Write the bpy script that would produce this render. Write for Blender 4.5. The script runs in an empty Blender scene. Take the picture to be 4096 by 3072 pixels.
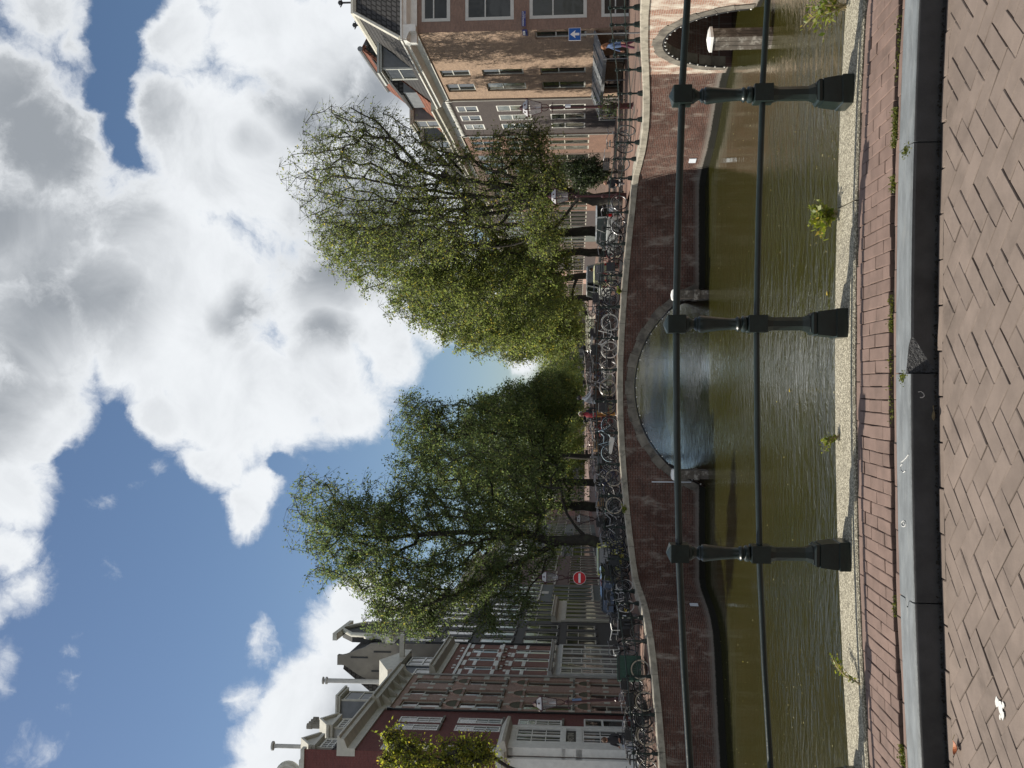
import bpy, bmesh, math, random
import numpy as np
from mathutils import Vector, Matrix, Euler

sc = bpy.context.scene
COL = sc.collection
PI = math.pi
rnd = random.Random(11)

# ------------------------------------------------------------------ camera
# photograph: 4096 x 3072, taken with the phone turned on its side, so world "up" is the picture's left
FPX = 3750.0
PITCH = math.atan((2315 - 2048) / FPX)
EYE = 5.0                                     # metres above the canal water
cam_d = bpy.data.cameras.new("camera")
cam = bpy.data.objects.new("camera", cam_d)
COL.objects.link(cam)
fw = Vector((0, math.cos(PITCH), math.sin(PITCH)))
up = Vector((0, -math.sin(PITCH), math.cos(PITCH)))
rt = Vector((1, 0, 0))
M = Matrix((-up, rt, -fw)).transposed().to_4x4()
M.translation = Vector((0, 0, EYE))
cam.matrix_world = M
cam_d.sensor_fit = 'HORIZONTAL'
cam_d.sensor_width = 36.0
cam_d.lens = FPX / 4096 * 36.0
cam_d.clip_start = 0.05
cam_d.clip_end = 3000
sc.camera = cam

# ------------------------------------------------------------------ light
SUNDIR = Vector((-0.84, 0.30, 0.96)).normalized()      # towards the sun
SUN_EL = math.asin(SUNDIR.z)
SUN_AZ = math.atan2(SUNDIR.x, SUNDIR.y)
sun_d = bpy.data.lights.new("sun", 'SUN')
sun_d.energy = 4.5
sun_d.angle = math.radians(0.5)
sun_d.color = (1.0, 0.93, 0.80)
sun = bpy.data.objects.new("sun", sun_d)
sun.rotation_mode = 'QUATERNION'
sun.rotation_quaternion = SUNDIR.to_track_quat('Z', 'Y')
sun.location = SUNDIR * 60
COL.objects.link(sun)

sc.view_settings.view_transform = 'Standard'
sc.view_settings.look = 'None'
sc.view_settings.exposure = 0.50
sc.view_settings.gamma = 1.0
sc.view_settings.use_curve_mapping = False
try:
    sc.cycles.sample_clamp_indirect = 4.0
    sc.cycles.max_bounces = 8
    sc.cycles.diffuse_bounces = 3
    sc.cycles.glossy_bounces = 4
    sc.cycles.transmission_bounces = 6
    sc.cycles.transparent_max_bounces = 8
    sc.cycles.use_denoising = True
except Exception:
    pass


def ray(x, y):
    r = (1536 - y) / FPX
    v = (2048 - x) / FPX
    return r, math.cos(PITCH) - v * math.sin(PITCH), math.sin(PITCH) + v * math.cos(PITCH)


def at(x, y, Y):
    r, a, b = ray(x, y)
    t = Y / a
    return Vector((r * t, Y, EYE + b * t))


def atz(x, y, Z):
    r, a, b = ray(x, y)
    t = (Z - EYE) / b
    return Vector((r * t, a * t, Z))


def skydir(D):
    r, a, b = ray(D[0] * 1.8517, D[1] * 1.8517)
    return Vector((r, a, b)).normalized()


# ------------------------------------------------------------------ sky: Nishita plus broken cumulus
world = bpy.data.worlds.new("World")
sc.world = world
world.use_nodes = True
nt = world.node_tree
nt.nodes.clear()


class NT:
    """tiny node-tree writer"""
    def __init__(self, tree):
        self.t = tree

    def n(self, typ, **kw):
        nd = self.t.nodes.new(typ)
        for k, v in kw.items():
            if k == 'inp':
                for i, val in v.items():
                    if hasattr(val, 'is_output'):
                        self.t.links.new(val, nd.inputs[i])
                    else:
                        nd.inputs[i].default_value = val
            else:
                setattr(nd, k, v)
        return nd

    def math(self, op, a, b=None, c=None, clamp=False):
        nd = self.t.nodes.new('ShaderNodeMath')
        nd.operation = op
        nd.use_clamp = clamp
        for i, v in enumerate((a, b, c)):
            if v is None:
                continue
            if hasattr(v, 'is_output'):
                self.t.links.new(v, nd.inputs[i])
            else:
                nd.inputs[i].default_value = v
        return nd.outputs[0]

    def sstep(self, v, a, b, c=0.0, d=1.0):
        nd = self.t.nodes.new('ShaderNodeMapRange')
        nd.interpolation_type = 'SMOOTHSTEP'
        self.t.links.new(v, nd.inputs[0])
        nd.inputs[1].default_value = a
        nd.inputs[2].default_value = b
        nd.inputs[3].default_value = c
        nd.inputs[4].default_value = d
        return nd.outputs[0]

    def mix(self, f, a, b, blend='MIX'):
        nd = self.t.nodes.new('ShaderNodeMix')
        nd.data_type = 'RGBA'
        nd.blend_type = blend
        for i, v in ((0, f), (6, a), (7, b)):
            if hasattr(v, 'is_output'):
                self.t.links.new(v, nd.inputs[i])
            elif i == 0:
                nd.inputs[i].default_value = v
            else:
                nd.inputs[i].default_value = (*v[:3], 1.0)
        return nd.outputs[2]

    def noise(self, vec, scale, detail=4.0, rough=0.55, dist=0.0, lac=2.0):
        nd = self.n('ShaderNodeTexNoise', inp={'Scale': scale, 'Detail': detail, 'Roughness': rough, 'Distortion': dist, 'Lacunarity': lac})
        if vec is not None:
            self.t.links.new(vec, nd.inputs['Vector'])
        return nd.outputs[0], nd.outputs[1]

    def link(self, a, b):
        self.t.links.new(a, b)


w = NT(nt)
wout = w.n('ShaderNodeOutputWorld')
sky = w.n('ShaderNodeTexSky')
sky.sky_type = 'NISHITA'
sky.sun_disc = False
sky.sun_elevation = SUN_EL
sky.sun_rotation = SUN_AZ
sky.altitude = 0
sky.air_density = 1.0
sky.dust_density = 0.6
sky.ozone_density = 2.0
tc = w.n('ShaderNodeTexCoord')
gen = tc.outputs['Generated']
# noise displaced look-up so that the cloud edges are ragged
_, ncol = w.noise(gen, 7.0, 8.0, 0.62)
sub = w.n('ShaderNodeVectorMath', operation='SUBTRACT')
w.link(ncol, sub.inputs[0])
sub.inputs[1].default_value = (0.5, 0.5, 0.5)
mad = w.n('ShaderNodeVectorMath', operation='MULTIPLY_ADD')
w.link(sub.outputs[0], mad.inputs[0])
mad.inputs[1].default_value = (0.075, 0.075, 0.075)
w.link(gen, mad.inputs[2])
wdir = mad.outputs[0]

CLOUDS = [  # photo position (in a 2212-wide copy), radius, thickness
    (60, 300, 190, 1.0), (70, 520, 190, 1.0), (90, 720, 160, 1.0), (50, 900, 150, 1.0), (20, 1060, 90, .9), (0, 180, 130, .9),
    (10, 1200, 60, .55), (-30, 1330, 70, .6), (60, 1330, 32, .25), (10, 1470, 34, .25), (90, 20, 110, .7), (170, 90, 60, .5),
    (230, 640, 170, 1.0), (330, 520, 170, 1.0), (300, 760, 120, 1.0), (360, 250, 90, 1.0), (400, 90, 100, .9), (470, 330, 180, 1.0),
    (430, 640, 230, 1.0), (640, 350, 240, 1.0), (700, 650, 230, 1.0), (520, 860, 190, 1.0), (690, 800, 170, 1.0), (560, 60, 150, .9),
    (680, 120, 170, 1.0), (360, 900, 95, 1.0), (455, 1010, 85, .9), (520, 1110, 70, .85), (560, 1060, 60, .7), (800, 500, 230, 1.0), (840, 740, 110, 1.0),
    (770, 870, 80, .9), (1130, 770, 50, .6), (1100, 850, 30, .5), (960, 640, 140, 1.0), (860, 250, 220, 1.0),
    (780, 1400, 130, 1.0), (690, 1500, 120, 1.0), (640, 1610, 120, 1.0), (820, 1580, 220, 1.0), (600, 1700, 110, 1.0), (790, 1310, 80, 1.0),
    (900, 1420, 180, 1.0), (565, 1390, 48, .45), (525, 1490, 44, .34), (240, 1250, 52, .34), (225, 1300, 40, .3), (180, 1360, 52, .36), (150, 1410, 52, .38), (150, 1470, 44, .36), (135, 1530, 34, .3), (270, 1050, 52, .36), (235, 1090, 40, .3), (60, 1290, 60, .4), (30, 1420, 60, .4),
    (310, 1280, 34, .3), (90, 1590, 40, .2), (290, 1110, 44, .34), (330, 1010, 40, .3), (440, 1390, 30, .26)]
GREYS = [(20, 330, 330), (60, 620, 250), (-60, 800, 200), (640, 240, 110), (480, 340, 90), (690, 560, 120), (830, 480, 190), (690, 740, 80), (800, 1530, 150), (860, 1400, 110), (820, 200, 150), (500, 640, 80), (560, 200, 90)]


def blobfield(vec, items, thick):
    cur = None
    for it in items:
        d = skydir(it)
        dn = w.n('ShaderNodeVectorMath', operation='DISTANCE')
        w.link(vec, dn.inputs[0])
        dn.inputs[1].default_value = d
        rad = it[2] / 2025.0
        k = it[3] if thick else 1.0
        f = w.math('MULTIPLY_ADD', dn.outputs[1], -k / rad, k)
        cur = f if cur is None else w.math('MAXIMUM', cur, f)
    return cur


HOLES = [(285, 20, 80), (262, 110, 70), (245, 200, 62), (238, 280, 58), (250, 330, 40), (1010, 800, 75), (1060, 830, 60), (250, 990, 120), (330, 1140, 150), (300, 1400, 240), (440, 1350, 130), (520, 1290, 90), (610, 1010, 30), (150, 1000, 40)]
fld = w.math('SUBTRACT', blobfield(wdir, CLOUDS, True), w.math('MULTIPLY', w.math('MAXIMUM', blobfield(wdir, HOLES, False), 0.0), 0.75))
_, gcol = w.noise(gen, 3.2, 3.0, 0.55)
gs = w.n('ShaderNodeVectorMath', operation='SUBTRACT')
w.link(gcol, gs.inputs[0])
gs.inputs[1].default_value = (0.5, 0.5, 0.5)
gm = w.n('ShaderNodeVectorMath', operation='MULTIPLY_ADD')
w.link(gs.outputs[0], gm.inputs[0])
gm.inputs[1].default_value = (0.22, 0.22, 0.22)
w.link(gen, gm.inputs[2])
gry = blobfield(gm.outputs[0], GREYS, False)
# elsewhere in the sky broken cumulus goes on as plain noise, made denser for more ambient light
vw = w.n('ShaderNodeVectorMath', operation='DOT_PRODUCT')
w.link(gen, vw.inputs[0])
vw.inputs[1].default_value = fw
away = w.sstep(vw.outputs[1], 0.72, 0.86, 1.0, 0.0)
big, _ = w.noise(gen, 2.6, 6.0, 0.55)
bigf = w.math('MULTIPLY_ADD', big, 3.4, -1.55)
fldall = w.math('ADD', w.math('MULTIPLY', bigf, away), w.math('MULTIPLY', fld, w.math('SUBTRACT', 1.0, away)))
fine, _ = w.noise(wdir, 22.0, 9.0, 0.66, 0.5)
mid_n, _ = w.noise(gen, 7.5, 8.0, 0.6, 0.8)
dens_in = w.math('ADD', fldall, w.math('ADD', w.math('MULTIPLY_ADD', fine, 0.85, -0.40), w.math('MULTIPLY_ADD', mid_n, 0.9, -0.45)))
dens = w.sstep(dens_in, -0.06, 0.42)
thick_in = w.sstep(dens_in, 0.15, 0.75)
# grey in the clouds: placed grey patches plus soft noise
soft, _ = w.noise(gen, 9.0, 7.0, 0.6, 0.6)
g2 = w.math('ADD', w.math('MULTIPLY', w.math('MAXIMUM', gry, 0.0), 0.95), w.math('MULTIPLY_ADD', soft, 1.15, -0.44))
g2 = w.math('ADD', g2, w.math('MULTIPLY', w.math('MULTIPLY', away, bigf), 0.7))
greyf = w.math('MULTIPLY', w.sstep(g2, -0.15, 0.95), thick_in)
CLOUD_WHITE = (0.635, 0.655, 0.675)
CLOUD_GREY = (0.235, 0.255, 0.28)
ccol = w.mix(greyf, CLOUD_WHITE, CLOUD_GREY)
SKY_K = 0.064
bg_sky = w.n('ShaderNodeBackground', inp={'Color': sky.outputs[0], 'Strength': SKY_K})
hs = w.n('ShaderNodeHueSaturation', inp={'Saturation': 1.06, 'Value': 1.0, 'Color': sky.outputs[0]})
w.link(hs.outputs[0], bg_sky.inputs['Color'])
bg_cl = w.n('ShaderNodeBackground', inp={'Strength': 1.0})
w.link(ccol, bg_cl.inputs['Color'])
mixb = w.n('ShaderNodeMixShader')
w.link(dens, mixb.inputs[0])
w.link(bg_sky.outputs[0], mixb.inputs[1])
w.link(bg_cl.outputs[0], mixb.inputs[2])
w.link(mixb.outputs[0], wout.inputs['Surface'])
world.cycles.sampling_method = 'MANUAL'
world.cycles.sample_map_resolution = 512

# ------------------------------------------------------------------ materials
MATS = {}


def _new(name):
    m = bpy.data.materials.new(name)
    m.use_nodes = True
    t = m.node_tree
    t.nodes.clear()
    k = NT(t)
    o = k.n('ShaderNodeOutputMaterial')
    b = k.n('ShaderNodeBsdfPrincipled')
    k.link(b.outputs[0], o.inputs[0])
    MATS[name] = m
    return m, k, b, o


def pm(name, col, rough=0.6, var=0.12, scale=6.0, bump=0.15, bscale=None, metal=0.0, spec=0.5, island=0.0, col2=None, c2s=2.0, c2a=0.5, c2b=0.65, dist=0.01, coat=0.0, world=False, dirt=None, stretch=None):
    """painted / stone / metal surface with uneven colour, a second tone in patches and fine relief"""
    if name in MATS:
        return MATS[name]
    m, k, b, o = _new(name)
    tcn = k.n('ShaderNodeTexCoord')
    v = tcn.outputs['Object']
    if world:
        v = k.n('ShaderNodeNewGeometry').outputs['Position']
    if stretch:
        mp = k.n('ShaderNodeMapping')
        mp.inputs['Scale'].default_value = stretch
        k.link(v, mp.inputs[0])
        v = mp.outputs[0]
    f, _ = k.noise(v, scale, 5.0, 0.6)
    base = k.mix(k.sstep(f, 0.25, 0.75), [c * (1 - var) for c in col], [min(1, c * (1 + var)) for c in col])
    if col2 is not None:
        f2, _ = k.noise(v, c2s, 6.0, 0.65)
        base = k.mix(k.sstep(f2, c2a, c2b), base, col2)
    if island:
        gi = k.n('ShaderNodeNewGeometry')
        oi = k.n('ShaderNodeObjectInfo')
        rr = k.math('FRACT', k.math('ADD', gi.outputs['Random Per Island'], oi.outputs['Random']))
        hsv = k.n('ShaderNodeHueSaturation')
        k.link(base, hsv.inputs['Color'])
        k.link(k.math('MULTIPLY_ADD', rr, island * 2, 1 - island), hsv.inputs['Value'])
        base = hsv.outputs[0]
    if dirt is not None:
        fd, _ = k.noise(v, dirt[1], 8.0, 0.7)
        base = k.mix(k.sstep(fd, dirt[2], dirt[3], 0.0, dirt[4]), base, dirt[0])
    k.link(base, b.inputs['Base Color'])
    b.inputs['Roughness'].default_value = rough
    b.inputs['Metallic'].default_value = metal
    b.inputs['Specular IOR Level'].default_value = spec
    b.inputs['Coat Weight'].default_value = coat
    if bump:
        fb, _ = k.noise(v, bscale or scale * 6, 4.0, 0.6)
        bn = k.n('ShaderNodeBump', inp={'Strength': bump, 'Distance': dist, 'Height': fb})
        k.link(bn.outputs[0], b.inputs['Normal'])
    return m


def brickmat(name, c1, c2, mortar, bw=0.21, bh=0.062, uv=False, stain=(0.45, 0.43, 0.40), stain_amt=0.0, dark=0.35, msize=0.09, bumps=0.6, streak=True, waterline=None, st0=0.50):
    if name in MATS:
        return MATS[name]
    m, k, b, o = _new(name)
    tcn = k.n('ShaderNodeTexCoord')
    if uv:
        vec = tcn.outputs['UV']
    else:
        sx = k.n('ShaderNodeSeparateXYZ')
        k.link(tcn.outputs['Object'], sx.inputs[0])
        cb = k.n('ShaderNodeCombineXYZ')
        k.link(k.math('ADD', sx.outputs[0], sx.outputs[1]), cb.inputs[0])
        k.link(sx.outputs[2], cb.inputs[1])
        vec = cb.outputs[0]
    br = k.n('ShaderNodeTexBrick', offset=0.5, squash=1.0, inp={'Scale': 1.0, 'Mortar Size': bh * msize, 'Mortar Smooth': 0.3, 'Bias': 0.0, 'Brick Width': bw, 'Row Height': bh,
                                       'Color1': (*c1, 1), 'Color2': (*c2, 1), 'Mortar': (*mortar, 1)})
    k.link(vec, br.inputs['Vector'])
    col = br.outputs[0]
    f, _ = k.noise(vec, 1.3, 6.0, 0.65)
    col = k.mix(k.sstep(f, 0.35, 0.75, 0.0, dark), col, [c * 0.35 for c in c1], 'MIX')
    f3, _ = k.noise(vec, 11.0, 4.0, 0.7)
    hsv = k.n('ShaderNodeHueSaturation')
    k.link(col, hsv.inputs['Color'])
    k.link(k.math('MULTIPLY_ADD', f3, 0.7, 0.65), hsv.inputs['Value'])
    col = hsv.outputs[0]
    if stain_amt:
        mp = k.n('ShaderNodeMapping')
        mp.inputs['Scale'].default_value = (1.6, 0.55, 1.0) if streak else (0.9, 0.9, 1)
        k.link(vec, mp.inputs[0])
        fs, _ = k.noise(mp.outputs[0], 1.5, 9.0, 0.72, 0.3)
        col = k.mix(k.sstep(fs, st0, st0 + 0.22, 0.0, stain_amt), col, stain)
    if waterline:  # near-black band at the wall foot, paler band above it
        sw = k.n('ShaderNodeSeparateXYZ')
        k.link(vec, sw.inputs[0])
        hh = k.math('ADD', sw.outputs[1], k.math('MULTIPLY_ADD', f3, 0.10, -0.05))
        col = k.mix(k.sstep(hh, waterline[1], waterline[1] + 0.25, 0.75, 0.0), col, (0.20, 0.19, 0.17))
        col = k.mix(k.sstep(hh, waterline[0], waterline[0] + 0.06, 1.0, 0.0), col, (0.012, 0.012, 0.009))
    k.link(col, b.inputs['Base Color'])
    b.inputs['Roughness'].default_value = 0.85
    b.inputs['Specular IOR Level'].default_value = 0.25
    bn = k.n('ShaderNodeBump', inp={'Strength': bumps, 'Distance': 0.012})
    k.link(k.math('ADD', k.math('MULTIPLY', br.outputs[1], -1.0), k.math('MULTIPLY', f3, 0.35)), bn.inputs['Height'])
    k.link(bn.outputs[0], b.inputs['Normal'])
    return m


def leafmat(name, c1, c2, yellow, trans=0.45):
    if name in MATS:
        return MATS[name]
    m, k, b, o = _new(name)
    g = k.n('ShaderNodeNewGeometry')
    r = g.outputs['Random Per Island']
    col = k.mix(k.sstep(r, 0.1, 0.8), c1, c2)
    col = k.mix(k.sstep(r, 0.90, 0.97), col, yellow)
    k.link(col, b.inputs['Base Color'])
    b.inputs['Roughness'].default_value = 0.5
    b.inputs['Specular IOR Level'].default_value = 0.35
    tr = k.n('ShaderNodeBsdfTranslucent')
    hv = k.n('ShaderNodeHueSaturation', inp={'Hue': 0.495, 'Saturation': 1.1, 'Value': 2.3})
    k.link(col, hv.inputs['Color'])
    k.link(hv.outputs[0], tr.inputs[0])
    mx = k.n('ShaderNodeMixShader', inp={0: trans})
    k.link(b.outputs[0], mx.inputs[1])
    k.link(tr.outputs[0], mx.inputs[2])
    k.link(mx.outputs[0], o.inputs[0])
    return m


def glassmat(name, tint, rough=0.03):
    """window glass over a dim room: dark, mirror-like, a little uneven; tone differs from pane to pane"""
    if name in MATS:
        return MATS[name]
    m, k, b, o = _new(name)
    oi = k.n('ShaderNodeObjectInfo')
    tcn = k.n('ShaderNodeTexCoord')
    f, _ = k.noise(tcn.outputs['Object'], 1.7, 2.0, 0.5)
    cur = k.sstep(oi.outputs['Random'], 0.74, 0.76)
    col = k.mix(k.math('MULTIPLY', cur, 0.8), [c * 0.8 for c in tint], (0.20, 0.20, 0.18))
    col = k.mix(k.sstep(f, 0.4, 0.7, 0, 0.5), col, [c * 0.3 for c in tint])
    k.link(col, b.inputs['Base Color'])
    b.inputs['Roughness'].default_value = rough
    b.inputs['Specular IOR Level'].default_value = 0.5
    f2, _ = k.noise(tcn.outputs['Object'], 2.2, 1.0, 0.5)
    bn = k.n('ShaderNodeBump', inp={'Strength': 0.25, 'Distance': 0.02, 'Height': f2})
    k.link(bn.outputs[0], b.inputs['Normal'])
    return m


# ------------------------------------------------------------------ mesh writing
class MB:
    def __init__(self):
        self.v = []
        self.f = []
        self.mi = []
        self.uv = {}

    def face(self, pts, m=0, uv=None):
        n = len(self.v)
        self.v += [tuple(p) for p in pts]
        if uv is not None:
            self.uv[len(self.f)] = uv
        self.f.append(tuple(range(n, n + len(pts))))
        self.mi.append(m)

    def box(self, x0, x1, y0, y1, z0, z1, m=0):
        n = len(self.v)
        self.v += [(x, y, z) for z in (z0, z1) for y in (y0, y1) for x in (x0, x1)]
        for q in ((0, 2, 3, 1), (4, 5, 7, 6), (0, 1, 5, 4), (2, 6, 7, 3), (0, 4, 6, 2), (1, 3, 7, 5)):
            self.f.append(tuple(n + i for i in q))
            self.mi.append(m)
        return self

    def hexa(self, p, m=0):
        """8 corners in box order"""
        n = len(self.v)
        self.v += [tuple(q) for q in p]
        for q in ((0, 2, 3, 1), (4, 5, 7, 6), (0, 1, 5, 4), (2, 6, 7, 3), (0, 4, 6, 2), (1, 3, 7, 5)):
            self.f.append(tuple(n + i for i in q))
            self.mi.append(m)
        return self

    def prism(self, poly, fn, h0, h1, m=0):
        """poly of 2-D points, fn(a, b, h) -> xyz"""
        n = len(self.v)
        k = len(poly)
        self.v += [tuple(fn(a, b, h0)) for a, b in poly] + [tuple(fn(a, b, h1)) for a, b in poly]
        self.f.append(tuple(range(n + k - 1, n - 1, -1)))
        self.f.append(tuple(range(n + k, n + 2 * k)))
        self.mi += [m, m]
        for i in range(k):
            j = (i + 1) % k
            self.f.append((n + i, n + j, n + k + j, n + k + i))
            self.mi.append(m)
        return self

    def tube(self, pts, r, n=6, m=0, caps=True, closed=False):
        pts = [Vector(p) for p in pts]
        k = len(pts)
        rr = r if isinstance(r, (list, tuple)) else [r] * k
        base = len(self.v)
        ref = None
        for i, p in enumerate(pts):
            if closed:
                d = (pts[(i + 1) % k] - pts[i - 1])
            else:
                d = pts[min(i + 1, k - 1)] - pts[max(i - 1, 0)]
            d = d.normalized() if d.length > 1e-9 else Vector((0, 0, 1))
            if ref is None:
                ref = d.orthogonal().normalized()
            else:
                ref = (ref - d * ref.dot(d))
                ref = ref.normalized() if ref.length > 1e-6 else d.orthogonal().normalized()
            bi = d.cross(ref)
            for j in range(n):
                a = 2 * PI * j / n
                self.v.append(tuple(p + (ref * math.cos(a) + bi * math.sin(a)) * rr[i]))
        for i in range(k if closed else k - 1):
            i2 = (i + 1) % k
            for j in range(n):
                j2 = (j + 1) % n
                self.f.append((base + i * n + j, base + i * n + j2, base + i2 * n + j2, base + i2 * n + j))
                self.mi.append(m)
        if caps and not closed:
            self.f.append(tuple(base + j for j in reversed(range(n))))
            self.f.append(tuple(base + (k - 1) * n + j for j in range(n)))
            self.mi += [m, m]
        return self

    def lathe(self, prof, n=12, c=(0, 0), m=0, rot=0.0, sq=False):
        """prof [(r, z)...] from bottom up; sq: four-sided with half width r"""
        base = len(self.v)
        if sq:
            n = 4
            rot = PI / 4
        k = math.sqrt(2) if sq else 1.0
        for r, z in prof:
            for j in range(n):
                a = rot + 2 * PI * j / n
                self.v.append((c[0] + r * k * math.cos(a), c[1] + r * k * math.sin(a), z))
        for i in range(len(prof) - 1):
            for j in range(n):
                j2 = (j + 1) % n
                self.f.append((base + i * n + j, base + i * n + j2, base + (i + 1) * n + j2, base + (i + 1) * n + j))
                self.mi.append(m)
        self.f.append(tuple(base + j for j in reversed(range(n))))
        self.f.append(tuple(base + (len(prof) - 1) * n + j for j in range(n)))
        self.mi += [m, m]
        return self

    def ball(self, c, r, n=8, m=0, sz=1.0):
        k = max(3, n // 2)
        prof = [(max(1e-4, r * math.sin(PI * i / k)), c[2] - r * sz * math.cos(PI * i / k)) for i in range(k + 1)]
        return self.lathe(prof, n, (c[0], c[1]), m)

    def mesh(self, name, mats, smooth=None):
        me = bpy.data.meshes.new(name)
        me.from_pydata(self.v, [], self.f)
        for mt in (mats if isinstance(mats, (list, tuple)) else [mats]):
            me.materials.append(mt)
        me.polygons.foreach_set('material_index', self.mi)
        if self.uv:
            ul = me.uv_layers.new(name='UVMap')
            for fi, uv in self.uv.items():
                ls = me.polygons[fi].loop_start
                for i, c in enumerate(uv):
                    ul.data[ls + i].uv = c
        if smooth is not None:
            me.polygons.foreach_set('use_smooth', [True] * len(self.f))
            me.set_sharp_from_angle(angle=math.radians(smooth))
        me.update()
        return me

    def build(self, name, mats, parent=None, smooth=None, **kw):
        o = bpy.data.objects.new(name, self.mesh(name, mats, smooth))
        COL.objects.link(o)
        if parent is not None:
            o.parent = parent
        if kw:
            tag(o, **kw)
        return o


def tag(o, label=None, cat=None, group=None, kind=None):
    if label:
        o['label'] = label
    if cat:
        o['category'] = cat
    if group:
        o['group'] = group
    if kind:
        o['kind'] = kind
    return o


def thing(name, label, cat, loc=(0, 0, 0), rz=0.0, group=None):
    o = bpy.data.objects.new(name, None)
    o.empty_display_size = 0.2
    o.location = loc
    o.rotation_euler = (0, 0, rz)
    COL.objects.link(o)
    return tag(o, label, cat, group)


def put(name, me, parent=None, loc=None, rz=None):
    o = bpy.data.objects.new(name, me)
    COL.objects.link(o)
    if parent is not None:
        o.parent = parent
    if loc is not None:
        o.location = loc
    if rz is not None:
        o.rotation_euler = (0, 0, rz)
    return o


def kids(o):
    return [c for c in bpy.data.objects if c.parent == o]


CH = {}


def copy_tree(o, parent=None):
    c = o.copy()
    COL.objects.link(c)
    if parent is not None:
        c.parent = parent
    for ch in list(o.children):
        copy_tree(ch, c)
    return c


def text_mesh(body, size, mat, name, extrude=0.004):
    cu = bpy.data.curves.new(name, 'FONT')
    cu.body = body
    cu.size = size
    cu.extrude = extrude
    cu.align_x = 'CENTER'
    cu.align_y = 'CENTER'
    o = bpy.data.objects.new(name, cu)
    COL.objects.link(o)
    bpy.context.view_layer.update()
    dg = bpy.context.evaluated_depsgraph_get()
    me = bpy.data.meshes.new_from_object(o.evaluated_get(dg))
    bpy.data.objects.remove(o)
    me.materials.clear()
    me.materials.append(mat)
    return me


def interp(x, tab):
    if x <= tab[0][0]:
        return tab[0][1]
    for (a, b), (c, d) in zip(tab, tab[1:]):
        if x <= c:
            return b + (d - b) * (x - a) / (c - a)
    return tab[-1][1]
# ------------------------------------------------------------------ common materials
M_BRONZE = pm('railing_paint', (0.010, 0.0185, 0.0170), 0.33, 0.25, 14, 0.35, 40, spec=0.42, col2=(0.24, 0.08, 0.045), c2s=9.0, c2a=0.73, c2b=0.76, dist=0.004)
M_LEDGE = None
M_WHITE = pm('white_paint', (0.72, 0.72, 0.68), 0.5, 0.10, 3, 0.1)
M_CREAM = pm('cream_paint', (0.50, 0.48, 0.41), 0.5, 0.12, 3, 0.1)
M_GREYSTONE = pm('grey_stone', (0.20, 0.185, 0.155), 0.85, 0.3, 5, 0.5, 30, col2=(0.09, 0.085, 0.075), c2s=2.5)
M_COPE = pm('coping_stone', (0.30, 0.275, 0.225), 0.85, 0.28, 4, 0.5, 40, col2=(0.10, 0.095, 0.08), c2s=3.0, c2a=0.55, c2b=0.75)
M_TYRE = pm('rubber', (0.012, 0.012, 0.012), 0.7, 0.2, 10, 0)
M_CHROME = pm('chrome', (0.24, 0.24, 0.25), 0.45, 0.1, 10, 0, metal=1.0)
M_GLASS = glassmat('window_glass', (0.03, 0.035, 0.035))
M_BLACK = pm('black_paint', (0.014, 0.014, 0.015), 0.42, 0.2, 8, 0.1)
M_WOODDK = pm('old_timber', (0.10, 0.085, 0.07), 0.9, 0.35, 3, 0.7, 18, col2=(0.28, 0.26, 0.23), c2s=4)
M_MOSS = None


def ledge_mat():
    m, k, b, o = _new('granular_concrete')
    tcn = k.n('ShaderNodeTexCoord')
    v = tcn.outputs['Object']
    vo = k.n('ShaderNodeTexVoronoi', inp={'Scale': 150.0, 'Randomness': 1.0})
    k.link(v, vo.inputs['Vector'])
    sep = k.n('ShaderNodeSeparateColor')
    k.link(vo.outputs['Color'], sep.inputs[0])
    col = k.mix(k.sstep(sep.outputs[0], 0.2, 0.9), (0.22, 0.20, 0.155), (0.62, 0.58, 0.46))
    col = k.mix(k.sstep(vo.outputs['Distance'], 0.35, 0.7, 0.0, 0.75), col, (0.12, 0.11, 0.085))
    f, _ = k.noise(v, 3.0, 6.0, 0.65)
    col = k.mix(k.sstep(f, 0.56, 0.74, 0, 0.6), col, (0.14, 0.13, 0.11))
    k.link(col, b.inputs['Base Color'])
    b.inputs['Roughness'].default_value = 0.95
    b.inputs['Specular IOR Level'].default_value = 0.2
    bn = k.n('ShaderNodeBump', inp={'Strength': 0.9, 'Distance': 0.004})
    k.link(vo.outputs['Distance'], bn.inputs['Height'])
    k.link(bn.outputs[0], b.inputs['Normal'])
    return m


M_LEDGE = ledge_mat()
M_PAVER = pm('road_brick', (0.178, 0.142, 0.122), 0.85, 0.13, 7, 0.5, 160, spec=0.25, island=0.07, col2=(0.135, 0.107, 0.092), c2s=4, c2a=0.5, c2b=0.75, dist=0.003, world=True, dirt=((0.065, 0.052, 0.044), 2.3, 0.52, 0.78, 0.65))
M_SIDEBRICK = pm('pavement_brick', (0.172, 0.120, 0.102), 0.85, 0.14, 8, 0.5, 170, spec=0.25, island=0.08, col2=(0.132, 0.094, 0.08), c2s=5, c2a=0.5, c2b=0.75, dist=0.003, world=True, dirt=((0.07, 0.055, 0.045), 2.8, 0.56, 0.80, 0.55))
M_JOINT = pm('joint_sand', (0.028, 0.022, 0.018), 1.0, 0.4, 25, 0.8, 90)
M_KERB = pm('blue_stone', (0.165, 0.180, 0.191), 0.6, 0.25, 10, 0.6, 110, spec=0.35, col2=(0.25, 0.262, 0.266), c2s=14, c2a=0.52, c2b=0.78, dist=0.004, world=True, dirt=((0.09, 0.095, 0.098), 3.5, 0.52, 0.80, 0.6), stretch=(0.45, 1.6, 1.0))
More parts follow.
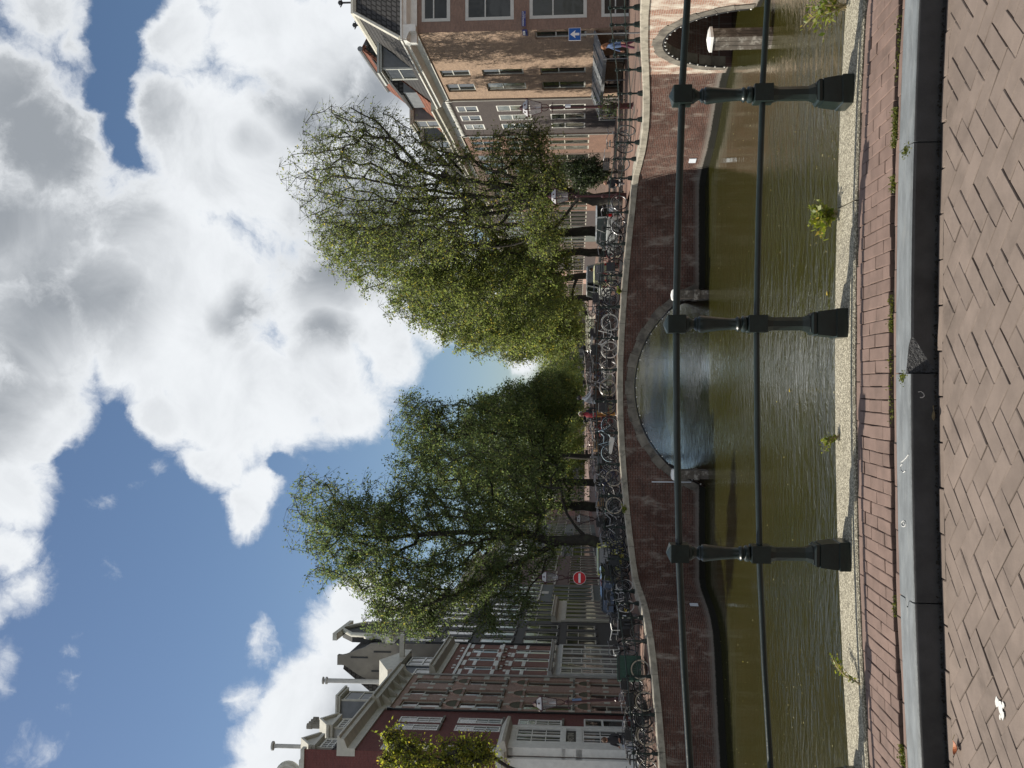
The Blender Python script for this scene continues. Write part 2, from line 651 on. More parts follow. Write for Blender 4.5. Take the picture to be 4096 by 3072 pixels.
M_KERBFACE = pm('kerb_face_grime', (0.050, 0.050, 0.052), 0.6, 0.3, 7, 0.4, 90, spec=0.3, col2=(0.085, 0.088, 0.092), c2s=5, c2a=0.62, c2b=0.85, dist=0.003)  # shade on the kerb's front face and nose put into the colour
M_KERBCHIP = pm('broken_blue_stone', (0.035, 0.036, 0.04), 0.6, 0.4, 30, 1.0, 70, dist=0.012)
M_MOSSM = leafmat('moss', (0.07, 0.085, 0.018), (0.13, 0.15, 0.03), (0.22, 0.20, 0.06), 0.25)

ROADZ, SIDEZ = 3.40, 3.512


def hump(X):
    """the old bridge is gently arched: its crown lies just right of the picture's middle"""
    d = abs(X - .12)
    return -.0145 * d * d if d < 4 else -.0145 * (16 + 8 * (d - 4)) if d < 12 else -.0145 * 80


def hslope(X):
    d = X - .12
    return -.029 * max(-4, min(4, d))


def hplace(o, X, Y, z, eul=(0, 0, 0)):
    o.location = (X, Y, z + hump(X))
    R = Matrix.Rotation(-math.atan(hslope(X)), 3, 'Y') @ Euler(eul).to_matrix()
    o.rotation_euler = R.to_euler()
    return o


def hslab(x0, x1, y0, y1, z0, z1, bev=0.0, y0b=None, y1b=None, step=.4):
    """long slab that follows the hump; optional bevel on its upper edges; ends may slant"""
    mb = MB()
    n = max(1, int((min(x1, 8) - max(x0, -8)) / step))
    us = [i / n for i in range(n + 1)]
    prof = [(y0, z0), (y1, z0), (y1, z1 - bev), (y1 - bev, z1), (y0 + bev, z1), (y0, z1 - bev)] if bev else [(y0, z0), (y1, z0), (y1, z1), (y0, z1)]
    xb0, xb1 = (x0 if y0b is None else y0b), (x1 if y1b is None else y1b)
    k = len(prof)
    for u in us:
        for y, z in prof:
            t = (y - y0) / (y1 - y0)
            a, b = x0 + (xb0 - x0) * t, x1 + (xb1 - x1) * t
            X = a + (b - a) * u
            mb.v.append((X, y, z + hump(X)))
    for i in range(n):
        for q in range(k):
            q2 = (q + 1) % k
            mb.f.append((i * k + q, (i + 1) * k + q, (i + 1) * k + q2, i * k + q2))
            mb.mi.append(0)
    mb.f.append(tuple(range(k)))
    mb.f.append(tuple(n * k + q for q in reversed(range(k))))
    mb.mi += [0, 0]
    return mb


XE = 9.0
# ------------------------------------------------------------------ near bridge: road, kerb, pavement, ledge
GUT_Y0, GUT_Y1 = 4.262, 4.326
KY0, KY1, KZ0, KZ1 = 4.340, 4.524, 3.36, 3.512
PY0, PY1 = 4.535, 5.172
road = hslab(-XE, XE, -30, 4.332, 2.9, ROADZ - 0.016).build('road', M_JOINT, kind='structure')


def brick_mesh(name, L, W, H, mat, seed, bev=0.003):
    r = random.Random(seed)
    l, w2, b = L / 2, W / 2, bev
    mb = MB()
    j = lambda: r.uniform(-.0018, .0018)
    lo = [(-l, -w2, -H), (l, -w2, -H), (l, w2, -H), (-l, w2, -H)]
    mid = [(x + j(), y + j(), -b) for x, y, _ in lo]
    top = [(x - math.copysign(b, x) + j(), y - math.copysign(b, y) + j(), 0) for x, y, _ in lo]
    mb.v = lo + mid + top
    for i in range(4):
        i2 = (i + 1) % 4
        mb.f += [(i, i2, 4 + i2, 4 + i), (4 + i, 4 + i2, 8 + i2, 8 + i)]
        mb.mi += [0, 0]
    mb.f.append((8, 9, 10, 11))
    mb.mi.append(0)
    return mb.mesh(name, mat)


HL, HW = 0.2145, 0.0925
cell_meshes = [brick_mesh('brick', HL - 0.0042, HW - 0.0042, 0.05, M_PAVER, i) for i in range(7)]
gut_meshes = [brick_mesh('brick', 0.198, 0.060, 0.05, M_PAVER, 20 + i) for i in range(4)]
side_meshes = [brick_mesh('brick', 0.203, 0.0625, 0.05, M_SIDEBRICK, 40 + i) for i in range(7)]
c45 = math.sqrt(0.5)
spots = []
for k in range(-75, 30):
    for l in range(-14, 15):
        o0 = Vector((k * HW + l * HL, k * HW - l * HL))
        for horiz in (True, False):
            if horiz:
                c = o0 + Vector((HL / 2, HW / 2))
            else:
                c = Vector((o0.x + HL + HW / 2, o0.y + HW - HL / 2))
            X = (c.x - c.y) * c45 + 0.065
            Yv = (c.x + c.y) * c45 + 4.20
            if -3.2 < X < 3.2 and 2.2 < Yv < GUT_Y0 + 0.075:
                spots.append((X, Yv, PI / 4 if horiz else 3 * PI / 4))
spots.sort(key=lambda s: abs(s[0]) * 0.9 + abs(4.07 - s[1]) * 2.0)
rest = MB()
nb = 0
for i, (X, Yv, a) in enumerate(spots):
    z = ROADZ + rnd.uniform(-.003, .0015)
    tilt = (rnd.uniform(-.009, .009), rnd.uniform(-.009, .009))
    me = cell_meshes[i % 7]
    cut = Yv > GUT_Y0 - 0.107
    eul = (tilt[0], tilt[1], a + rnd.uniform(-.012, .012))
    if nb < 238 and not cut:
        hplace(put('brick', me, road), X, Yv, z, eul)
        nb += 1
    else:
        # bricks cut along the gutter and those further off: one joined part
        R = Matrix.Translation((X, Yv, z + hump(X))) @ Matrix.Rotation(-math.atan(hslope(X)), 4, 'Y') @ Euler(eul).to_matrix().to_4x4()
        bmx = bmesh.new()
        bmx.from_mesh(me)
        bmx.transform(R)
        if cut:
            geom = bmx.verts[:] + bmx.edges[:] + bmx.faces[:]
            res = bmesh.ops.bisect_plane(bmx, geom=geom, plane_co=(0, GUT_Y0 - 0.004, 0), plane_no=(0, 1, 0), clear_outer=True)
            ed = [e for e in res['geom_cut'] if isinstance(e, bmesh.types.BMEdge)]
            if ed:
                try:
                    bmesh.ops.holes_fill(bmx, edges=ed, sides=12)
                except Exception:
                    pass
        n0 = len(rest.v)
        bmx.verts.index_update()
        rest.v += [tuple(v.co) for v in bmx.verts]
        for f in bmx.faces:
            rest.f.append(tuple(n0 + v.index for v in f.verts))
            rest.mi.append(0)
        bmx.free()
rest.build('cut_bricks', M_PAVER, road, kind='stuff')
for i in range(-12, 13):                                   # gutter course along the kerb
    hplace(put('brick', gut_meshes[i % 4], road), i * 0.2035 + 0.045, (GUT_Y0 + GUT_Y1) / 2, ROADZ - 0.004 + rnd.uniform(-.003, .003), (rnd.uniform(-.03, .03), rnd.uniform(-.012, .012), rnd.uniform(-.012, .012)))

# kerb of long blue-stone blocks with hooked joints
kerb = hslab(-XE, XE, 4.35, 4.52, 3.1, 3.36).build('kerb', M_JOINT, kind='structure')
jx = [at(3610, y, 4.37).x for y in (576, 1493, 2407)]
step = (jx[0] - jx[2]) / 2
joints = [jx[2] - 3 * step, jx[2] - 2 * step, jx[2] - step, jx[2], jx[1], jx[0], jx[0] + step, jx[0] + 2 * step, jx[0] + 3 * step]


def hook(x):
    """plan of the joint: a small tongue from the stone on the left"""
    q = KY0 + 0.085
    return [(x, KY0), (x, q - .03), (x - .012, q - .018), (x - .034, q - .006), (x - .036, q + .010), (x - .016, q + .016), (x, q + .026), (x, KY1)]


for i in range(len(joints) - 1):
    a, b = joints[i], joints[i + 1]
    g = 0.0035
    A = [(x + g, y) for x, y in hook(a)]
    B = [(x - g, y) for x, y in hook(b)]
    chip = abs(a - jx[1]) < 1e-6          # the broken stone starts at the middle joint
    mb = MB()
    rb = 0.017
    mids = [a + (b - a) * q / 4 for q in (1, 2, 3)]
    poly = A + [(x, KY1) for x in mids] + list(reversed(B)) + [(x, KY0) for x in reversed(mids)]
    # rounded nose along the front edge
    levels = [(KZ0, 0.0), (KZ1 - rb, 0.0), (KZ1 - rb * .35, rb * .3), (KZ1, rb)]
    m_ = len(poly)
    for z, ins in levels:
        mb.v += [(x, max(y, KY0 + ins), z + hump(x)) for x, y in poly]
    for li in range(len(levels) - 1):
        for q in range(m_):
            q2 = (q + 1) % m_
            mb.f.append((li * m_ + q, li * m_ + q2, (li + 1) * m_ + q2, (li + 1) * m_ + q)[::-1])
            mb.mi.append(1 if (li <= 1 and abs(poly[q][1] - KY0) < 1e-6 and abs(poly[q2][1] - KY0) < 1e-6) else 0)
    mb.f.append(tuple((len(levels) - 1) * m_ + q for q in reversed(range(m_))))
    mb.mi.append(0)
    if chip:
        bmx = bmesh.new()
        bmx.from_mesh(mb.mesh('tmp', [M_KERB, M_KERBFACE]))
        xa = at(3640, 1490, KY0).x
        xb = at(3640, 1345, KY0).x
        p1 = Vector((xa - .02, KY0 + 0.055, KZ1))
        p2 = Vector((xb, KY0 + 0.006, KZ1))
        p3 = Vector((xa + 0.035, KY0 - 0.002, KZ0 + 0.055))
        no = (p2 - p1).cross(p3 - p1)
        if no.y > 0:
            no = -no
        geom = bmx.verts[:] + bmx.edges[:] + bmx.faces[:]
        res = bmesh.ops.bisect_plane(bmx, geom=geom, plane_co=p1, plane_no=no, clear_outer=True)
        ed = [e for e in res['geom_cut'] if isinstance(e, bmesh.types.BMEdge)]
        for f in bmesh.ops.contextual_create(bmx, geom=ed)['faces']:
            f.material_index = 2
        me2 = bpy.data.meshes.new('kerbstone')
        bmx.to_mesh(me2)
        bmx.free()
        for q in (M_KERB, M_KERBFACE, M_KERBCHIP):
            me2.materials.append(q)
        o = put('kerbstone', me2, kerb)
        o['label'] = 'kerbstone with its front corner broken away at the joint'
    else:
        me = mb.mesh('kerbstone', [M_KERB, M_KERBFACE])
        me.polygons.foreach_set('use_smooth', [True] * len(me.polygons))
        me.set_sharp_from_angle(angle=math.radians(50))
        put('kerbstone', me, kerb)

# pavement between kerb and ledge
pavement = hslab(-XE, XE, 4.526, 5.176, 3.0, SIDEZ - 0.022).build('pavement', M_JOINT, kind='structure')
for i in range(-13, 14):                                   # stretchers along the kerb and along the ledge
    hplace(put('brick', side_meshes[i % 7], pavement), i * 0.2065 + 0.03, PY0 + 0.033 + rnd.uniform(-.004, .004), SIDEZ - 0.010 + rnd.uniform(-.006, .002), (rnd.uniform(-.05, .03), rnd.uniform(-.012, .012), rnd.uniform(-.03, .03)))
    hplace(put('brick', side_meshes[(i + 2) % 7], pavement), i * 0.2065 + 0.115, PY1 - 0.033, SIDEZ - .004 + rnd.uniform(-.004, .001), (rnd.uniform(-.02, .02), rnd.uniform(-.01, .01), rnd.uniform(-.010, .010)))
y_in0, y_in1 = PY0 + 0.094, PY1 - 0.068
cw = 0.0655
for c in range(-40, 41):
    X = c * cw + 0.02
    off = 0.0 if c % 2 else 0.103
    y = y_in0 - 0.206 + off
    dxy = rnd.uniform(-.010, .006)
    while y < y_in1 - 0.02:
        a, b = max(y, y_in0 + dxy), min(y + 0.206, y_in1)
        y += 0.206
        if b - a < 0.03:
            continue
        o = put('brick', side_meshes[(c * 3 + int(a * 100)) % 7], pavement)
        hplace(o, X, (a + b) / 2, SIDEZ + rnd.uniform(-.004, .0015), (rnd.uniform(-.02, .02), rnd.uniform(-.016, .016), PI / 2 + rnd.uniform(-.016, .016)))
        o.scale = ((b - a) / 0.206, 1, 1)

# granular ledge that carries the railing, two slabs with a slanting joint
LZ = SIDEZ + .010
LY0, LY1 = 5.180, 5.552
ledge = hslab(-XE, XE, 5.185, 5.53, 2.5, 3.40).build('bridge_ledge', M_JOINT, kind='structure')
xj0, xj1 = at(3418, 800, LY0).x, at(3343, 836, LY1).x
hslab(-XE, xj0 - .004, LY0, LY1, 3.40, LZ, .010, -XE, xj1 - .004).build('ledge_slab', M_LEDGE, ledge)
hslab(xj0 + .004, XE, LY0, LY1, 3.40, LZ, .010, xj1 + .004, XE).build('ledge_slab', M_LEDGE, ledge)
hslab(-XE, XE, 5.0, 5.50, -1.0, 2.5).build('bridge_wall', pm('shade_brick', (0.10, 0.055, 0.045), 0.9), ledge)  # plain dark brick below the ledge

# ------------------------------------------------------------------ railing posts (one design for all four railings)


def post_mesh(scale=1.0, n=16):
    mb = MB()
    S = lambda prof: [(r * scale, z * scale) for r, z in prof]
    mb.lathe(S([(.0785, 0.0), (.0785, .056), (.072, .060), (.073, .075), (.064, .150), (.064, .156)]), sq=True)
    mb.lathe(S([(.057, .1562), (.060, .166), (.060, .178), (.050, .188), (.050, .192)]), sq=True)
    mb.lathe(S([(.053, .192), (.053, .196), (.040, .226), (.0395, .236), (.0385, .386), (.040, .394), (.050, .424)]), n=8, rot=PI / 8)
    mb.lathe(S([(.0475, .4215), (.0475, .522), (.044, .5265)]), sq=True)
    mb.lathe(S([(.036, .527), (.046, .538), (.047, .548), (.044, .556), (.035, .562), (.035, .568), (.042, .574), (.042, .582), (.036, .588), (.0315, .596),
                (.0335, .64), (.0385, .70), (.045, .755), (.0485, .778), (.047, .790), (.039, .797), (.037, .801), (.041, .806), (.037, .812),
                (.026, .822), (.026, .828), (.036, .846), (.043, .852), (.044, .864), (.040, .868)]), n=n)
    mb.lathe(S([(.0485, .8675), (.0495, .872), (.0495, .966), (.047, .970), (.001, .992)]), sq=True)
    return mb.mesh('post', M_BRONZE, 32)


POSTM = post_mesh()
PYC = 5.362
rail_near = thing('railing', 'dark green iron railing with turned posts in the foreground on a pale ledge', 'railing', (0.33, PYC, LZ))
px_ = [at(3000, y, PYC).x for y in (370, 1296, 2205)]
PS = (px_[0] - px_[2]) / 2
PX0 = px_[1]
rail_near.location.x = PX0
for i in range(-3, 4):
    o = put('post', POSTM, rail_near, (i * PS, 0, hump(PX0 + i * PS)))
    o.scale = (1.02, 1.02, 1.01)
for z, r in ((.928, .0200), (.480, .0170)):
    for i in range(-3, 3):
        za, zb_ = hump(PX0 + i * PS), hump(PX0 + (i + 1) * PS)
        MB().tube([(i * PS + .04, 0, z + za), (i * PS + PS / 2, 0, z - .002 + hump(PX0 + (i + .5) * PS)), ((i + 1) * PS - .04, 0, z + zb_)], r, 14).build('rail', M_BRONZE, rail_near, 40)
# ------------------------------------------------------------------ water


def water_mat():
    m, k, b, o = _new('canal_water')
    tcn = k.n('ShaderNodeTexCoord')
    v = tcn.outputs['Object']
    mp = k.n('ShaderNodeMapping')
    mp.inputs['Rotation'].default_value = (0, 0, 0.25)
    mp.inputs['Scale'].default_value = (0.38, 1.0, 1.0)
    k.link(v, mp.inputs[0])
    f1, _ = k.noise(mp.outputs[0], 4.2, 4.0, 0.62, 0.8)
    f2, _ = k.noise(mp.outputs[0], 0.9, 2.0, 0.5)
    patch, _ = k.noise(v, 0.11, 3.0, 0.6, 0.5)
    amt = k.sstep(patch, 0.34, 0.60, 0.35, 1.0)
    # sheltered water beside the brick walls lies calmer than the open crossing
    sx = k.n('ShaderNodeSeparateXYZ')
    k.link(v, sx.inputs[0])
    ax = k.math('ABSOLUTE', k.math('ADD', sx.outputs[0], -0.3))
    centre = k.sstep(ax, 2.2, 6.5, 1.0, 0.0)
    lee = k.sstep(sx.outputs[1], 20.0, 29.0, 1.15, 0.12)
    calm = k.math('MAXIMUM', lee, k.math('MULTIPLY', centre, 0.75))
    h = k.math('ADD', k.math('MULTIPLY', k.math('MULTIPLY', f1, amt), calm), k.math('MULTIPLY', f2, 0.30))
    bn = k.n('ShaderNodeBump', inp={'Strength': 1.0, 'Distance': 0.058, 'Height': h})
    k.link(bn.outputs[0], b.inputs['Normal'])
    mu, _ = k.noise(v, 0.3, 3.0, 0.5)
    k.link(k.mix(mu, (0.026, 0.0255, 0.0055), (0.034, 0.033, 0.0075)), b.inputs['Base Color'])
    b.inputs['Roughness'].default_value = 0.04
    b.inputs['IOR'].default_value = 2.9
    b.inputs['Specular IOR Level'].default_value = 0.5
    return m


M_WATER = water_mat()
wmb = MB()
wmb.face([(-90, -25, 0), (90, -25, 0), (90, 460, 0), (-90, 460, 0)])
wmb.build('water', M_WATER, kind='structure')

# ------------------------------------------------------------------ brick of the canal walls
M_WALLRED = brickmat('canal_brick', (0.125, 0.058, 0.044), (0.074, 0.039, 0.032), (0.19, 0.165, 0.14), 0.22, 0.066, uv=True, stain=(0.33, 0.30, 0.26), stain_amt=0.7, dark=0.8, msize=0.10, st0=0.50, waterline=(0.22, 0.26))
M_VAULT = brickmat('vault_brick', (0.10, 0.055, 0.045), (0.075, 0.045, 0.04), (0.12, 0.11, 0.10), 0.22, 0.066, uv=True, stain_amt=0.4)
M_ARCHSTONE = pm('arch_stone', (0.16, 0.145, 0.122), 0.85, 0.35, 2.5, 0.5, 30, col2=(0.07, 0.062, 0.055), c2s=2.2, c2a=0.45, c2b=0.7, island=0.15)
M_PAVEFAR = brickmat('quay_brick', (0.25, 0.155, 0.12), (0.20, 0.13, 0.105), (0.12, 0.095, 0.08), 0.2, 0.1, uv=False, dark=0.3, bumps=0.3)
M_ROADFAR = brickmat('street_brick', (0.19, 0.125, 0.10), (0.16, 0.11, 0.09), (0.09, 0.075, 0.065), 0.2, 0.1, uv=False, dark=0.4, bumps=0.3)

# edge of the land, from the left quay over the bridge to the right bridge: (x, y, top of the coping)
PATH = [(-45, 20.5, 2.2), (-20, 29.2, 2.25), (-15, 31.2, 2.27), (-13, 32.0, 2.28), (-11.5, 32.6, 2.36), (-10.3, 33.05, 2.46), (-9.4, 33.4, 2.54), (-8.85, 33.75, 2.60), (-8.5, 34.3, 2.64),
        (-8.28, 35.1, 2.68), (-8.12, 36.2, 2.74), (-8.0, 37.1, 2.80), (-7.75, 37.55, 2.86), (-7.2, 37.62, 2.95), (-5.6, 37.62, 3.15), (-4.3, 37.62, 3.27), (-3, 37.62, 3.37), (-1.8, 37.62, 3.44),
        (-.6, 37.62, 3.48), (.8, 37.62, 3.47), (2, 37.62, 3.42), (3.2, 37.62, 3.34), (4.4, 37.62, 3.25), (5.8, 37.62, 3.12), (7.2, 37.62, 2.97), (7.85, 37.55, 2.91), (8.2, 37.2, 2.88), (8.42, 36.4, 2.82),
        (8.71, 35.2, 2.76), (9.15, 34.2, 2.72), (9.65, 33.3, 2.74), (10.05, 32.5, 2.80), (10.3, 31.8, 2.87), (10.4, 31.2, 2.92), (10.4, 29.9, 3.04), (10.4, 28.5, 3.15), (10.4, 26.6, 3.28), (10.4, 24, 3.38), (10.4, 20, 3.42), (10.4, 6, 3.42)]


class Poly:
    def __init__(self, pts):
        self.p = [Vector(q) for q in pts]
        self.s = [0.0]
        for a, b in zip(self.p, self.p[1:]):
            self.s.append(self.s[-1] + (b.xy - a.xy).length)
        self.L = self.s[-1]

    def at(self, s):
        s = min(max(s, 0), self.L)
        for i in range(len(self.s) - 1):
            if s <= self.s[i + 1] + 1e-9:
                t = (s - self.s[i]) / max(1e-9, self.s[i + 1] - self.s[i])
                return self.p[i].lerp(self.p[i + 1], t)
        return self.p[-1].copy()

    def tan(self, s, h=0.35):
        d = (self.at(s + h) - self.at(s - h)).xy
        return d.normalized()

    def inn(self, s):
        """unit vector towards the land"""
        t = self.tan(s)
        return Vector((-t.y, t.x))

    def find(self, x, y):
        best = min(range(0, int(self.L * 20)), key=lambda i: (self.at(i / 20).xy - Vector((x, y))).length)
        return best / 20


EDGE = Poly(PATH)
S_L = EDGE.find(-7.75, 37.55)
S_R = EDGE.find(7.85, 37.55)
S_A = EDGE.find(10.4, 31.6)
COPT, COPW = 0.235, 0.46


def arch_circle(c, R, zc):
    def f(q):
        d = q - c
        return zc + math.sqrt(R * R - d * d) if abs(d) < R else -9
    return f


def wall_mesh(s0, s1, openings=(), step=0.25, mat=M_WALLRED, zb=-0.8):
    """brick face of the wall along EDGE; openings: (s_from, s_to, height function of s, depth of the vault)"""
    mb = MB()
    brk = set()
    n = int(math.ceil((s1 - s0) / step))
    for i in range(n + 1):
        brk.add(round(s0 + (s1 - s0) * i / n, 4))
    for a, b, f, dep in openings:
        for i in range(33):
            brk.add(round(a + (b - a) * (0.5 - 0.5 * math.cos(PI * i / 32)), 4))
    ss = sorted(brk)
    for a, b in zip(ss, ss[1:]):
        pa, pb = EDGE.at(a), EDGE.at(b)
        za, zbn = zb, zb
        mid = (a + b) / 2
        for (o0, o1, f, dep) in openings:
            if o0 - 1e-4 < mid < o1 + 1e-4:
                za, zbn = max(zb, f(a)), max(zb, f(b))
                ia, ib = EDGE.inn(a), EDGE.inn(b)
                ia = ib = EDGE.inn((o0 + o1) / 2)
                qa, qb = pa.xy + ia * dep, pb.xy + ib * dep
                va = math.copysign(1, a - (o0 + o1) / 2) * math.hypot(a - (o0 + o1) / 2, za)
                mb.face([(pa.x, pa.y, za), (qa.x, qa.y, za), (qb.x, qb.y, zbn), (pb.x, pb.y, zbn)], 1, [(0, a * 1.3), (dep, a * 1.3), (dep, b * 1.3), (0, b * 1.3)])
        ta, tb = pa.z - COPT + .01, pb.z - COPT + .01
        mb.face([(pa.x, pa.y, za), (pb.x, pb.y, zbn), (pb.x, pb.y, tb), (pa.x, pa.y, ta)], 0, [(a, za), (b, zbn), (b, tb), (a, ta)])
    return mb


def coping(parent, s0, s1, every=1.27, shift=0.0):
    s = s0
    while s < s1 - 0.05:
        e = min(s + every, s1)
        if s1 - e < 0.4:
            e = s1
        mb = MB()
        g = 0.006
        q = []
        k = max(1, int((e - s) / 0.45))
        us = [s + g + (e - s - 2 * g) * i / k for i in range(k + 1)]
        base = 0
        for u in us:
            p, n = EDGE.at(u), EDGE.inn(u)
            o_ = p.xy - n * 0.045
            i_ = p.xy + n * (COPW - 0.045)
            zt = p.z
            jz = 0
            for c, z in ((o_, zt - COPT), (i_, zt - COPT), (i_, zt), (o_ + n * 0.03, zt), (o_, zt - 0.03)):
                mb.v.append((c.x, c.y, z))
        for i in range(k):
            for j in range(5):
                j2 = (j + 1) % 5
                mb.f.append((i * 5 + j, i * 5 + j2, (i + 1) * 5 + j2, (i + 1) * 5 + j))
                mb.mi.append(0)
        mb.f.append((4, 3, 2, 1, 0))
        mb.f.append(tuple(k * 5 + j for j in range(5)))
        mb.mi += [0, 0]
        mb.build('coping_stone', M_COPE, parent)
        s = e


def arch_ring(parent, sc_, a0, a1, fpt, n, thick, zmin=-.2, proud=0.03, depth=0.35):
    """wedge stones round an arch; fpt(angle, r_extra) -> (s, z)"""
    for i in range(n):
        b0 = a0 + (a1 - a0) * i / n
        b1 = a0 + (a1 - a0) * (i + 1) / n
        d = (b1 - b0) * 0.012
        b0 += d
        b1 -= d
        mb = MB()
        cs = []
        ex = thick * (1.0 + (0.16 if i % 2 else 0.0))
        inn = EDGE.inn(sc_)
        for dd in (-proud, depth):
            for a, r in ((b0, 0), (b1, 0), (b0, ex), (b1, ex)):
                s, z = fpt(a, r)
                p = EDGE.at(sc_) .xy + EDGE.tan(sc_) * (s - sc_) + inn * dd
                cs.append((p.x, p.y, z))
        mb.hexa(cs)
        mb.build('arch_stone', M_ARCHSTONE, parent)


# far bridge straight ahead
bridge = thing('arched_bridge', 'dark red brick bridge with one wide stone-edged arch straight ahead across the canal', 'bridge')
s_c = EDGE.find(-0.12, 37.62)
CR, CZ = 4.19, -1.37
fb = arch_circle(s_c, CR, CZ)
hw_b = math.sqrt(CR * CR - CZ * CZ)
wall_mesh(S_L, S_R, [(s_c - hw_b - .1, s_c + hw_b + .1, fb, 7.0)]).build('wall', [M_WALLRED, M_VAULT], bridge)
coping(bridge, S_L, S_R)
amax = math.acos(-CZ / CR) if False else math.pi / 2 - math.asin((0.25 - CZ) / CR)
arch_ring(bridge, s_c, -amax, amax, lambda a, r: (s_c + (CR + r) * math.sin(a), CZ + (CR + r) * math.cos(a)), 19, 0.30)
# north face and deck
nb_ = MB()
xs_ = [-8 + 16.2 * i / 60 for i in range(61)]
zdk = lambda X: interp(X, [(p[0], p[2]) for p in PATH if p[1] > 37.5 and -7.9 < p[0] < 8]) - 0.04
for a, b in zip(xs_, xs_[1:]):
    za, zb2 = max(-.8, CZ + math.sqrt(max(0, CR ** 2 - (a + .12) ** 2)) if abs(a + .12) < CR else -.8), max(-.8, CZ + math.sqrt(max(0, CR ** 2 - (b + .12) ** 2)) if abs(b + .12) < CR else -.8)
    nb_.face([(b, 44.6, zb2), (a, 44.6, za), (a, 44.6, zdk(a)), (b, 44.6, zdk(b))], 0, [(b, zb2), (a, za), (a, zdk(a)), (b, zdk(b))])
nb_.build('rear_wall', [M_WALLRED], bridge)
dk = MB()
for a, b in zip(xs_, xs_[1:]):
    za, zb2 = zdk(a), zdk(b)
    dk.face([(a, 37.95, za), (b, 37.95, zb2), (b, 39.6, zb2), (a, 39.6, za)], 0)
    dk.face([(a, 39.6, za), (b, 39.6, zb2), (b, 39.6, zb2 - .11), (a, 39.6, za - .11)][::-1], 2)
    dk.face([(a, 39.6, za - .11), (b, 39.6, zb2 - .11), (b, 43.2, zb2 - .11), (a, 43.2, za - .11)], 1)
    dk.face([(a, 43.2, za - .11), (b, 43.2, zb2 - .11), (b, 43.2, zb2), (a, 43.2, za)], 2)
    dk.face([(a, 43.2, za), (b, 43.2, zb2), (b, 44.6, zb2), (a, 44.6, za)], 0)
dk.build('deck', [M_PAVEFAR, M_ROADFAR, M_GREYSTONE], bridge)

# left quay wall
wl_ = thing('quay_wall', 'dark brick quay wall curving away to the left of the arched bridge', 'quay wall', group=None)
wall_mesh(0, S_L).build('wall', [M_WALLRED], wl_)
coping(wl_, EDGE.find(-22, 28.5), S_L)
# right quay corner
wr_ = thing('quay_wall', 'brick quay wall at the concave corner between the two bridges', 'quay wall')
wall_mesh(S_R, S_A, step=0.2).build('wall', [M_WALLRED], wr_)
coping(wr_, S_R, S_A)
# right bridge
br2 = thing('arched_bridge', 'sunlit brick bridge with a tall narrow arch at the right bank', 'bridge')
s_c2 = EDGE.find(10.4, 28.75)
A2, B2 = 2.45, 2.47
f2_ = lambda s: B2 * math.sqrt(max(0, 1 - ((s - s_c2) / A2) ** 2))
M_WALLLIT = brickmat('sunny_canal_brick', (0.33, 0.185, 0.135), (0.26, 0.145, 0.11), (0.40, 0.37, 0.32), 0.22, 0.066, uv=True, stain=(0.55, 0.51, 0.44), stain_amt=1.0, dark=0.4, msize=0.10, st0=0.42, waterline=(0.10, 0.14))  # canal brick copy with sunlight put into the paler colour; pale stains are efflorescence
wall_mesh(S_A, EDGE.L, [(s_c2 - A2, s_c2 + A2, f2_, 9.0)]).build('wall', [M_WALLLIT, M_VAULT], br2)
coping(br2, S_A, EDGE.L - 1)
arch_ring(br2, s_c2, -1.5, 1.5, lambda a, r: (s_c2 + (A2 + r) * math.sin(a), (B2 + r) * math.cos(a)), 15, 0.27)

# ------------------------------------------------------------------ land
KL, X0L = -0.0677, -13.5


def land(name, rows, offs, sgn, zin, mats):
    mb = MB()
    for (a, b) in zip(rows, rows[1:]):
        for o0, o1 in zip(offs, offs[1:]):
            q = []
            for (x, y, z), o in ((a, o0), (b, o0), (b, o1), (a, o1)):
                X = x + sgn * o
                q.append((X, y, zin(X, y, z, o)))
            if sgn > 0:
                q = q[::-1]
            mb.face(q, 0 if o1 <= 2.3 else 1)
    return mb.build(name, mats, kind='structure')


lrows = [(p[0], p[1] + .36, p[2] - .04) for p in PATH if p[0] < -7.7]
lrows = [(-75, 8, 2.15)] + lrows + [(-7.98, 38.3, 2.82), (-7.98, 42, 2.82), (-7.98, 44.6, 2.80), (-7.9, 50, 2.62), (-8.4, 60, 2.42), (-9.4, 75, 2.4), (-10.5, 105, 2.4), (-9.5, 160, 2.4), (-6.0, 220, 2.4), (1, 300, 2.4), (16, 460, 2.4)]


def zleft(X, y, z, o):
    return z + (2.32 - z) * min(1, max(0, (o - 2.0) / 6.0))


left_street = land('left_quay_street', lrows, [0, 1.0, 2.2, 4, 6, 9, 14, 30, 70], -1, zleft, [M_PAVEFAR, M_ROADFAR])
rrows = [(10.75, 6, 3.38), (10.75, 20, 3.38), (10.75, 24, 3.34), (10.75, 26.6, 3.24), (10.75, 28.5, 3.11), (10.75, 29.9, 3.0), (10.75, 31.2, 2.88), (10.6, 31.9, 2.83), (10.35, 32.7, 2.76), (9.95, 33.5, 2.70),
         (9.45, 34.4, 2.68), (9.05, 35.3, 2.72), (8.78, 36.4, 2.78), (8.5, 37.3, 2.84), (8.18, 38, 2.86), (8.18, 42, 2.86), (8.18, 44.6, 2.84), (8.3, 50, 2.7), (8.4, 60, 2.6), (8.6, 80, 2.55), (9.2, 110, 2.5), (11, 160, 2.5), (15.5, 220, 2.5), (24, 300, 2.5), (42, 460, 2.5)]


def zright(X, y, z, o):
    t = 2.62 if y > 33 else z + (2.62 - z) * max(0, min(1, (y - 30.5) / 2.5))
    return z + (t - z) * min(1, max(0, (o - 1.5) / 5.0))


right_street = land('right_quay_street', rrows, [0, 1.0, 2.2, 4, 6, 9, 14, 30, 70], 1, zright, [M_PAVEFAR, M_ROADFAR])

# walls of the canal that goes on beyond the bridge


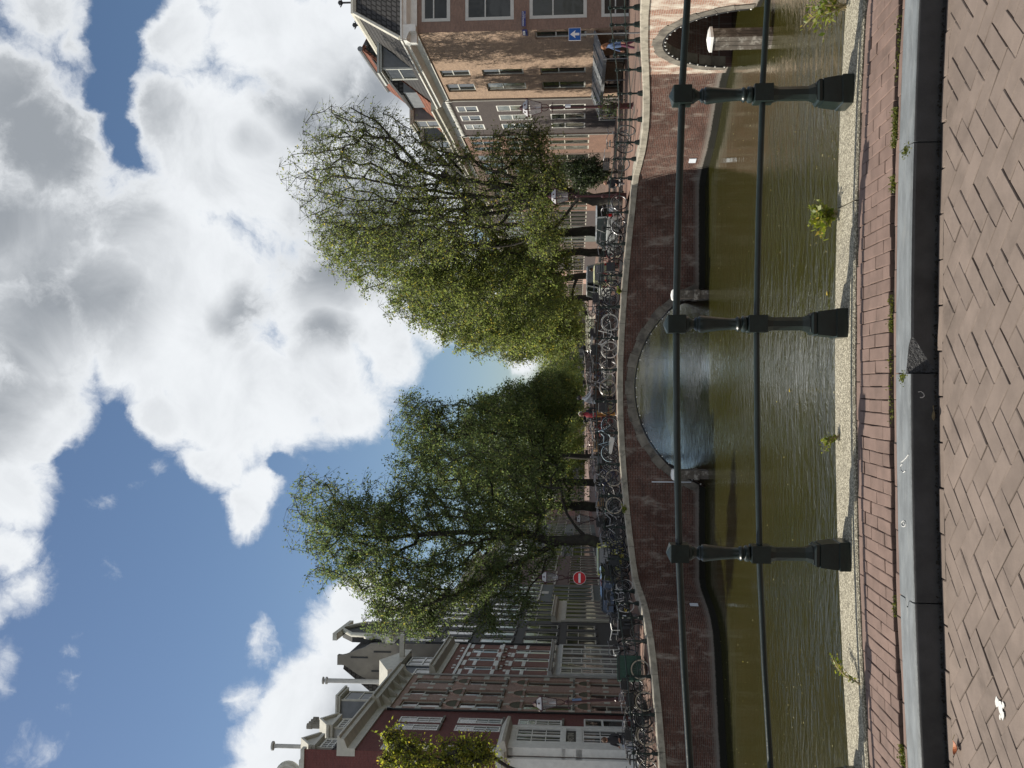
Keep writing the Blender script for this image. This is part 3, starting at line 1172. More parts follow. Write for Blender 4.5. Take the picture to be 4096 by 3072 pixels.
def side_wall(name, label, pts, zt, flip):
    mb = MB()
    u = 0
    for (x0, y0), (x1, y1) in zip(pts, pts[1:]):
        d = math.hypot(x1 - x0, y1 - y0)
        q = [(x0, y0, -.8), (x1, y1, -.8), (x1, y1, zt), (x0, y0, zt)]
        uv = [(u, -.8), (u + d, -.8), (u + d, zt), (u, zt)]
        u += d
        if flip:
            q, uv = q[::-1], uv[::-1]
        mb.face(q, 0, uv)
        n = 0.4 if flip else -0.4
        mb.hexa([(x0, y0, zt), (x0 + n, y0, zt), (x1, y1, zt), (x1 + n, y1, zt), (x0, y0, zt + .2), (x0 + n, y0, zt + .2), (x1, y1, zt + .2), (x1 + n, y1, zt + .2)], 1)
    t = thing(name, label, 'quay wall')
    mb.build('wall', [M_WALLRED, M_COPE], t)


side_wall('quay_wall', 'left brick wall of the canal glimpsed through the wide arch', [(-7.9, 44.5), (-8.4, 60), (-9.4, 75), (-10.5, 105), (-9.5, 160), (-6.0, 220), (1, 300), (16, 460)], 2.25, False)
side_wall('quay_wall', 'right brick wall of the canal glimpsed through the wide arch', [(8.15, 44.5), (8.3, 60), (8.5, 80), (9.1, 110), (10.9, 160), (15.4, 220), (23.9, 300), (41.9, 460)], 2.35, True)

# ------------------------------------------------------------------ railings along the far edge
PO = 0.17
s_first = EDGE.find(-0.7, 37.62)


def edge_railing(label, s0, s1, last=True):
    ks = [k for k in range(-60, 60) if s0 <= s_first + k * 1.262 < s1]
    pts = []
    for k in ks + ([ks[-1] + 1] if last else []):
        s = s_first + k * 1.262
        p, n = EDGE.at(s), EDGE.inn(s)
        pts.append((Vector((p.x + n.x * PO, p.y + n.y * PO, p.z)), math.atan2(EDGE.tan(s).y, EDGE.tan(s).x)))
    o0 = pts[0][0]
    t = thing('railing', label, 'railing', o0)
    for p, a in (pts[:-1] if last else pts):
        o = put('post', POSTF, t, p - o0, a)
    for z, r in ((.83, .020), (.43, .017)):
        for (p, a), (q, a2) in zip(pts, pts[1:]):
            MB().tube([p - o0 + Vector((0, 0, z)), q - o0 + Vector((0, 0, z))], r, 8).build('rail', M_BRONZE, t, 40)
    return t


POSTF = post_mesh(0.905, 10)
POSTF.name = 'post'
edge_railing('green iron railing on the pale coping of the red brick bridge straight ahead', S_L - .3, S_R + .3)
edge_railing('green iron railing along the shaded left quay in front of the parked bicycles', EDGE.find(-24, 27.8), S_L - .3)
edge_railing('green iron railing above the tall narrow arch of the sunlit bridge', S_R + .3, EDGE.L - 6, False)

# rear railing of the bridge
t = thing('railing', 'green iron railing on the far side of the arched bridge behind the bicycles', 'railing', (0, 44.4, 0))
ks = [-6.6 + 1.27 * i for i in range(12)]
for x in ks:
    put('post', POSTF, t, (x, 0, zdk(x) + .04))
for z, r in ((.83, .02), (.43, .017)):
    for a, b in zip(ks, ks[1:]):
        MB().tube([(a, 0, zdk(a) + .04 + z), (b, 0, zdk(b) + .04 + z)], r, 6).build('rail', M_BRONZE, t)

# timber fenders with white caps
M_CAP = pm('white_cap', (0.78, 0.78, 0.76), 0.5, 0.06, 4, 0.05)


def pile(label, loc, h, w, rz):
    t = thing('fender_pile', label, 'mooring pile', (loc[0], loc[1], 0), rz)
    mb = MB()
    r = random.Random(int(h * 100))
    for i in range(3):
        for j in range(3):
            a = -w / 2 + w / 3 * i
            b = -w / 2 + w / 3 * j
            e = .006
            mb.box(a + e, a + w / 3 - e, b + e, b + w / 3 - e, -.8, h + r.uniform(-.015, 0))
    mb.build('timbers', M_WOODDK, t)
    MB().lathe([(w / 2 + .03, h), (w / 2 + .03, h + .07), (w / 2 - .03, h + .11), (.001, h + .15)], sq=True).build('cap', M_CAP, t)
    return t


p_ = atz(3085, 152, 0)
pile('weathered timber pile with a white cap in front of the tall narrow arch', p_, 1.52, .40, 0.62)
for sx_, lab in ((3.46, 'right'), (-3.52, 'left')):
    t = thing('timber_fender', f'grey timber fender with a white cap at the {lab} foot of the wide arch', 'fender', (sx_, 36.9, 0))
    mb = MB()
    for j in range(5):
        mb.box(-.16, .16, -.25 + j * .17, -.25 + j * .17 + .155, -.8, 1.28 - .01 * (j % 2))
    mb.build('boards', M_WOODDK, t)
    MB().box(-.19, .19, -.30, .62, .35, .55).build('rail', M_WOODDK, t)
    MB().lathe([(.21, 1.29), (.21, 1.35), (.17, 1.40), (.001, 1.44)], sq=True, c=(0, -.1)).build('cap', M_CAP, t)

# strings of bulbs under both arches
M_BULB = pm('bulb_glass', (0.75, 0.74, 0.70), 0.15, 0.05, 5, 0, spec=0.9)


def bulbs(label, s_mid, fpt, a0, a1, n, r):
    t = thing('light_string', label, 'light string')
    pts = []
    bme = MB().ball((0, 0, -.03), r, 6).mesh('bulb', M_BULB, 60)
    inn = EDGE.inn(s_mid)
    for i in range(n):
        a = a0 + (a1 - a0) * i / (n - 1)
        s, z = fpt(a)
        p = EDGE.at(s_mid).xy + EDGE.tan(s_mid) * (s - s_mid) - inn * 0.02
        pts.append((p.x, p.y, z))
        put('bulb', bme, t, (p.x, p.y, z - .02))
    MB().tube(pts, .028, 5).build('cable', M_BLACK, t)


bulbs('black cable with clear bulbs along the wide arch of the dark red bridge', s_c, lambda a: (s_c + (CR - .05) * math.sin(a), CZ + (CR - .05) * math.cos(a)), -amax, amax, 27, .028)
bulbs('black cable with clear bulbs along the tall narrow arch at the right', s_c2, lambda a: (s_c2 + (A2 - .05) * math.sin(a), (B2 - .05) * math.cos(a)), -1.45, 1.45, 23, .032)

# small white plates on the walls, water gauge
M_PLATE = pm('white_plate', (0.62, 0.66, 0.72), 0.5, 0.05, 4, 0)


def plate(label, x, y, w, h, s_hint):
    s = EDGE.find(*s_hint)
    best = None
    for i in range(-60, 60):
        u = s + i * .05
        p = EDGE.at(u)
        r, a, b = ray(x, y)
        e = abs(p.x / p.y - r / a)
        if best is None or e < best[0]:
            best = (e, u)
    u = best[1]
    p, n = EDGE.at(u), EDGE.inn(u)
    z = at(x, y, p.y).z
    tg = EDGE.tan(u)
    o = MB().box(-w / 2, w / 2, -.02, .004, -h / 2, h / 2).build('wall_plate', M_PLATE, None, label=label, cat='sign plate')
    o.location = (p.x - n.x * .012, p.y - n.y * .012, z)
    o.rotation_euler = (0, 0, math.atan2(tg.y, tg.x))


plate('small white plate on the sunlit red wall near the corner', 2770, 640, .34, .26, (8.6, 35.5))
plate('small pale plate on the shaded brick wall of the left quay', 2776, 2420, .24, .30, (-8.2, 35.5))
o = MB().box(-.02, .02, -.03, 0, 0, 1.55).build('gauge_strip', M_PLATE, None, label='thin pale vertical strip on the dark wall left of the wide arch', cat='water gauge')
o.location = (at(2700, 1928, 37.6).x, 37.61, 0.55)
o = MB().box(-.02, .02, -.03, 0, 0, 1.35).build('gauge_strip', M_BLACK, None, label='thin dark pipe on the sunlit wall beside the tall narrow arch', cat='water gauge')
o.location = (10.39, 31.75, .2)
o.rotation_euler = (0, 0, -PI / 2)
# ------------------------------------------------------------------ houses
KR, XR0 = 0.0093, 17.05 - 0.0093 * 45


class Plane:
    """the building line of one bank: u runs along the fronts, y inwards, z up"""
    def __init__(self, K, X0, ycorner, side):
        self.K, self.X0, self.side = K, X0, side
        r, a, b = ray(2300, ycorner)
        self.Yc = X0 / (r / a - K)
        self.n = math.sqrt(1 + K * K)
        e = Vector((K, 1, 0)) / self.n
        self.e = e if side == 'L' else -e
        self.o = Vector((X0 + K * self.Yc, self.Yc, 0))
        self.ang = math.atan2(self.e.y, self.e.x)

    def uz(self, x, y):
        r, a, b = ray(x, y)
        Y = self.X0 / (r / a - self.K)
        s = (Y - self.Yc) * self.n
        return (s if self.side == 'L' else -s), EYE + b / a * Y

    def u(self, y, x=2200):
        return self.uz(x, y)[0]

    def z(self, x, y):
        return self.uz(x, y)[1]


PL = Plane(KL, X0L, 3020, 'L')
PR = Plane(KR, XR0, 115, 'R')

M_BRA = brickmat('brick_oxblood', (0.185, 0.062, 0.056), (0.145, 0.052, 0.048), (0.17, 0.105, 0.095), dark=0.2, bumps=0.3)
M_BRB = brickmat('brick_salmon', (0.50, 0.335, 0.27), (0.41, 0.27, 0.22), (0.34, 0.27, 0.24), dark=0.25, bumps=0.3)
M_BRC = brickmat('brick_rust', (0.30, 0.145, 0.115), (0.24, 0.12, 0.095), (0.2, 0.155, 0.14), dark=0.25, bumps=0.3)
M_BRD = pm('black_render', (0.042, 0.042, 0.041), 0.7, 0.15, 2, 0.15)
M_BRF = pm('grey_green_render', (0.11, 0.125, 0.115), 0.75, 0.12, 2, 0.15)
M_BRG = brickmat('brick_umber', (0.17, 0.12, 0.10), (0.135, 0.10, 0.085), (0.15, 0.125, 0.11), dark=0.3, bumps=0.3)
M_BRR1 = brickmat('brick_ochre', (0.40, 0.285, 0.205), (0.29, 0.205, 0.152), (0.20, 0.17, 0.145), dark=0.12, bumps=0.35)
M_BRR2 = brickmat('brick_slate', (0.085, 0.070, 0.068), (0.065, 0.056, 0.056), (0.11, 0.10, 0.095), dark=0.2, bumps=0.3)
M_BRR3 = brickmat('brick_brown', (0.245, 0.145, 0.105), (0.19, 0.115, 0.09), (0.20, 0.165, 0.14), dark=0.3, bumps=0.3)
M_PLASTER = pm('old_plaster', (0.21, 0.195, 0.17), 0.9, 0.18, 0.7, 0.3, 6, col2=(0.15, 0.14, 0.125), c2s=0.5)
M_BAND = pm('sandstone_band', (0.56, 0.55, 0.48), 0.85, 0.15, 3, 0.2)
M_LEAD = pm('lead', (0.17, 0.18, 0.19), 0.5, 0.15, 3, 0.15)
M_SHOPGREY = pm('grey_shop_paint', (0.50, 0.515, 0.515), 0.5, 0.1, 2, 0.05)
M_NAVY = pm('navy_boards', (0.022, 0.027, 0.04), 0.5, 0.15, 5, 0.1)


def tilemat(name, c, c2, ph=0.30, pw=0.24):
    m = brickmat(name, c, c2, [q * 0.25 for q in c], pw, ph, dark=0.5, msize=0.14, bumps=1.0)
    return m


M_SLATE = tilemat('dark_roof_tile', (0.075, 0.072, 0.070), (0.055, 0.054, 0.055))
M_TILERED = tilemat('red_roof_tile', (0.27, 0.105, 0.065), (0.20, 0.08, 0.052))
WCACHE = {}


def window(parent, a, b, c, d, style='sash', mat=None, rz=0.0, org=(0, 0, 0), sill=None, setback=0.07, fw_=0.075):
    """frame, panes and sill of one opening; a..b along the wall, c..d in height, in the parent's frame"""
    mat = mat or M_CREAM
    w_, h_ = round(b - a, 3), round(d - c, 3)
    key = (w_, h_, style, mat.name, setback, fw_)
    if key not in WCACHE:
        mb = MB()
        y0, y1 = setback, setback + 0.07
        mb.box(0, fw_, y0, y1, 0, h_)
        mb.box(w_ - fw_, w_, y0, y1, 0, h_)
        mb.box(fw_, w_ - fw_, y0, y1, 0, fw_ * 1.1)
        mb.box(fw_, w_ - fw_, y0, y1, h_ - fw_, h_)
        gl = MB()
        x0, x1, zb, zt = fw_, w_ - fw_, fw_ * 1.1, h_ - fw_
        yg = setback + 0.045
        if style in ('sash', 'sash4'):
            zm = zb + (zt - zb) * 0.60
            mb.box(x0, x1, y0 + .015, y1 - .005, zm - .03, zm + .03)
            if style == 'sash4':
                xm = (x0 + x1) / 2
                mb.box(xm - .016, xm + .016, y0 + .02, y1 - .012, zb, zt)
                for q in (zb + (zm - zb) * .5, zm + (zt - zm) * .5):
                    mb.box(x0, x1, y0 + .022, y1 - .014, q - .016, q + .016)
            gl.face([(x0, yg, zb), (x1, yg, zb), (x1, yg, zm - .03), (x0, yg, zm - .03)])
            gl.face([(x0, yg - .02, zm + .03), (x1, yg - .02, zm + .03), (x1, yg - .02, zt), (x0, yg - .02, zt)])
        elif style == 'cross':
            zm = zb + (zt - zb) * 0.55
            xm = x0 + (x1 - x0) * 0.5
            mb.box(x0, x1, y0, y1 - .005, zm - .05, zm + .05)
            mb.box(xm - .045, xm + .045, y0 + .003, y1 - .008, zb, zt)
            for p, q in ((x0, xm - .045), (xm + .045, x1)):
                gl.face([(p, yg, zb), (q, yg, zb), (q, yg, zm - .05), (p, yg, zm - .05)])
                gl.face([(p, yg, zm + .05), (q, yg, zm + .05), (q, yg, zt), (p, yg, zt)])
        elif style[0] == 'g':
            nx, nz = int(style[1]), int(style[2])
            for i in range(1, nx):
                x = x0 + (x1 - x0) * i / nx
                mb.box(x - .02, x + .02, y0 + .015, y1 - .01, zb, zt)
            for i in range(1, nz):
                z = zb + (zt - zb) * i / nz
                mb.box(x0, x1, y0 + .018, y1 - .013, z - .02, z + .02)
            gl.face([(x0, yg, zb), (x1, yg, zb), (x1, yg, zt), (x0, yg, zt)])
        else:
            gl.face([(x0, yg, zb), (x1, yg, zb), (x1, yg, zt), (x0, yg, zt)])
        WCACHE[key] = (mb.mesh('window', mat), gl.mesh('pane', M_GLASS))
    fm, gm = WCACHE[key]
    R = Matrix.Translation(org) @ Matrix.Rotation(rz, 4, 'Z')
    o = put('window', fm, parent)
    o.matrix_local = R @ Matrix.Translation((a, 0, c))
    put('pane', gm, o)
    if sill is not None:
        k2 = ('sill', w_, sill.name)
        if k2 not in WCACHE:
            WCACHE[k2] = MB().box(-.09, w_ + .09, -.09, .06, -.11, -.002).mesh('sill', sill)
        put('sill', WCACHE[k2], o)
    return o


def wall_panel(parent, name, u0, u1, z0, z1, holes, mat, rz=0.0, org=(0, 0, 0), rev=0.14):
    us = sorted({u0, u1, *[h[0] for h in holes], *[h[1] for h in holes]})
    zs = sorted({z0, z1, *[h[2] for h in holes], *[h[3] for h in holes]})
    us = [q for q in us if u0 - 1e-6 <= q <= u1 + 1e-6]
    zs = [q for q in zs if z0 - 1e-6 <= q <= z1 + 1e-6]
    mb = MB()
    for a, b in zip(us, us[1:]):
        for c, d in zip(zs, zs[1:]):
            m_, n_ = (a + b) / 2, (c + d) / 2
            if any(h[0] < m_ < h[1] and h[2] < n_ < h[3] for h in holes):
                continue
            mb.face([(a, 0, c), (b, 0, c), (b, 0, d), (a, 0, d)])
    for h in holes:
        a, b, c, d = h[:4]
        a, b, c, d = max(a, u0), min(b, u1), max(c, z0), min(d, z1)
        mb.face([(a, 0, c), (a, 0, d), (a, rev, d), (a, rev, c)])
        mb.face([(b, 0, d), (b, 0, c), (b, rev, c), (b, rev, d)])
        mb.face([(a, 0, d), (b, 0, d), (b, rev, d), (a, rev, d)])
        mb.face([(b, 0, c), (a, 0, c), (a, rev, c), (b, rev, c)])
    o = mb.build(name, mat, parent)
    o.matrix_local = Matrix.Translation(org) @ Matrix.Rotation(rz, 4, 'Z')
    return o


def cornice(parent, u0, u1, z0, z1, proj, mat, y0=0.0, ends=True, brackets=0, bmat=None, top=None):
    h = z1 - z0
    prof = [(y0, z0), (-proj * .12, z0), (-proj * .16, z0 + h * .42), (-proj * .45, z0 + h * .52), (-proj * .78, z0 + h * .62), (-proj * .82, z0 + h * .84), (-proj, z0 + h * .90), (-proj, z1), (y0 + .25, z1 + .02), (y0 + .25, z0)]
    o = MB().prism(prof, lambda a, b, t: (t, a, b), u0, u1).build('cornice', mat, parent)
    if brackets:
        mb = MB()
        for i in range(brackets):
            u = u0 + (u1 - u0) * (i + .5) / brackets
            MB().prism([(-proj * .15, z0 + .04), (-proj * .3, z0 + .04), (-proj * .74, z0 + h * .56), (-proj * .15, z0 + h * .56)], lambda a, b, t: (t, a, b), u - .09, u + .09).build('bracket', bmat or mat, o)
    return o


def body(parent, u0, u1, z0, z1, depth, mat, y0=0.01):
    """the sides and back of a house behind its front"""
    mb = MB()
    mb.face([(u0, y0, z0), (u0, y0, z1), (u0, depth, z1), (u0, depth, z0)][::1])
    mb.face([(u1, y0, z1), (u1, y0, z0), (u1, depth, z0), (u1, depth, z1)])
    mb.face([(u1, depth, z0), (u0, depth, z0), (u0, depth, z1), (u1, depth, z1)])
    mb.face([(u0, y0, z1), (u1, y0, z1), (u1, depth, z1), (u0, depth, z1)])
    mb.face([(u0, .30, z0), (u1, .30, z0), (u1, .30, z1), (u0, .30, z1)])
    return mb.build('body', mat, parent)


def roof(parent, u0, u1, ye, ze, yr, zr, yb, zb, mat, name='roof'):
    prof = [(ye, ze), (yr, zr), (yb, zb), (yb, zb - .2), (yr, zr - .25), (ye, ze - .2)]
    return MB().prism(prof, lambda a, b, t: (t, a, b), u0, u1).build(name, mat, parent)


def dormer(parent, u0, u1, z0, z1, y0, depth, matw, wmat, style='g43', ped=False, flat=True, sidem=None):
    sidem = sidem or M_LEAD
    d = MB()
    d.box(u0, u1, y0 + .02, y0 + depth, z0, z1).build('dormer', sidem, parent)
    dd = parent.children[-1] if parent.children else None
    o = [c for c in parent.children if c.name.startswith('dormer')][-1]
    w1 = window(o, u0 + .05, u1 - .05, z0 + .1, z1 - .12, style, wmat, org=(0, y0 - .10, 0), setback=0.04)
    w1.name = 'dormer_window'
    mb = MB()
    mb.box(u0 - .04, u0 + .06, y0 - .08, y0 + .02, z0, z1)
    mb.box(u1 - .06, u1 + .04, y0 - .08, y0 + .02, z0, z1)
    if ped:
        mb.box(u0 - .2, u1 + .2, y0 - .24, y0 + depth, z1, z1 + .16)
        um = (u0 + u1) / 2
        mb.prism([(u0 - .2, z1 + .162), (u1 + .2, z1 + .162), (um, z1 + .75)], lambda a, b, t: (a, t, b), y0 - .14, y0 + depth)
        for sg in (-1, 1):
            e = um + sg * (u1 - um + .27)
            mb.prism([(e, z1 + .165), (um, z1 + .76), (um, z1 + .90), (e, z1 + .29)], lambda a, b, t: (a, t, b), y0 - .27 - .002 * sg, y0 + depth)
    else:
        mb.box(u0 - .15, u1 + .15, y0 - .25, y0 + depth, z1, z1 + .12)
        mb.box(u0 - .22, u1 + .22, y0 - .33, y0 + depth, z1 + .122, z1 + .24)
    mb.build('dormer_trim', matw, o)
    return o


BASEZ = 2.25


def house(plane, label, u0, u1, zt, mat, wins, depth=9.0, group=None, wmat=None, sill=None, near=True, far=True, bodymat=None, setback=0.07):
    h = thing('house', label, 'house', plane.o + plane.e * u0 + Vector((0, 0, 0)), plane.ang, group)
    wall_panel(h, 'wall', 0, u1 - u0, BASEZ - .4, zt, [(w_[0] - u0, w_[1] - u0, w_[2], w_[3]) for w_ in wins], mat)
    body(h, 0 if near else .35, u1 - u0 - (0 if far else .35), BASEZ - .4, zt - .02, depth, bodymat or mat)
    for w_ in wins:
        window(h, w_[0] - u0, w_[1] - u0, w_[2], w_[3], w_[4] if len(w_) > 4 else 'sash', (w_[5] if len(w_) > 5 else None) or wmat, sill=sill, setback=setback)
    return h


# ---- left bank, from the corner inwards -------------------------------------------------
# A: ox-blood corner house with the white shop front
colsA = [(4.26, 5.12), (3.02, 3.90), (0.02, 0.80)]
wA = [(a, b, c, d, 'sash4') for a, b in colsA for c, d in ((11.72, 13.85), (8.74, 10.94))] + [(a, b, 5.82, 7.96, 'sash4') for a, b in colsA[:2]] + [(3.15, 5.45, 2.75, 4.75, 'cross')]
hA = house(PL, 'dark red brick corner house with white sash windows and a white shop front', -.2, 6.30, 14.92, M_BRA, wA, 10, wmat=M_WHITE, sill=M_GREYSTONE, setback=-0.02, near=False)
UA = -.2
cornice(hA, -.05, 6.55, 14.92, 15.72, .62, M_CREAM)
roof(hA, 0.0, 6.5, -.2, 15.74, 3.2, 19.3, 10, 15.7, M_SLATE)
for a, b in ((.42 + .2, 1.72 + .2), (3.45 + .2, 4.95 + .2)):
    dormer(hA, a, b, 15.74, 16.85, .18, 2.2, M_CREAM, M_WHITE, 'g43', ped=True, sidem=M_SHOPGREY)
fl = MB().tube([(2.5, .7, 16.2), (2.5, .7, 19.4)], .10, 10).tube([(2.5, .7, 19.42), (2.5, .7, 19.5)], .22, 10).build('flue', pm('zinc', (0.42, 0.42, 0.41), .5, .1, 4), hA, 40)
# near side wall with its raised gable and stone scroll
so = wall_panel(hA, 'side_wall', -10, 0, BASEZ - .4, 17.2, [(-2.4, -1.35, 11.7, 13.8), (-2.4, -1.35, 8.7, 10.9)], M_BRA, -PI / 2, (-.012, 0, 0))
for c, d in ((11.7, 13.8), (8.7, 10.9)):
    window(hA, -2.4, -1.35, c, d, 'sash4', M_WHITE, -PI / 2, (-.012, 0, 0), sill=M_GREYSTONE, setback=-.02)
MB().box(-.09, .34, .0, 10, 17.2, 17.36).build('gable_cap', M_BAND, hA)
sc_mb = MB()
spir = [(0.18 + .55 * math.cos(t) * (1 - t / 14), .55 * math.sin(t) * (1 - t / 14)) for t in [i * .35 for i in range(32)]]
sc_mb.tube([(.1, 1.0 + a, 17.98 + b) for a, b in spir], [.10 * (1 - i / 48) for i in range(32)], 6)
sc_mb.prism([(.50 * math.cos(i * PI / 10) + 1.1, 17.98 + .55 * math.sin(i * PI / 10)) for i in range(20)], lambda a, b, t: (t, a, b), .12, .24)
sc_mb.box(.0, .3, .5, 2.2, 17.362, 17.45)
sc_mb.build('scroll_stone', M_BAND, hA, 50)
# shop front
UO = 0.2
sf = MB()
SY = -0.34
SW = M_WHITE
xs0, xs1 = -.12, 3.20
lv = [(2.0, 2.42), (4.86, 5.12), (5.58, 5.74), (7.9, 8.12)]
for c, d in lv:
    sf.box(xs0, xs1, SY, -.004, c, d)
for a, b in ((xs0, .86), (2.88, xs1)):
    sf.box(a, b, SY - .02, -.006, 1.95, 8.13)
sf.box(xs0 + .1, xs1 - .1, SY + .1, -.01, 5.12, 5.58, 1)
so = sf.build('shop_front', [SW, M_BLACK], hA)
cb_ = MB().prism([(-.34, 8.13), (-.72, 8.22), (-.75, 8.34), (-.3, 8.62), (-.004, 8.66), (-.004, 8.13)], lambda a, b, t: (t, a, b), -.5, 3.3).build('shop_canopy', M_CREAM, so)
for c, d in ((2.42, 4.86), (5.74, 7.9)):
    for a, b in ((.86, 1.87), (1.87, 2.88)):
        w1 = window(hA, a, b, c, d, 'g23', M_WHITE, org=(0, SY + .01, 0), setback=0.02, fw_=.10)
sgn = put('lettering', text_mesh('PASTINI', .40, pm('gilt_lettering', (0.45, 0.43, 0.36), .5, .1), 'lettering'), so)
sgn.rotation_euler = (PI / 2, 0, 0)
sgn.location = (1.87, SY + .092, 5.35)
for k in range(2):                                         # shop front on the near side
    sf2 = MB()
    ys0 = .05 + k * 2.6
    for c, d in lv:
        sf2.box(-.34, -.016, ys0, ys0 + 2.6, c, d)
    for a in (ys0, ys0 + 2.2):
        sf2.box(-.36, -.018, a, a + .4, 1.95, 8.13)
    sf2.box(-.24, -.02, ys0 + .4, ys0 + 2.2, 5.12, 5.58, 1)
    o2 = sf2.build('side_shop_front', [SW, M_BLACK], hA)
    for c, d in ((2.42, 4.86), (5.74, 7.9)):
        window(hA, -(ys0 + 2.2), -(ys0 + .4), c, d, 'g33', M_WHITE, -PI / 2, (-.33, 0, 0), setback=.02, fw_=.09)
    MB().prism([(-.34, 8.13), (-.72, 8.22), (-.75, 8.34), (-.3, 8.62), (-.016, 8.66), (-.016, 8.13)], lambda a, b, t: (a, t, b), ys0 if k else -.3, ys0 + 2.6).build('side_canopy', M_CREAM, o2)

# B: salmon brick house with stone bands and round-headed windows
colsB = [(11.86, 12.96), (9.46, 10.62), (7.02, 8.34)]
rowsB = [(12.24, 14.36), (9.16, 11.30), (5.33, 7.95), (2.30, 4.40)]
wB = [(a, b, c, d, 'sash') for a, b in colsB for c, d in rowsB]
hB = house(PL, 'salmon brick house with pale stone bands and arched window heads', 6.33, 13.72, 14.72, M_BRB, wB, 10, wmat=M_CREAM, sill=M_GREYSTONE, setback=.10)
UB = 6.33
cornice(hB, 0, 7.39, 14.72, 15.62, .75, M_CREAM, brackets=5)
bands = MB()
for z in (13.3, 12.25, 10.35, 9.18, 6.85, 5.36, 3.5, 2.4, 14.3):
    edges = [0] + [q for a, b in sorted(colsB) for q in (a - UB - .02, b - UB + .02)] + [7.39]
    for a, b in zip(edges[::2], edges[1::2]):
        MB().box(a, a + .34, -.022, .0, z - .16, z + .16).build('stone_band', M_BAND, hB)
        MB().box(b - .34, b, -.022, .0, z - .16, z + .16).build('stone_band', M_BAND, hB)
for ri, (c, d) in enumerate(rowsB[1:]):
    for a, b in colsB:
        a, b = a - UB, b - UB
        m_, r_ = (a + b) / 2, (b - a) / 2
        am = MB()
        N = 9
        for i in range(N):
            t0, t1 = PI * i / N + .02, PI * (i + 1) / N - .02
            q = []
            for yy in (-.035, .05):
                for t, rr in ((t0, r_ + .0), (t1, r_ + .0), (t0, r_ + .22), (t1, r_ + .22)):
                    q.append((m_ + rr * math.cos(t), yy, d + .14 + rr * .82 * math.sin(t)))
            am.hexa(q)
        am.box(m_ - .10, m_ + .10, -.075, .0, d + .14 + r_ * .8, d + .14 + r_ * .82 + .32, 1)
        am.box(a - .26, a + .0, -.045, .0, d - .02, d + .16, 1)
        am.box(b - .0, b + .26, -.045, .0, d - .02, d + .16, 1)
        ao = am.build('arch', [pm('pink_arch_brick', (0.50, 0.33, 0.265), .85, .15, 5), M_BAND], hB)
        MB().prism([(m_ + r_ * math.cos(t), d + .14 + r_ * .82 * math.sin(t)) for t in [PI * i / 10 for i in range(11)]], lambda p, q, t: (p, t, q), -.018, .0).build('tympanum', pm('tympanum_tile', (0.10, 0.095, 0.055), .8, .4, 20, .6, 40), ao)
roof(hB, 0, 7.39, -.1, 15.64, 3.5, 18.6, 10, 15.6, M_SLATE)
dormer(hB, 2.6, 4.3, 15.64, 17.9, .3, 3, M_CREAM, M_CREAM, 'sash')
for i, u in enumerate((5.6, 6.0, 6.45, 6.9)):
    MB().tube([(u, 2.6, 17.0), (u, 2.6, 20.3 - .15 * (i == 3))], .14, 8).tube([(u, 2.6, 20.3), (u, 2.6, 20.6)], .17, 8).build('chimney_pipe', M_PLASTER, hB, 40)

# C: low rust-brick house with white bands, grey shop front and a hoist dormer
uC0, uC1 = 13.75, 22.5
colsC = [(PL.u(2684), PL.u(2668)), (PL.u(2648), PL.u(2632)), (PL.u(2616), PL.u(2599))]
ztC = PL.z(1804, 2697)
rC1 = (PL.z(1966, 2676), PL.z(1850, 2676))
rC2 = (PL.z(2192, 2676), PL.z(2041, 2676))
wC = [(a, b, rC1[0], rC1[1], 'sash') for a, b in colsC] + [(a, b, rC2[0], rC2[1], 'sash') for a, b in colsC]
hC = house(PL, 'rust brick house with white striped arches and a grey panelled shop front', uC0, uC1, ztC + .9, M_BRC, wC, 10, wmat=M_WHITE, setback=.05)
cornice(hC, 0, uC1 - uC0, ztC + .55, ztC + 1.25, .7, M_CREAM)
MB().box(0, uC1 - uC0, -.10, -.002, ztC - .25, ztC - .10).build('frieze_strip', M_WHITE, hC)
for rr in (rC1, rC2):
    mb = MB()
    for z in (rr[0] - .1, rr[0] + (rr[1] - rr[0]) * .68, rr[1] + .1):
        edges = [0] + [q for a, b in colsC for q in (a - uC0 - .02, b - uC0 + .02)] + [uC1 - uC0]
        for a, b in zip(edges[::2], edges[1::2]):
            MB().box(a, b, -.025, 0, z - .11, z + .11).build('stone_band', M_WHITE, hC)
    for a, b in colsC:
        mb = MB()
        a, b = a - uC0, b - uC0
        m_, r_ = (a + b) / 2, (b - a) / 2 + .1
        for i in range(7):
            t0, t1 = PI * (i + .08) / 7, PI * (i + .92) / 7
            q = []
            for yy in (-.05, .02):
                for t, k in ((t0, r_), (t1, r_), (t0, r_ + .35), (t1, r_ + .35)):
                    q.append((m_ + k * math.cos(t), yy, rr[1] + .22 + k * .55 * math.sin(t)))
            mb.hexa(q, i % 2)
        mb.build('striped_arch', [M_WHITE, M_BRC], hC)
        MB().box(a - .15, b + .15, -.28, -.02, rr[0] - .38, rr[0] - .24).build('sill_shelf', M_WHITE, hC)
zs0, zs1 = PL.z(2455, 2640), PL.z(2232, 2640)
mb = MB().box(.1, uC1 - uC0 - .1, -.16, -.004, 1.9, zs1)
so = mb.build('shop_front', M_SHOPGREY, hC)
cornice(so, 0, uC1 - uC0, zs1, zs1 + .5, .5, M_SHOPGREY)
nu = 6
for i in range(nu):
    a = .35 + i * (uC1 - uC0 - .7) / nu
    b = a + (uC1 - uC0 - .7) / nu - .18
    window(hC, a, b, zs1 - 4.0, zs1 - .2, 'g26' if i % 2 == 0 else 'sash', M_WHITE, org=(0, -.235, 0), setback=.0)
mb = MB().box(2.0, 7.0, .5, 6, ztC + 1.2, ztC + 3.6).build('attic', M_NAVY, hC)
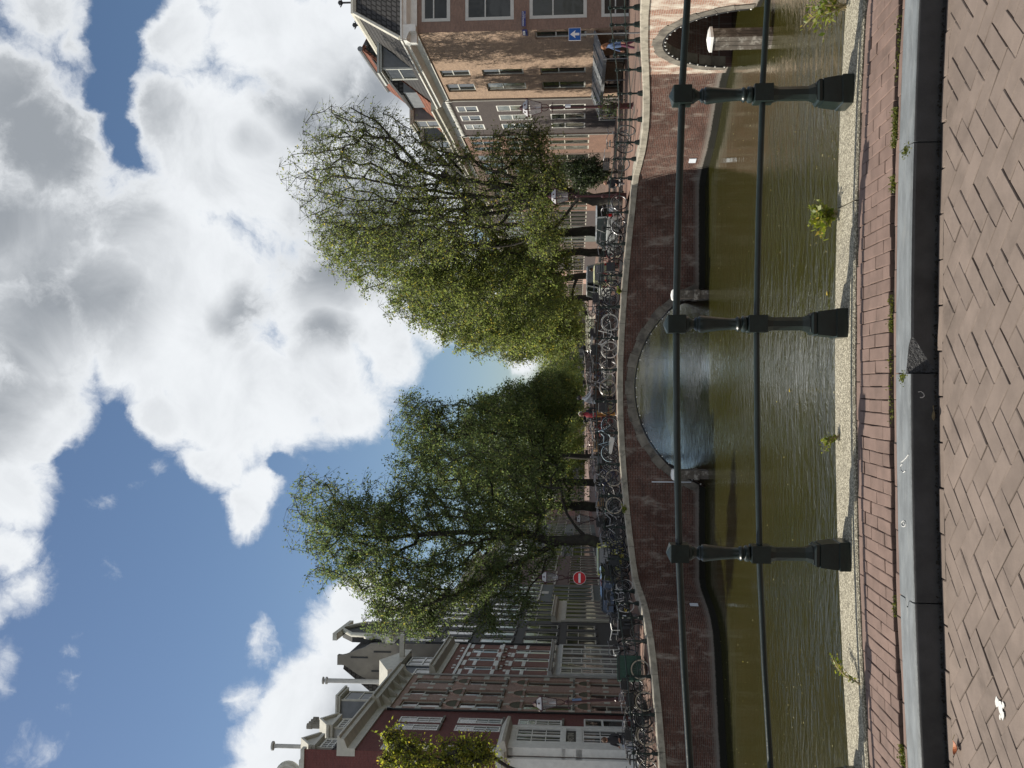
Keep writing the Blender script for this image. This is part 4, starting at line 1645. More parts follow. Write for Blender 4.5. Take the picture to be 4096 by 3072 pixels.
window(hC, 4.2, 6.4, ztC + 1.3, ztC + 3.4, 'cross', M_WHITE, org=(0, .38, 0), setback=.02)
window(hC, 2.1, 3.3, ztC + 1.3, ztC + 2.6, 'plain', M_WHITE, org=(0, .38, 0), setback=.02)
MB().box(1.7, 7.3, .1, 6.2, ztC + 3.6, ztC + 4.1).build('attic_cornice', M_CREAM, hC)
MB().box(5.1, 5.4, -1.3, .1, ztC + 3.72, ztC + 4.02).tube([(5.25, -1.1, ztC + 3.7), (5.25, -1.1, ztC + 3.4), (5.25, -1.0, ztC + 3.3), (5.25, -.95, ztC + 3.4)], .03, 5).build('hoist_beam', M_CREAM, hC)
MB().prism([(1.7, ztC + 4.1), (7.3, ztC + 4.1), (4.5, ztC + 5.2)], lambda a, b, t: (a, t, b), .2, 6).build('pediment', M_CREAM, hC)

# D: tall black house with a pale neck gable and a bare plastered side
uD0, uD1 = 22.53, 31.3
colsD = [(PL.u(2573), PL.u(2553)), (PL.u(2544), PL.u(2524)), (PL.u(2515), PL.u(2497))]
rowsD = [(1736, 1626, 2547), (1884, 1774, 2546), (2051, 1922, 2554), (2226, 2091, 2562), (2385, 2264, 2568)]
wD = [(a, b, PL.z(p, y), PL.z(q, y), 'sash') for a, b in colsD for p, q, y in rowsD]
ztD = PL.z(1590, 2555)
hD = house(PL, 'tall black house with cream windows and a pale scrolled neck gable', uD0, uD1, ztD, M_BRD, wD, 11, wmat=M_CREAM, sill=M_BRD, bodymat=M_PLASTER, setback=.06)
cornice(hD, 0, uD1 - uD0, ztD - .1, ztD + .55, .5, M_BAND, brackets=6)
wd = uD1 - uD0
gz = ztD + .56
MB().prism([(.9, gz), (wd - .9, gz), (wd - 2.2, gz + 1.1), (wd - 2.4, gz + 2.9), (wd / 2 + .4, gz + 4.0), (wd / 2 - .4, gz + 4.0), (2.4, gz + 2.9), (2.2, gz + 1.1)], lambda a, b, t: (a, t, b), .05, .5).build('gable', M_BRD, hD)
mb = MB()
for sg in (0, 1):
    fx = (lambda a: a) if sg == 0 else (lambda a: wd - a)
    mb.tube([(fx(a), -.06, gz + b) for a, b in ((.5, .18), (1.1, .28), (1.7, .7), (1.95, 1.3), (1.6, 1.75), (1.25, 1.5), (1.4, 1.2))], [.22, .2, .2, .2, .18, .14, .1], 6)
    mb.tube([(fx(a), -.06, gz + b) for a, b in ((2.15, 1.4), (2.3, 2.9), (wd / 2 - .3, 4.05))], .16, 6)
mb.box(1.9, wd - 1.9, -.2, .3, gz + 3.9, gz + 4.2)
mb.build('scroll', M_BAND, hD, 60)
prof = [at(x, y, 63.8) for x, y in ((1576, 2563), (1492, 2568), (1480, 2570), (1457, 2584), (1420, 2597), (1383, 2611), (1367, 2614), (1352, 2612), (1352, 2651), (1370, 2651), (1382, 2653), (1405, 2668), (1432, 2687), (1470, 2707), (1520, 2735))]
pp = [(0.02, 10.0)] + [(max(.02, -(p.x) - 17.72), p.z) for p in prof] + [(4.2, 10.0)]
MB().prism(pp, lambda a, b, t: (t, a, b), -.06, .35).build('side_gable', M_PLASTER, hD)
MB().prism([(.35, prof[3].z), (1.0, prof[5].z + .05), (1.9, prof[9].z), (4.2, prof[14].z - .3), (4.2, prof[14].z - 2), (.3, prof[3].z - 2)], lambda a, b, t: (t, a, b), .36, wd - .3).build('roof', M_SLATE, hD)
mb = MB()
for y_, z_ in ((1.0, prof[5].z - 1.0), (1.9, prof[12].z - 1.6), (.6, prof[2].z - .9), (2.2, 16.2)):
    mb.box(-.10, -.062, y_ - .05, y_ + .05, z_ - .6, z_ + .6)
mb.build('wall_anchor', M_BLACK, hD)
MB().tube([(-.35, 2.55, 15.5), (-.35, 2.55, 22.2)], .16, 8).tube([(-.35, 2.55, 22.2), (-.35, 2.55, 22.3)], .26, 8).tube([(-.35, 2.55, 22.45), (-.35, 2.55, 22.52)], .26, 8).tube([(-.35, 2.55, 22.3), (-.35, 2.55, 22.45)], .12, 6).build('flue', MATS['zinc'], hD, 40)


def grid_house(plane, label, ua, ub, zt, mat, rows, ncol, wmat, style='sash', depth=9, margin=.45, gap=.5, cor=M_CREAM, roofm=M_SLATE, sill=None, group=None, first=None, setback=.06):
    wdt = ub - ua
    cw_ = (wdt - 2 * margin - gap * (ncol - 1)) / ncol
    wins = []
    for i in range(ncol):
        a = ua + margin + i * (cw_ + gap)
        for c, d in rows:
            wins.append((a, a + cw_, c, d, style))
    h = house(plane, label, ua, ub, zt, mat, wins, depth, wmat=wmat, sill=sill, group=group, setback=setback)
    cornice(h, .03, wdt - .03, zt, zt + .7, .55, cor)
    roof(h, .02, wdt - .02, -.1, zt + .7, 4, zt + 4.6, depth, zt + .6, roofm)
    return h


# E, F, G ... on along the left bank, half hidden by the trees
zE = [(PL.z(2066, 2462), PL.z(1952, 2462)), (PL.z(2214, 2462), PL.z(2100, 2462)), (10.9 + 2.9, 13.0 + 2.9)]
hE = grid_house(PL, 'black house with a wide pale shop cornice beside the tall black gabled house', 31.33, 41.0, 17.4, M_BRD, zE, 4, M_CREAM, sill=M_CREAM)
zs = PL.z(2246, 2462)
mb = MB().box(.1, 9.5, -.14, -.004, 1.9, zs).build('shop_front', M_CREAM, hE)
cornice(hE, 0, 9.67, zs, zs + .75, .6, M_CREAM)
for i in range(5):
    window(hE, .5 + i * 1.8, 1.9 + i * 1.8, zs - 3.9, zs - .3, 'plain', M_CREAM, org=(0, -.215, 0), setback=0)
zF = [(PL.z(2368, 2370), PL.z(2210, 2370)), (PL.z(2160, 2370), PL.z(2058, 2370)), (12.4, 14.6)]
hF = grid_house(PL, 'grey green rendered house with tall cream windows', 41.03, 51.0, 15.6, M_BRF, zF, 4, M_CREAM, sill=M_CREAM)
pl_ = MB().box(4.2, 5.6, -.03, -.002, zF[0][1] + .35, zF[0][1] + 1.0).build('name_board', M_BAND, hF)
hG = grid_house(PL, 'brown brick house with cream sash windows behind the no-entry lamp post', 51.03, 61, 16.0, M_BRG, [(3.0, 6.0), (7.4, 9.9), (11.2, 13.8)], 4, M_CREAM, sill=M_CREAM)
hH = grid_house(PL, 'dark brown house with tall cream windows seen left of the leaning trunk', 61.03, 76, 16.8, M_BRG, [(3.0, 6.0), (7.6, 10.2), (11.6, 14.2)], 6, M_CREAM, sill=M_CREAM)
specs = [(76.03, 92, 15.5, M_NAVY, 3, 'dark blue fronted house half hidden by the left trees'), (92.03, 108, 17, M_BRD, 5, 'black fronted house glimpsed between the left trunks'), (108.03, 124, 16, M_BRF, 5, 'brown brick house glimpsed deeper behind the left trunks'),
         (124.03, 145, 15.5, M_BRG, 6, 'brown fronted house far along the left bank'), (145.03, 170, 16.5, M_BRC, 6, 'rust brick house far along the left bank'), (170.03, 200, 15, M_BRB, 7, 'salmon brick house at the far end of the left bank')]
for a, b, zt, mt, nc, lab in specs:
    grid_house(PL, lab, a, b, zt, mt, [(3.0, 5.8), (7.2, 9.8), (11.0, 13.4)], nc, M_CREAM)

# ---- right bank --------------------------------------------------------------------------
rows1 = [(4.62, 7.10), (8.02, 10.28), (10.97, 12.60)]
wR1 = [(-6.85, -5.68, c, d, 'sash') for c, d in rows1] + [(-9.55, -8.1, c, d, 'sash') for c, d in rows1] + [(-1.30, -.22, 4.63, 7.12, 'sash')] + [(-1.4, -.25, 2.6, 3.4, 'plain'), (-5.2, -3.9, 2.5, 3.7, 'plain'), (-9.6, -8.2, 2.5, 3.7, 'plain')]
M_LT = pm('grey_frame', (0.50, 0.51, 0.48), .5, .08, 3, .05)
hR = house(PR, 'sunlit ochre brick corner house with a white cornice and dark mansard roof', -11.0, 0, 12.82, M_BRR1, wR1, 14, wmat=M_LT, setback=.10, far=False)
hx = 11.0
# front on the cross canal
M_BRF1 = brickmat('brick_shade_front', (0.27, 0.175, 0.135), (0.21, 0.14, 0.11), (0.22, 0.185, 0.16), dark=0.15, bumps=0.35)  # darker copy of the ochre brick, shade put into its colour
frows = [(2.3, 3.92), (4.61, 7.36), (8.12, 10.47), (11.21, 12.60)]
fw_cols = [(.52, 2.6), (4.0, 6.1), (7.5, 9.6)]
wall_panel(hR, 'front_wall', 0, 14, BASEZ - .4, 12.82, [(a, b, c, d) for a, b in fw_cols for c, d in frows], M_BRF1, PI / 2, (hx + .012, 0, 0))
for a, b in fw_cols:
    for c, d in frows:
        window(hR, a, b, c, d, 'sash', M_LT, PI / 2, (hx + .012, 0, 0), setback=-.02, fw_=.15)
cornice(hR, -.05, hx + .5, 12.82, 13.55, .55, M_WHITE)
oc = cornice(hR, -.5, 14, 12.824, 13.554, .55, M_WHITE)
oc.matrix_local = Matrix.Translation((hx + .012, 0, 0)) @ Matrix.Rotation(PI / 2, 4, 'Z')
E_ = -.35
mr = MB()
yt, zt_ = 1.75, 16.3
mr.face([(0, E_, 13.57), (hx + .35, E_, 13.57), (hx - yt, yt, zt_), (0, yt, zt_)])
mr.face([(hx + .35, E_, 13.57), (hx + .35, 14, 13.57), (hx - yt, 14, zt_), (hx - yt, yt, zt_)])
mr.face([(0, yt, zt_), (hx - yt, yt, zt_), (hx - yt, 14, zt_), (0, 14, zt_)], 1)
mr.face([(0, E_, 13.57), (0, yt, zt_), (0, 14, zt_), (0, 14, 13.57)], 1)
ro = mr.build('roof', [M_SLATE, M_LEAD], hR)
mb = MB().tube([(hx + .38, E_ - .02, 13.6), (hx - yt + .02, yt - .02, zt_ + .06)], .11, 6).tube([(0, yt, zt_ + .08), (hx - yt, yt, zt_ + .08), (hx - yt, 14, zt_ + .08)], .16, 6)
mb.build('roof_flashing', M_CREAM, ro)
mb = MB()
for u in (hx - 1.2, hx - 4.2, hx - 7.0):
    mb.tube([(u, yt + .3, zt_ + .1), (u, yt + .3, zt_ + .55)], .05, 5).ball((u, yt + .3, zt_ + .62), .14, 6)
    for t in range(4):
        mb.tube([(u, yt + .3, zt_ + .5), (u + .22 * math.cos(t * 1.57), yt + .3 + .22 * math.sin(t * 1.57), zt_ + .62)], .03, 4)
mb.build('finial', M_BLACK, ro)
dormer(hR, hx - 7.0, hx - 5.2, 13.6, 15.65, .05, 2.6, M_LT, M_LT, 'sash')
# street-name plates
M_SIGNBLUE = pm('enamel_blue', (0.012, 0.022, 0.16), .3, .05, 4, 0)
M_SIGNWHITE = pm('enamel_white', (0.75, 0.75, 0.75), .35, .04, 4, 0)
sy = at(2095, 76, 44.9)
st = thing('street_sign', 'dark blue street-name plate on the shaded front of the right corner house', 'street sign', (sy.x, 44.86, sy.z))
MB().box(-.36, .36, -.012, .012, -.095, .095).build('plate', M_SIGNBLUE, st)
l1 = put('lettering', text_mesh('KEIZERSGRACHT', .092, M_SIGNWHITE, 'lettering', .002), st, (0, -.015, .025))
l1.rotation_euler = (PI / 2, 0, 0)
l2 = put('lettering', text_mesh('CENTRUM', .045, M_SIGNWHITE, 'lettering', .002), st, (.12, -.015, -.062))
l2.rotation_euler = (PI / 2, 0, 0)
u_, z_ = PR.uz(2100, 128)
p_ = PR.o + PR.e * u_
st = thing('street_sign', 'small blue and white number plate on the sunlit side of the right corner house', 'street sign', (p_.x - .03, p_.y, z_), PR.ang)
MB().box(-.38, .38, -.012, .012, -.12, .12).build('plate', M_SIGNBLUE, st)
MB().box(-.26, .26, -.018, -.0125, -.01, .09).build('panel', M_SIGNWHITE, st)
# sloping glass awning along the side wall
aw = thing('awning', 'long sloping grey awning along the foot of the sunlit corner house', 'awning', PR.o + PR.e * (-11.0), PR.ang)
M_AWN = pm('awning_sheet', (0.15, 0.165, 0.18), .35, .35, 3, .6, 12, spec=.5, col2=(0.34, 0.355, 0.37), c2s=5, c2a=.52, c2b=.62, stretch=(.35, 2.0, 1))
MB().prism([(-.03, 4.25), (-1.35, 3.75), (-1.35, 3.71), (-.03, 4.20)], lambda a, b, t: (t, a, b), .3, 10.8).build('sheet', M_AWN, aw)
for k in range(7):
    u = .35 + k * 1.73
    MB().tube([(u, -.05, 4.27), (u, -1.36, 3.77)], .03, 5).build('rafter', M_LEAD, aw)
MB().box(.28, 10.82, -1.42, -1.35, 3.66, 3.82).build('gutter', M_LEAD, aw)
for u in (.4, 3.9, 7.4, 10.7):
    MB().tube([(u, -1.38, 2.5), (u, -1.38, 3.7)], .03, 6).build('support', M_LEAD, aw)

rows2 = [(4.58, 6.8), (8.02, 10.11), (11.28, 12.61)]
wR2 = [(-b, -a, c, d, 'sash') for a, b in ((12.55, 13.75), (14.62, 15.85), (16.75, 18.0)) for c, d in rows2] + [(-b, -a, 2.4, 3.7, 'plain') for a, b in ((12.7, 14.0), (15.0, 16.4))]
hR2 = house(PR, 'dark slate brick house with white windows and a scalloped white frieze', -19.4, -11.03, 13.0, M_BRR2, wR2, 12, wmat=M_WHITE, setback=.0)
w2 = 8.37
cornice(hR2, 0, w2, 13.0, 13.9, .7, M_BAND)
mb = MB()
for i in range(24):
    u = .17 + i * (w2 - .2) / 24
    mb.prism([(u, 13.35), (u, 13.0), (u + .14, 12.82), (u + .28, 13.0), (u + .28, 13.35)], lambda a, b, t: (a, t, b), -.12, -.004)
mb.build('frieze', M_WHITE, hR2)
roof(hR2, .05, w2 - .05, -.2, 13.92, 3.2, 18.2, 11, 14, M_TILERED)
MB().tube([(0, 3.2, 18.25), (w2, 3.2, 18.25)], .16, 8).build('ridge', M_LEAD, hR2)
MB().box(w2 - 3.3, w2 - .1, .5, 6.0, 13.92, 15.6).build('attic', M_LEAD, hR2)
MB().prism([(.4, 15.6), (.4, 15.75), (3.2, 18.0), (6.4, 15.75), (6.4, 15.6)], lambda a, b, t: (t, a, b), w2 - 3.5, w2 - .2).build('attic_roof', M_SLATE, hR2)
dormer(hR2, 2.0, 3.6, 13.95, 15.8, .1, 2.6, M_CREAM, M_CREAM, 'sash')
rows3 = [(4.27, 7.17), (8.09, 10.11), (10.61, 12.68)]
wR3 = [(-b, -a, c, d, 'sash') for a, b in ((19.8, 20.75), (21.35, 22.4), (23.0, 24.1)) for c, d in rows3]
hR3 = house(PR, 'narrow brown brick house with closely set cream windows', -25.15, -19.43, 13.1, M_BRR3, wR3, 12, wmat=M_CREAM, setback=.03)
cornice(hR3, 0, 5.72, 13.1, 14.0, .65, M_CREAM)
roof(hR3, .05, 5.67, -.2, 14.0, 3, 17, 11, 14, M_SLATE)
dormer(hR3, 1.8, 4.0, 14.02, 16.0, .1, 2.6, M_CREAM, M_CREAM, 'sash')
sp = [(-33, -25.2, 13.4, M_BRG, 3, 'brown brick house behind the tall right tree with a white stoop'), (-42, -33.03, 14.2, M_BRG, 4, 'umber brick house behind the foliage of the front right tree'), (-50, -42.03, 13, M_BRR3, 3, 'brown brick house between the trunks on the right bank'),
      (-60, -50.03, 14.5, M_BRR2, 4, 'slate brick house between the trunks on the right bank'), (-72, -60.03, 13.6, M_BRF, 4, 'grey green house with cream frames deep on the right bank'), (-86, -72.03, 14.4, M_BRG, 5, 'umber brick house deep on the right bank'),
      (-104, -86.03, 13.8, M_BRR2, 6, 'brown house beyond the last big tree of the right bank'), (-126, -104.03, 14.6, M_BRB, 6, 'salmon brick house far down the right bank'), (-160, -126.03, 14, M_BRG, 8, 'umber brick house at the far end of the right bank')]
for a, b, zt, mt, nc, lab in sp:
    grid_house(PR, lab, a, b, zt, mt, [(4.2, 7.0), (8.1, 10.2), (10.8, 12.7)], nc, M_CREAM)
# houses that close the view where the canal bends
PE = Plane(0.0, 0.0, 1536, 'L') if False else None
for i, (x0, x1, zt, mt, lab) in enumerate(((-60, -42, 15, M_BRG, 'brown house closing the canal view, leftmost'), (-42, -24, 14, M_BRD, 'black house closing the canal view, second from the left'), (-24, -6, 15.5, M_BRG, 'brown house closing the canal view, third from the left'),
                                           (-6, 10, 14.5, M_BRF, 'grey green house closing the canal view, third from the right'), (10, 28, 15, M_BRD, 'black house closing the canal view, second from the right'), (28, 50, 14, M_BRG, 'brown house closing the canal view, rightmost'))):
    h = thing('house', lab, 'house', (x0 * 1.0 - 4, 445, 0))
    wn = [(a, a + 1.3, c, d) for a in [1.2 + q * 2.6 for q in range(int((x1 - x0 - 2) / 2.6))] for c, d in ((3, 5.8), (7.2, 9.6), (10.8, 13))]
    wall_panel(h, 'wall', 0, x1 - x0 - .04, 1.8, zt, wn, mt)
    body(h, 0, x1 - x0 - .04, 1.8, zt - .02, 9, mt)
    for w_ in wn:
        window(h, *w_, 'sash', M_CREAM)
    roof(h, 0, x1 - x0 - .04, -.1, zt, 4, zt + 4, 9, zt, M_SLATE)
# unseen houses added behind the camera to darken reflections and facing surfaces
PLB = Plane(0.0, -17.0, 3020, 'L')
PRB = Plane(0.0, 18.0, 115, 'R')
PLB.Yc = 0.0
PLB.o = Vector((-17, 0, 0))
PRB.Yc = 0.0
PRB.o = Vector((18, 0, 0))
for k, (a, b, zt, mt) in enumerate(((-14, -4, 15, M_BRG), (-26, -14.03, 14, M_BRC), (-40, -26.03, 15.5, M_BRD))):
    grid_house(PLB, ['umber brick house on the left bank behind the foreground bridge', 'rust brick house on the left bank behind the foreground bridge', 'black house on the left bank behind the foreground bridge'][k], a, b, zt, mt, [(3.8, 6.4), (7.4, 9.8), (11, 13)], 4, M_CREAM)
    grid_house(PRB, ['umber brick house on the right bank behind the foreground bridge', 'rust brick house on the right bank behind the foreground bridge', 'black house on the right bank behind the foreground bridge'][k], -b, -a, zt, mt, [(3.8, 6.4), (7.4, 9.8), (11, 13)], 4, M_CREAM)
# drainpipes where two fronts meet
M_PIPE = pm('drainpipe_grey', (0.40, 0.40, 0.38), .5, .12, 4, .1)
for h_, u, zt in ((hB, 7.36, 14.6), (hC, .06, 11.5), (hR2, 8.30, 12.9), (hR3, 5.66, 13.0), (hA, 6.42, 14.8), (hD, .10, 15.5)):
    MB().tube([(u, -.07, 2.3), (u, -.07, zt)], .055, 8).box(u - .07, u + .07, -.14, -.004, zt - .25, zt).build('drainpipe', M_PIPE if h_ not in (hA, hD) else M_BLACK, h_, 40)
# ------------------------------------------------------------------ trees
M_BARK = pm('bark', (0.030, 0.026, 0.022), 0.9, 0.3, 6, 0.8, 30, col2=(0.045, 0.047, 0.030), c2s=2.5, dist=0.02)
LEAF_L = leafmat('leaves_elm', (0.066, 0.096, 0.036), (0.114, 0.145, 0.058), (0.19, 0.18, 0.05), .58)
LEAF_R = leafmat('leaves_bright', (0.084, 0.114, 0.036), (0.144, 0.168, 0.056), (0.24, 0.21, 0.05), .6)
LEAF_Y = leafmat('leaves_yellowing', (0.115, 0.140, 0.028), (0.20, 0.21, 0.040), (0.30, 0.24, 0.05), .6)
LEAF_D = leafmat('leaves_dark', (0.024, 0.040, 0.016), (0.046, 0.066, 0.022), (0.06, 0.07, 0.02), .25)


def leaf_mesh(name, C, axis, size, rng, mat, aspect=0.5):
    """C: centres, axis: rough direction of each leaf"""
    n = len(C)
    a = axis + rng.normal(0, .75, (n, 3))
    a /= np.linalg.norm(a, axis=1)[:, None]
    b = np.cross(a, rng.normal(0, 1, (n, 3)))
    b /= np.maximum(1e-6, np.linalg.norm(b, axis=1))[:, None]
    s = size * rng.uniform(.5, 1.5, n)[:, None]
    v = np.empty((n, 4, 3))
    v[:, 0] = C - a * s * .5
    v[:, 1] = C + b * s * aspect * .5 - a * s * .06
    v[:, 2] = C + a * s * .5
    v[:, 3] = C - b * s * aspect * .5 - a * s * .06
    me = bpy.data.meshes.new(name)
    me.vertices.add(n * 4)
    me.vertices.foreach_set('co', v.reshape(-1).astype(np.float32))
    me.loops.add(n * 4)
    me.loops.foreach_set('vertex_index', np.arange(n * 4, dtype=np.int32))
    me.polygons.add(n)
    me.polygons.foreach_set('loop_start', np.arange(0, n * 4, 4, dtype=np.int32))
    me.materials.append(mat)
    me.update(calc_edges=True)
    return me


def branch_mesh(name, P0, P1, R0, R1, mat, n=5):
    d = P1 - P0
    L = np.linalg.norm(d, axis=1)
    keep = L > 1e-5
    P0, P1, R0, R1, d = P0[keep], P1[keep], R0[keep], R1[keep], d[keep] / L[keep][:, None]
    m = len(P0)
    ref = np.where(np.abs(d[:, 2:3]) < .9, np.array([[0, 0, 1.]]), np.array([[1., 0, 0]]))
    u = np.cross(d, ref)
    u /= np.linalg.norm(u, axis=1)[:, None]
    w_ = np.cross(d, u)
    v = np.empty((m, 2 * n, 3))
    for j in range(n):
        a = 2 * PI * j / n
        o = u * math.cos(a) + w_ * math.sin(a)
        v[:, j] = P0 - d * R0[:, None] * .25 + o * R0[:, None]
        v[:, n + j] = P1 + d * R1[:, None] * .25 + o * R1[:, None]
    f = np.empty((m, n, 4), dtype=np.int32)
    base = (np.arange(m) * 2 * n)[:, None]
    for j in range(n):
        j2 = (j + 1) % n
        f[:, j] = base + np.array([[j, j2, n + j2, n + j]])
    me = bpy.data.meshes.new(name)
    me.vertices.add(m * 2 * n)
    me.vertices.foreach_set('co', v.reshape(-1).astype(np.float32))
    me.loops.add(m * n * 4)
    me.loops.foreach_set('vertex_index', f.reshape(-1))
    me.polygons.add(m * n)
    me.polygons.foreach_set('loop_start', np.arange(0, m * n * 4, 4, dtype=np.int32))
    me.polygons.foreach_set('use_smooth', np.ones(m * n, dtype=bool))
    me.materials.append(mat)
    me.update(calc_edges=True)
    return me


def tree(label, base, trunk, blobs, ncl, nleaf, leaf, lmat, seed, group, r0=.28, spread=.42, limbs=(), droop=.25, name='elm_tree', cat='tree', up_bias=.5, sink=.15):
    """trunk: points above the base (offsets); blobs: (centre, (rx, ry, rz), share, density) in world space"""
    rng = np.random.default_rng(seed)
    base = np.array(base, float)
    pos, par = [base.copy()], [-1]
    minr = [r0 * 1.25]

    def add_path(start, pts):
        cur = start
        for p in pts:
            a = pos[cur]
            n = max(1, int(np.linalg.norm(p - a) / .55))
            for i in range(1, n + 1):
                pos.append(a + (p - a) * i / n + (rng.normal(0, .025, 3) if n > 1 else 0))
                par.append(cur)
                minr.append(0)
                cur = len(pos) - 1
        return cur
    tp = [base + np.array(t, float) for t in trunk]
    top = add_path(0, tp)
    ntr = len(pos)
    for i in range(ntr):
        minr[i] = r0 * (1.25 - .45 * i / ntr)
    start_ok = max(1, int(ntr * .45))
    for lp in limbs:
        k = int(lp[0] * (ntr - 1))
        n_before = len(pos)
        add_path(k, [np.array(q, float) for q in lp[1]])
        for i in range(n_before, len(pos)):
            minr[i] = max(.035, lp[2] * (1 - .75 * (i - n_before) / (len(pos) - n_before)))
    T, dens = [], []
    for c, r, share, dn in blobs:
        k = int(ncl * share)
        q = rng.normal(0, 1, (k, 3))
        q /= np.linalg.norm(q, axis=1)[:, None]
        rad = rng.uniform(.12, 1.0, k) ** .42
        q = q * rad[:, None]
        T.append(np.array(c) + q * np.array(r))
        dens.append(np.full(k, dn) * rng.uniform(.55, 1.35, k))
    T = np.concatenate(T)
    dens = np.concatenate(dens)
    root = np.array(tp[-1])
    order = np.argsort(np.linalg.norm(T - root, axis=1))
    T, dens = T[order], dens[order]
    cap = len(pos) + len(T) * 14
    A = np.zeros((cap, 3))
    A[:len(pos)] = pos
    Par = np.full(cap, -1, int)
    Par[:len(par)] = par
    plen = np.zeros(cap)
    for i in range(1, len(par)):
        plen[i] = plen[par[i]] + np.linalg.norm(A[i] - A[par[i]])
    n = len(pos)
    tips = []
    for t in T:
        d = t - A[start_ok:n]
        L = np.linalg.norm(d, axis=1)
        cz = d[:, 2] / np.maximum(L, .05)
        cost = L * (1 + up_bias * np.maximum(0, -cz) + .45 * (1 - cz)) + .15 * plen[start_ok:n]
        j = int(np.argmin(cost)) + start_ok
        a = A[j]
        L = np.linalg.norm(t - a)
        k = max(1, min(12, int(L / .6)))
        prev = j
        side = rng.normal(0, .04 * L, 3)
        for i in range(1, k + 1):
            u = i / k
            p = a + (t - a) * u
            p = p + side * math.sin(PI * u) * .6
            p[2] += .10 * L * math.sin(PI * u)
            A[n] = p
            Par[n] = prev
            plen[n] = plen[prev] + L / k
            prev = n
            n += 1
        tips.append(prev)
    A, Par = A[:n], Par[:n]
    acc = np.zeros(n)
    for i in tips:
        acc[i] += 1
    E2 = 2.25
    for i in range(n - 1, 0, -1):
        if acc[i] == 0:
            acc[i] = .3
        acc[Par[i]] += acc[i]
    R = .0105 * acc ** (1 / E2)
    mr = np.zeros(n)
    mr[:len(minr)] = minr
    R = np.minimum(R, r0 * .62)
    R = np.maximum(R, mr)
    idx = np.arange(1, n)
    R1 = R[idx]
    R0_ = np.minimum(R[Par[idx]], R1 * 1.5 + .006)
    t = thing(name, label, cat, tuple(base), 0, group)
    # leaves round the last stretch of every twig
    tips = np.array(tips)
    cnt = np.maximum(4, (dens * nleaf)).astype(int)
    rep = np.repeat(np.arange(len(tips)), cnt)
    tipi = tips[rep]
    pi = Par[tipi]
    u = rng.uniform(0, 1.25, len(rep))[:, None]
    C = A[pi] + (A[tipi] - A[pi]) * u
    sp = rng.normal(0, 1, (len(rep), 3)) * np.array([spread, spread, spread * .75])
    # sprays: every cluster has a few side twigs along which the leaves sit
    ns = 5
    tw = rng.normal(0, 1, (len(tips), ns, 3)) * np.array([1, 1, .6]) + np.array([0, 0, -.15 - droop])
    tw /= np.linalg.norm(tw, axis=2)[:, :, None]
    tw *= rng.uniform(.5, 1.25, (len(tips), ns))[:, :, None] * spread * 2.0
    pick = rng.integers(0, ns, len(rep))
    along = rng.uniform(.05, 1, len(rep))[:, None]
    TW = tw[rep, pick]
    C = C + TW * along + sp * .20
    C[:, 2] -= sink * along[:, 0] ** 2
    me = leaf_mesh('crown', C - base, TW / np.maximum(.05, np.linalg.norm(TW, axis=1))[:, None] + np.array([0, 0, -.4]), leaf, rng, lmat)
    put('crown', me, t)
    # twigs
    twi = np.repeat(np.arange(len(tips)), ns)
    P0 = np.concatenate([A[Par[idx]] - base, A[tips[twi]] - base])
    tend = tw.reshape(-1, 3) * .9
    tend[:, 2] -= sink * .7
    P1 = np.concatenate([A[idx] - base, A[tips[twi]] - base + tend])
    RR0 = np.concatenate([R0_, np.full(len(twi), .009)])
    RR1 = np.concatenate([R1, np.full(len(twi), .004)])
    big_ = RR0 > .05
    t1 = branch_mesh('trunk', P0[big_], P1[big_], RR0[big_], RR1[big_], M_BARK, 8)
    put('trunk', t1, t)
    put('branches', branch_mesh('branches', P0[~big_], P1[~big_], RR0[~big_], RR1[~big_], M_BARK, 4), t)
    return t


def bl(x, y, Y, rv, rh, share, dn=1.0, dy=None):
    """crown lobe seen at a photo position, radii in photo pixels"""
    c = at(x, y, Y)
    k = Y / FPX
    return ((c.x, c.y, c.z), (rh * k, dy if dy else rh * k, rv * k), share, dn)


D_ = 1.8517                       # photo pixels per pixel of the 2212-wide copy
LT, RT = 'trees along the left bank', 'trees along the right bank'
b0 = at(2500, 2172, 47)
fk = at(2195, 2165, 47)
tree('tall elm with a forked trunk, foremost on the left bank', (b0.x, 47, 2.35), [(.05, 0, 2.2), (fk.x - b0.x, .1, fk.z - 2.35)],
     [bl(930 * D_, 1180 * D_, 47, 300 * D_, 130 * D_, .34), bl(760 * D_, 1170 * D_, 47, 150 * D_, 110 * D_, .14, .8), bl(960 * D_, 1290 * D_, 46, 200 * D_, 85 * D_, .18, .9), bl(1000 * D_, 1060 * D_, 48, 230 * D_, 130 * D_, .26),
      bl(860 * D_, 1330 * D_, 46, 90 * D_, 50 * D_, .05, .7), bl(690 * D_, 1080 * D_, 48, 80 * D_, 60 * D_, .05, .7)],
     1150, 84, .125, LEAF_L, 3, LT, r0=.27, spread=.40,
     limbs=[(1.0, [at(2040, 2130, 47), at(1850, 2125, 47.2), at(1500, 2150, 47.5), at(1250, 2130, 48)], .17), (.97, [at(2050, 2260, 46.5), at(1850, 2370, 46), at(1650, 2440, 45.5)], .13), (1.0, [at(2000, 2090, 48), at(1700, 2000, 49)], .12)])
b0 = at(2480, 2030, 58)
tree('elm with a straight dark trunk, second on the left bank', (b0.x, 58, 2.35), [(.05, 0, 3), (.2, 0, 5.5)],
     [bl(1040 * D_, 970 * D_, 58, 190 * D_, 110 * D_, .55), bl(1130 * D_, 1050 * D_, 58, 120 * D_, 80 * D_, .25), bl(900 * D_, 930 * D_, 58, 70 * D_, 60 * D_, .12, .5), bl(900 * D_, 880 * D_, 58, 60 * D_, 30 * D_, .06, .45)],
     760, 84, .14, LEAF_L, 5, LT, r0=.26, spread=.46)
b0 = at(2450, 1935, 72)
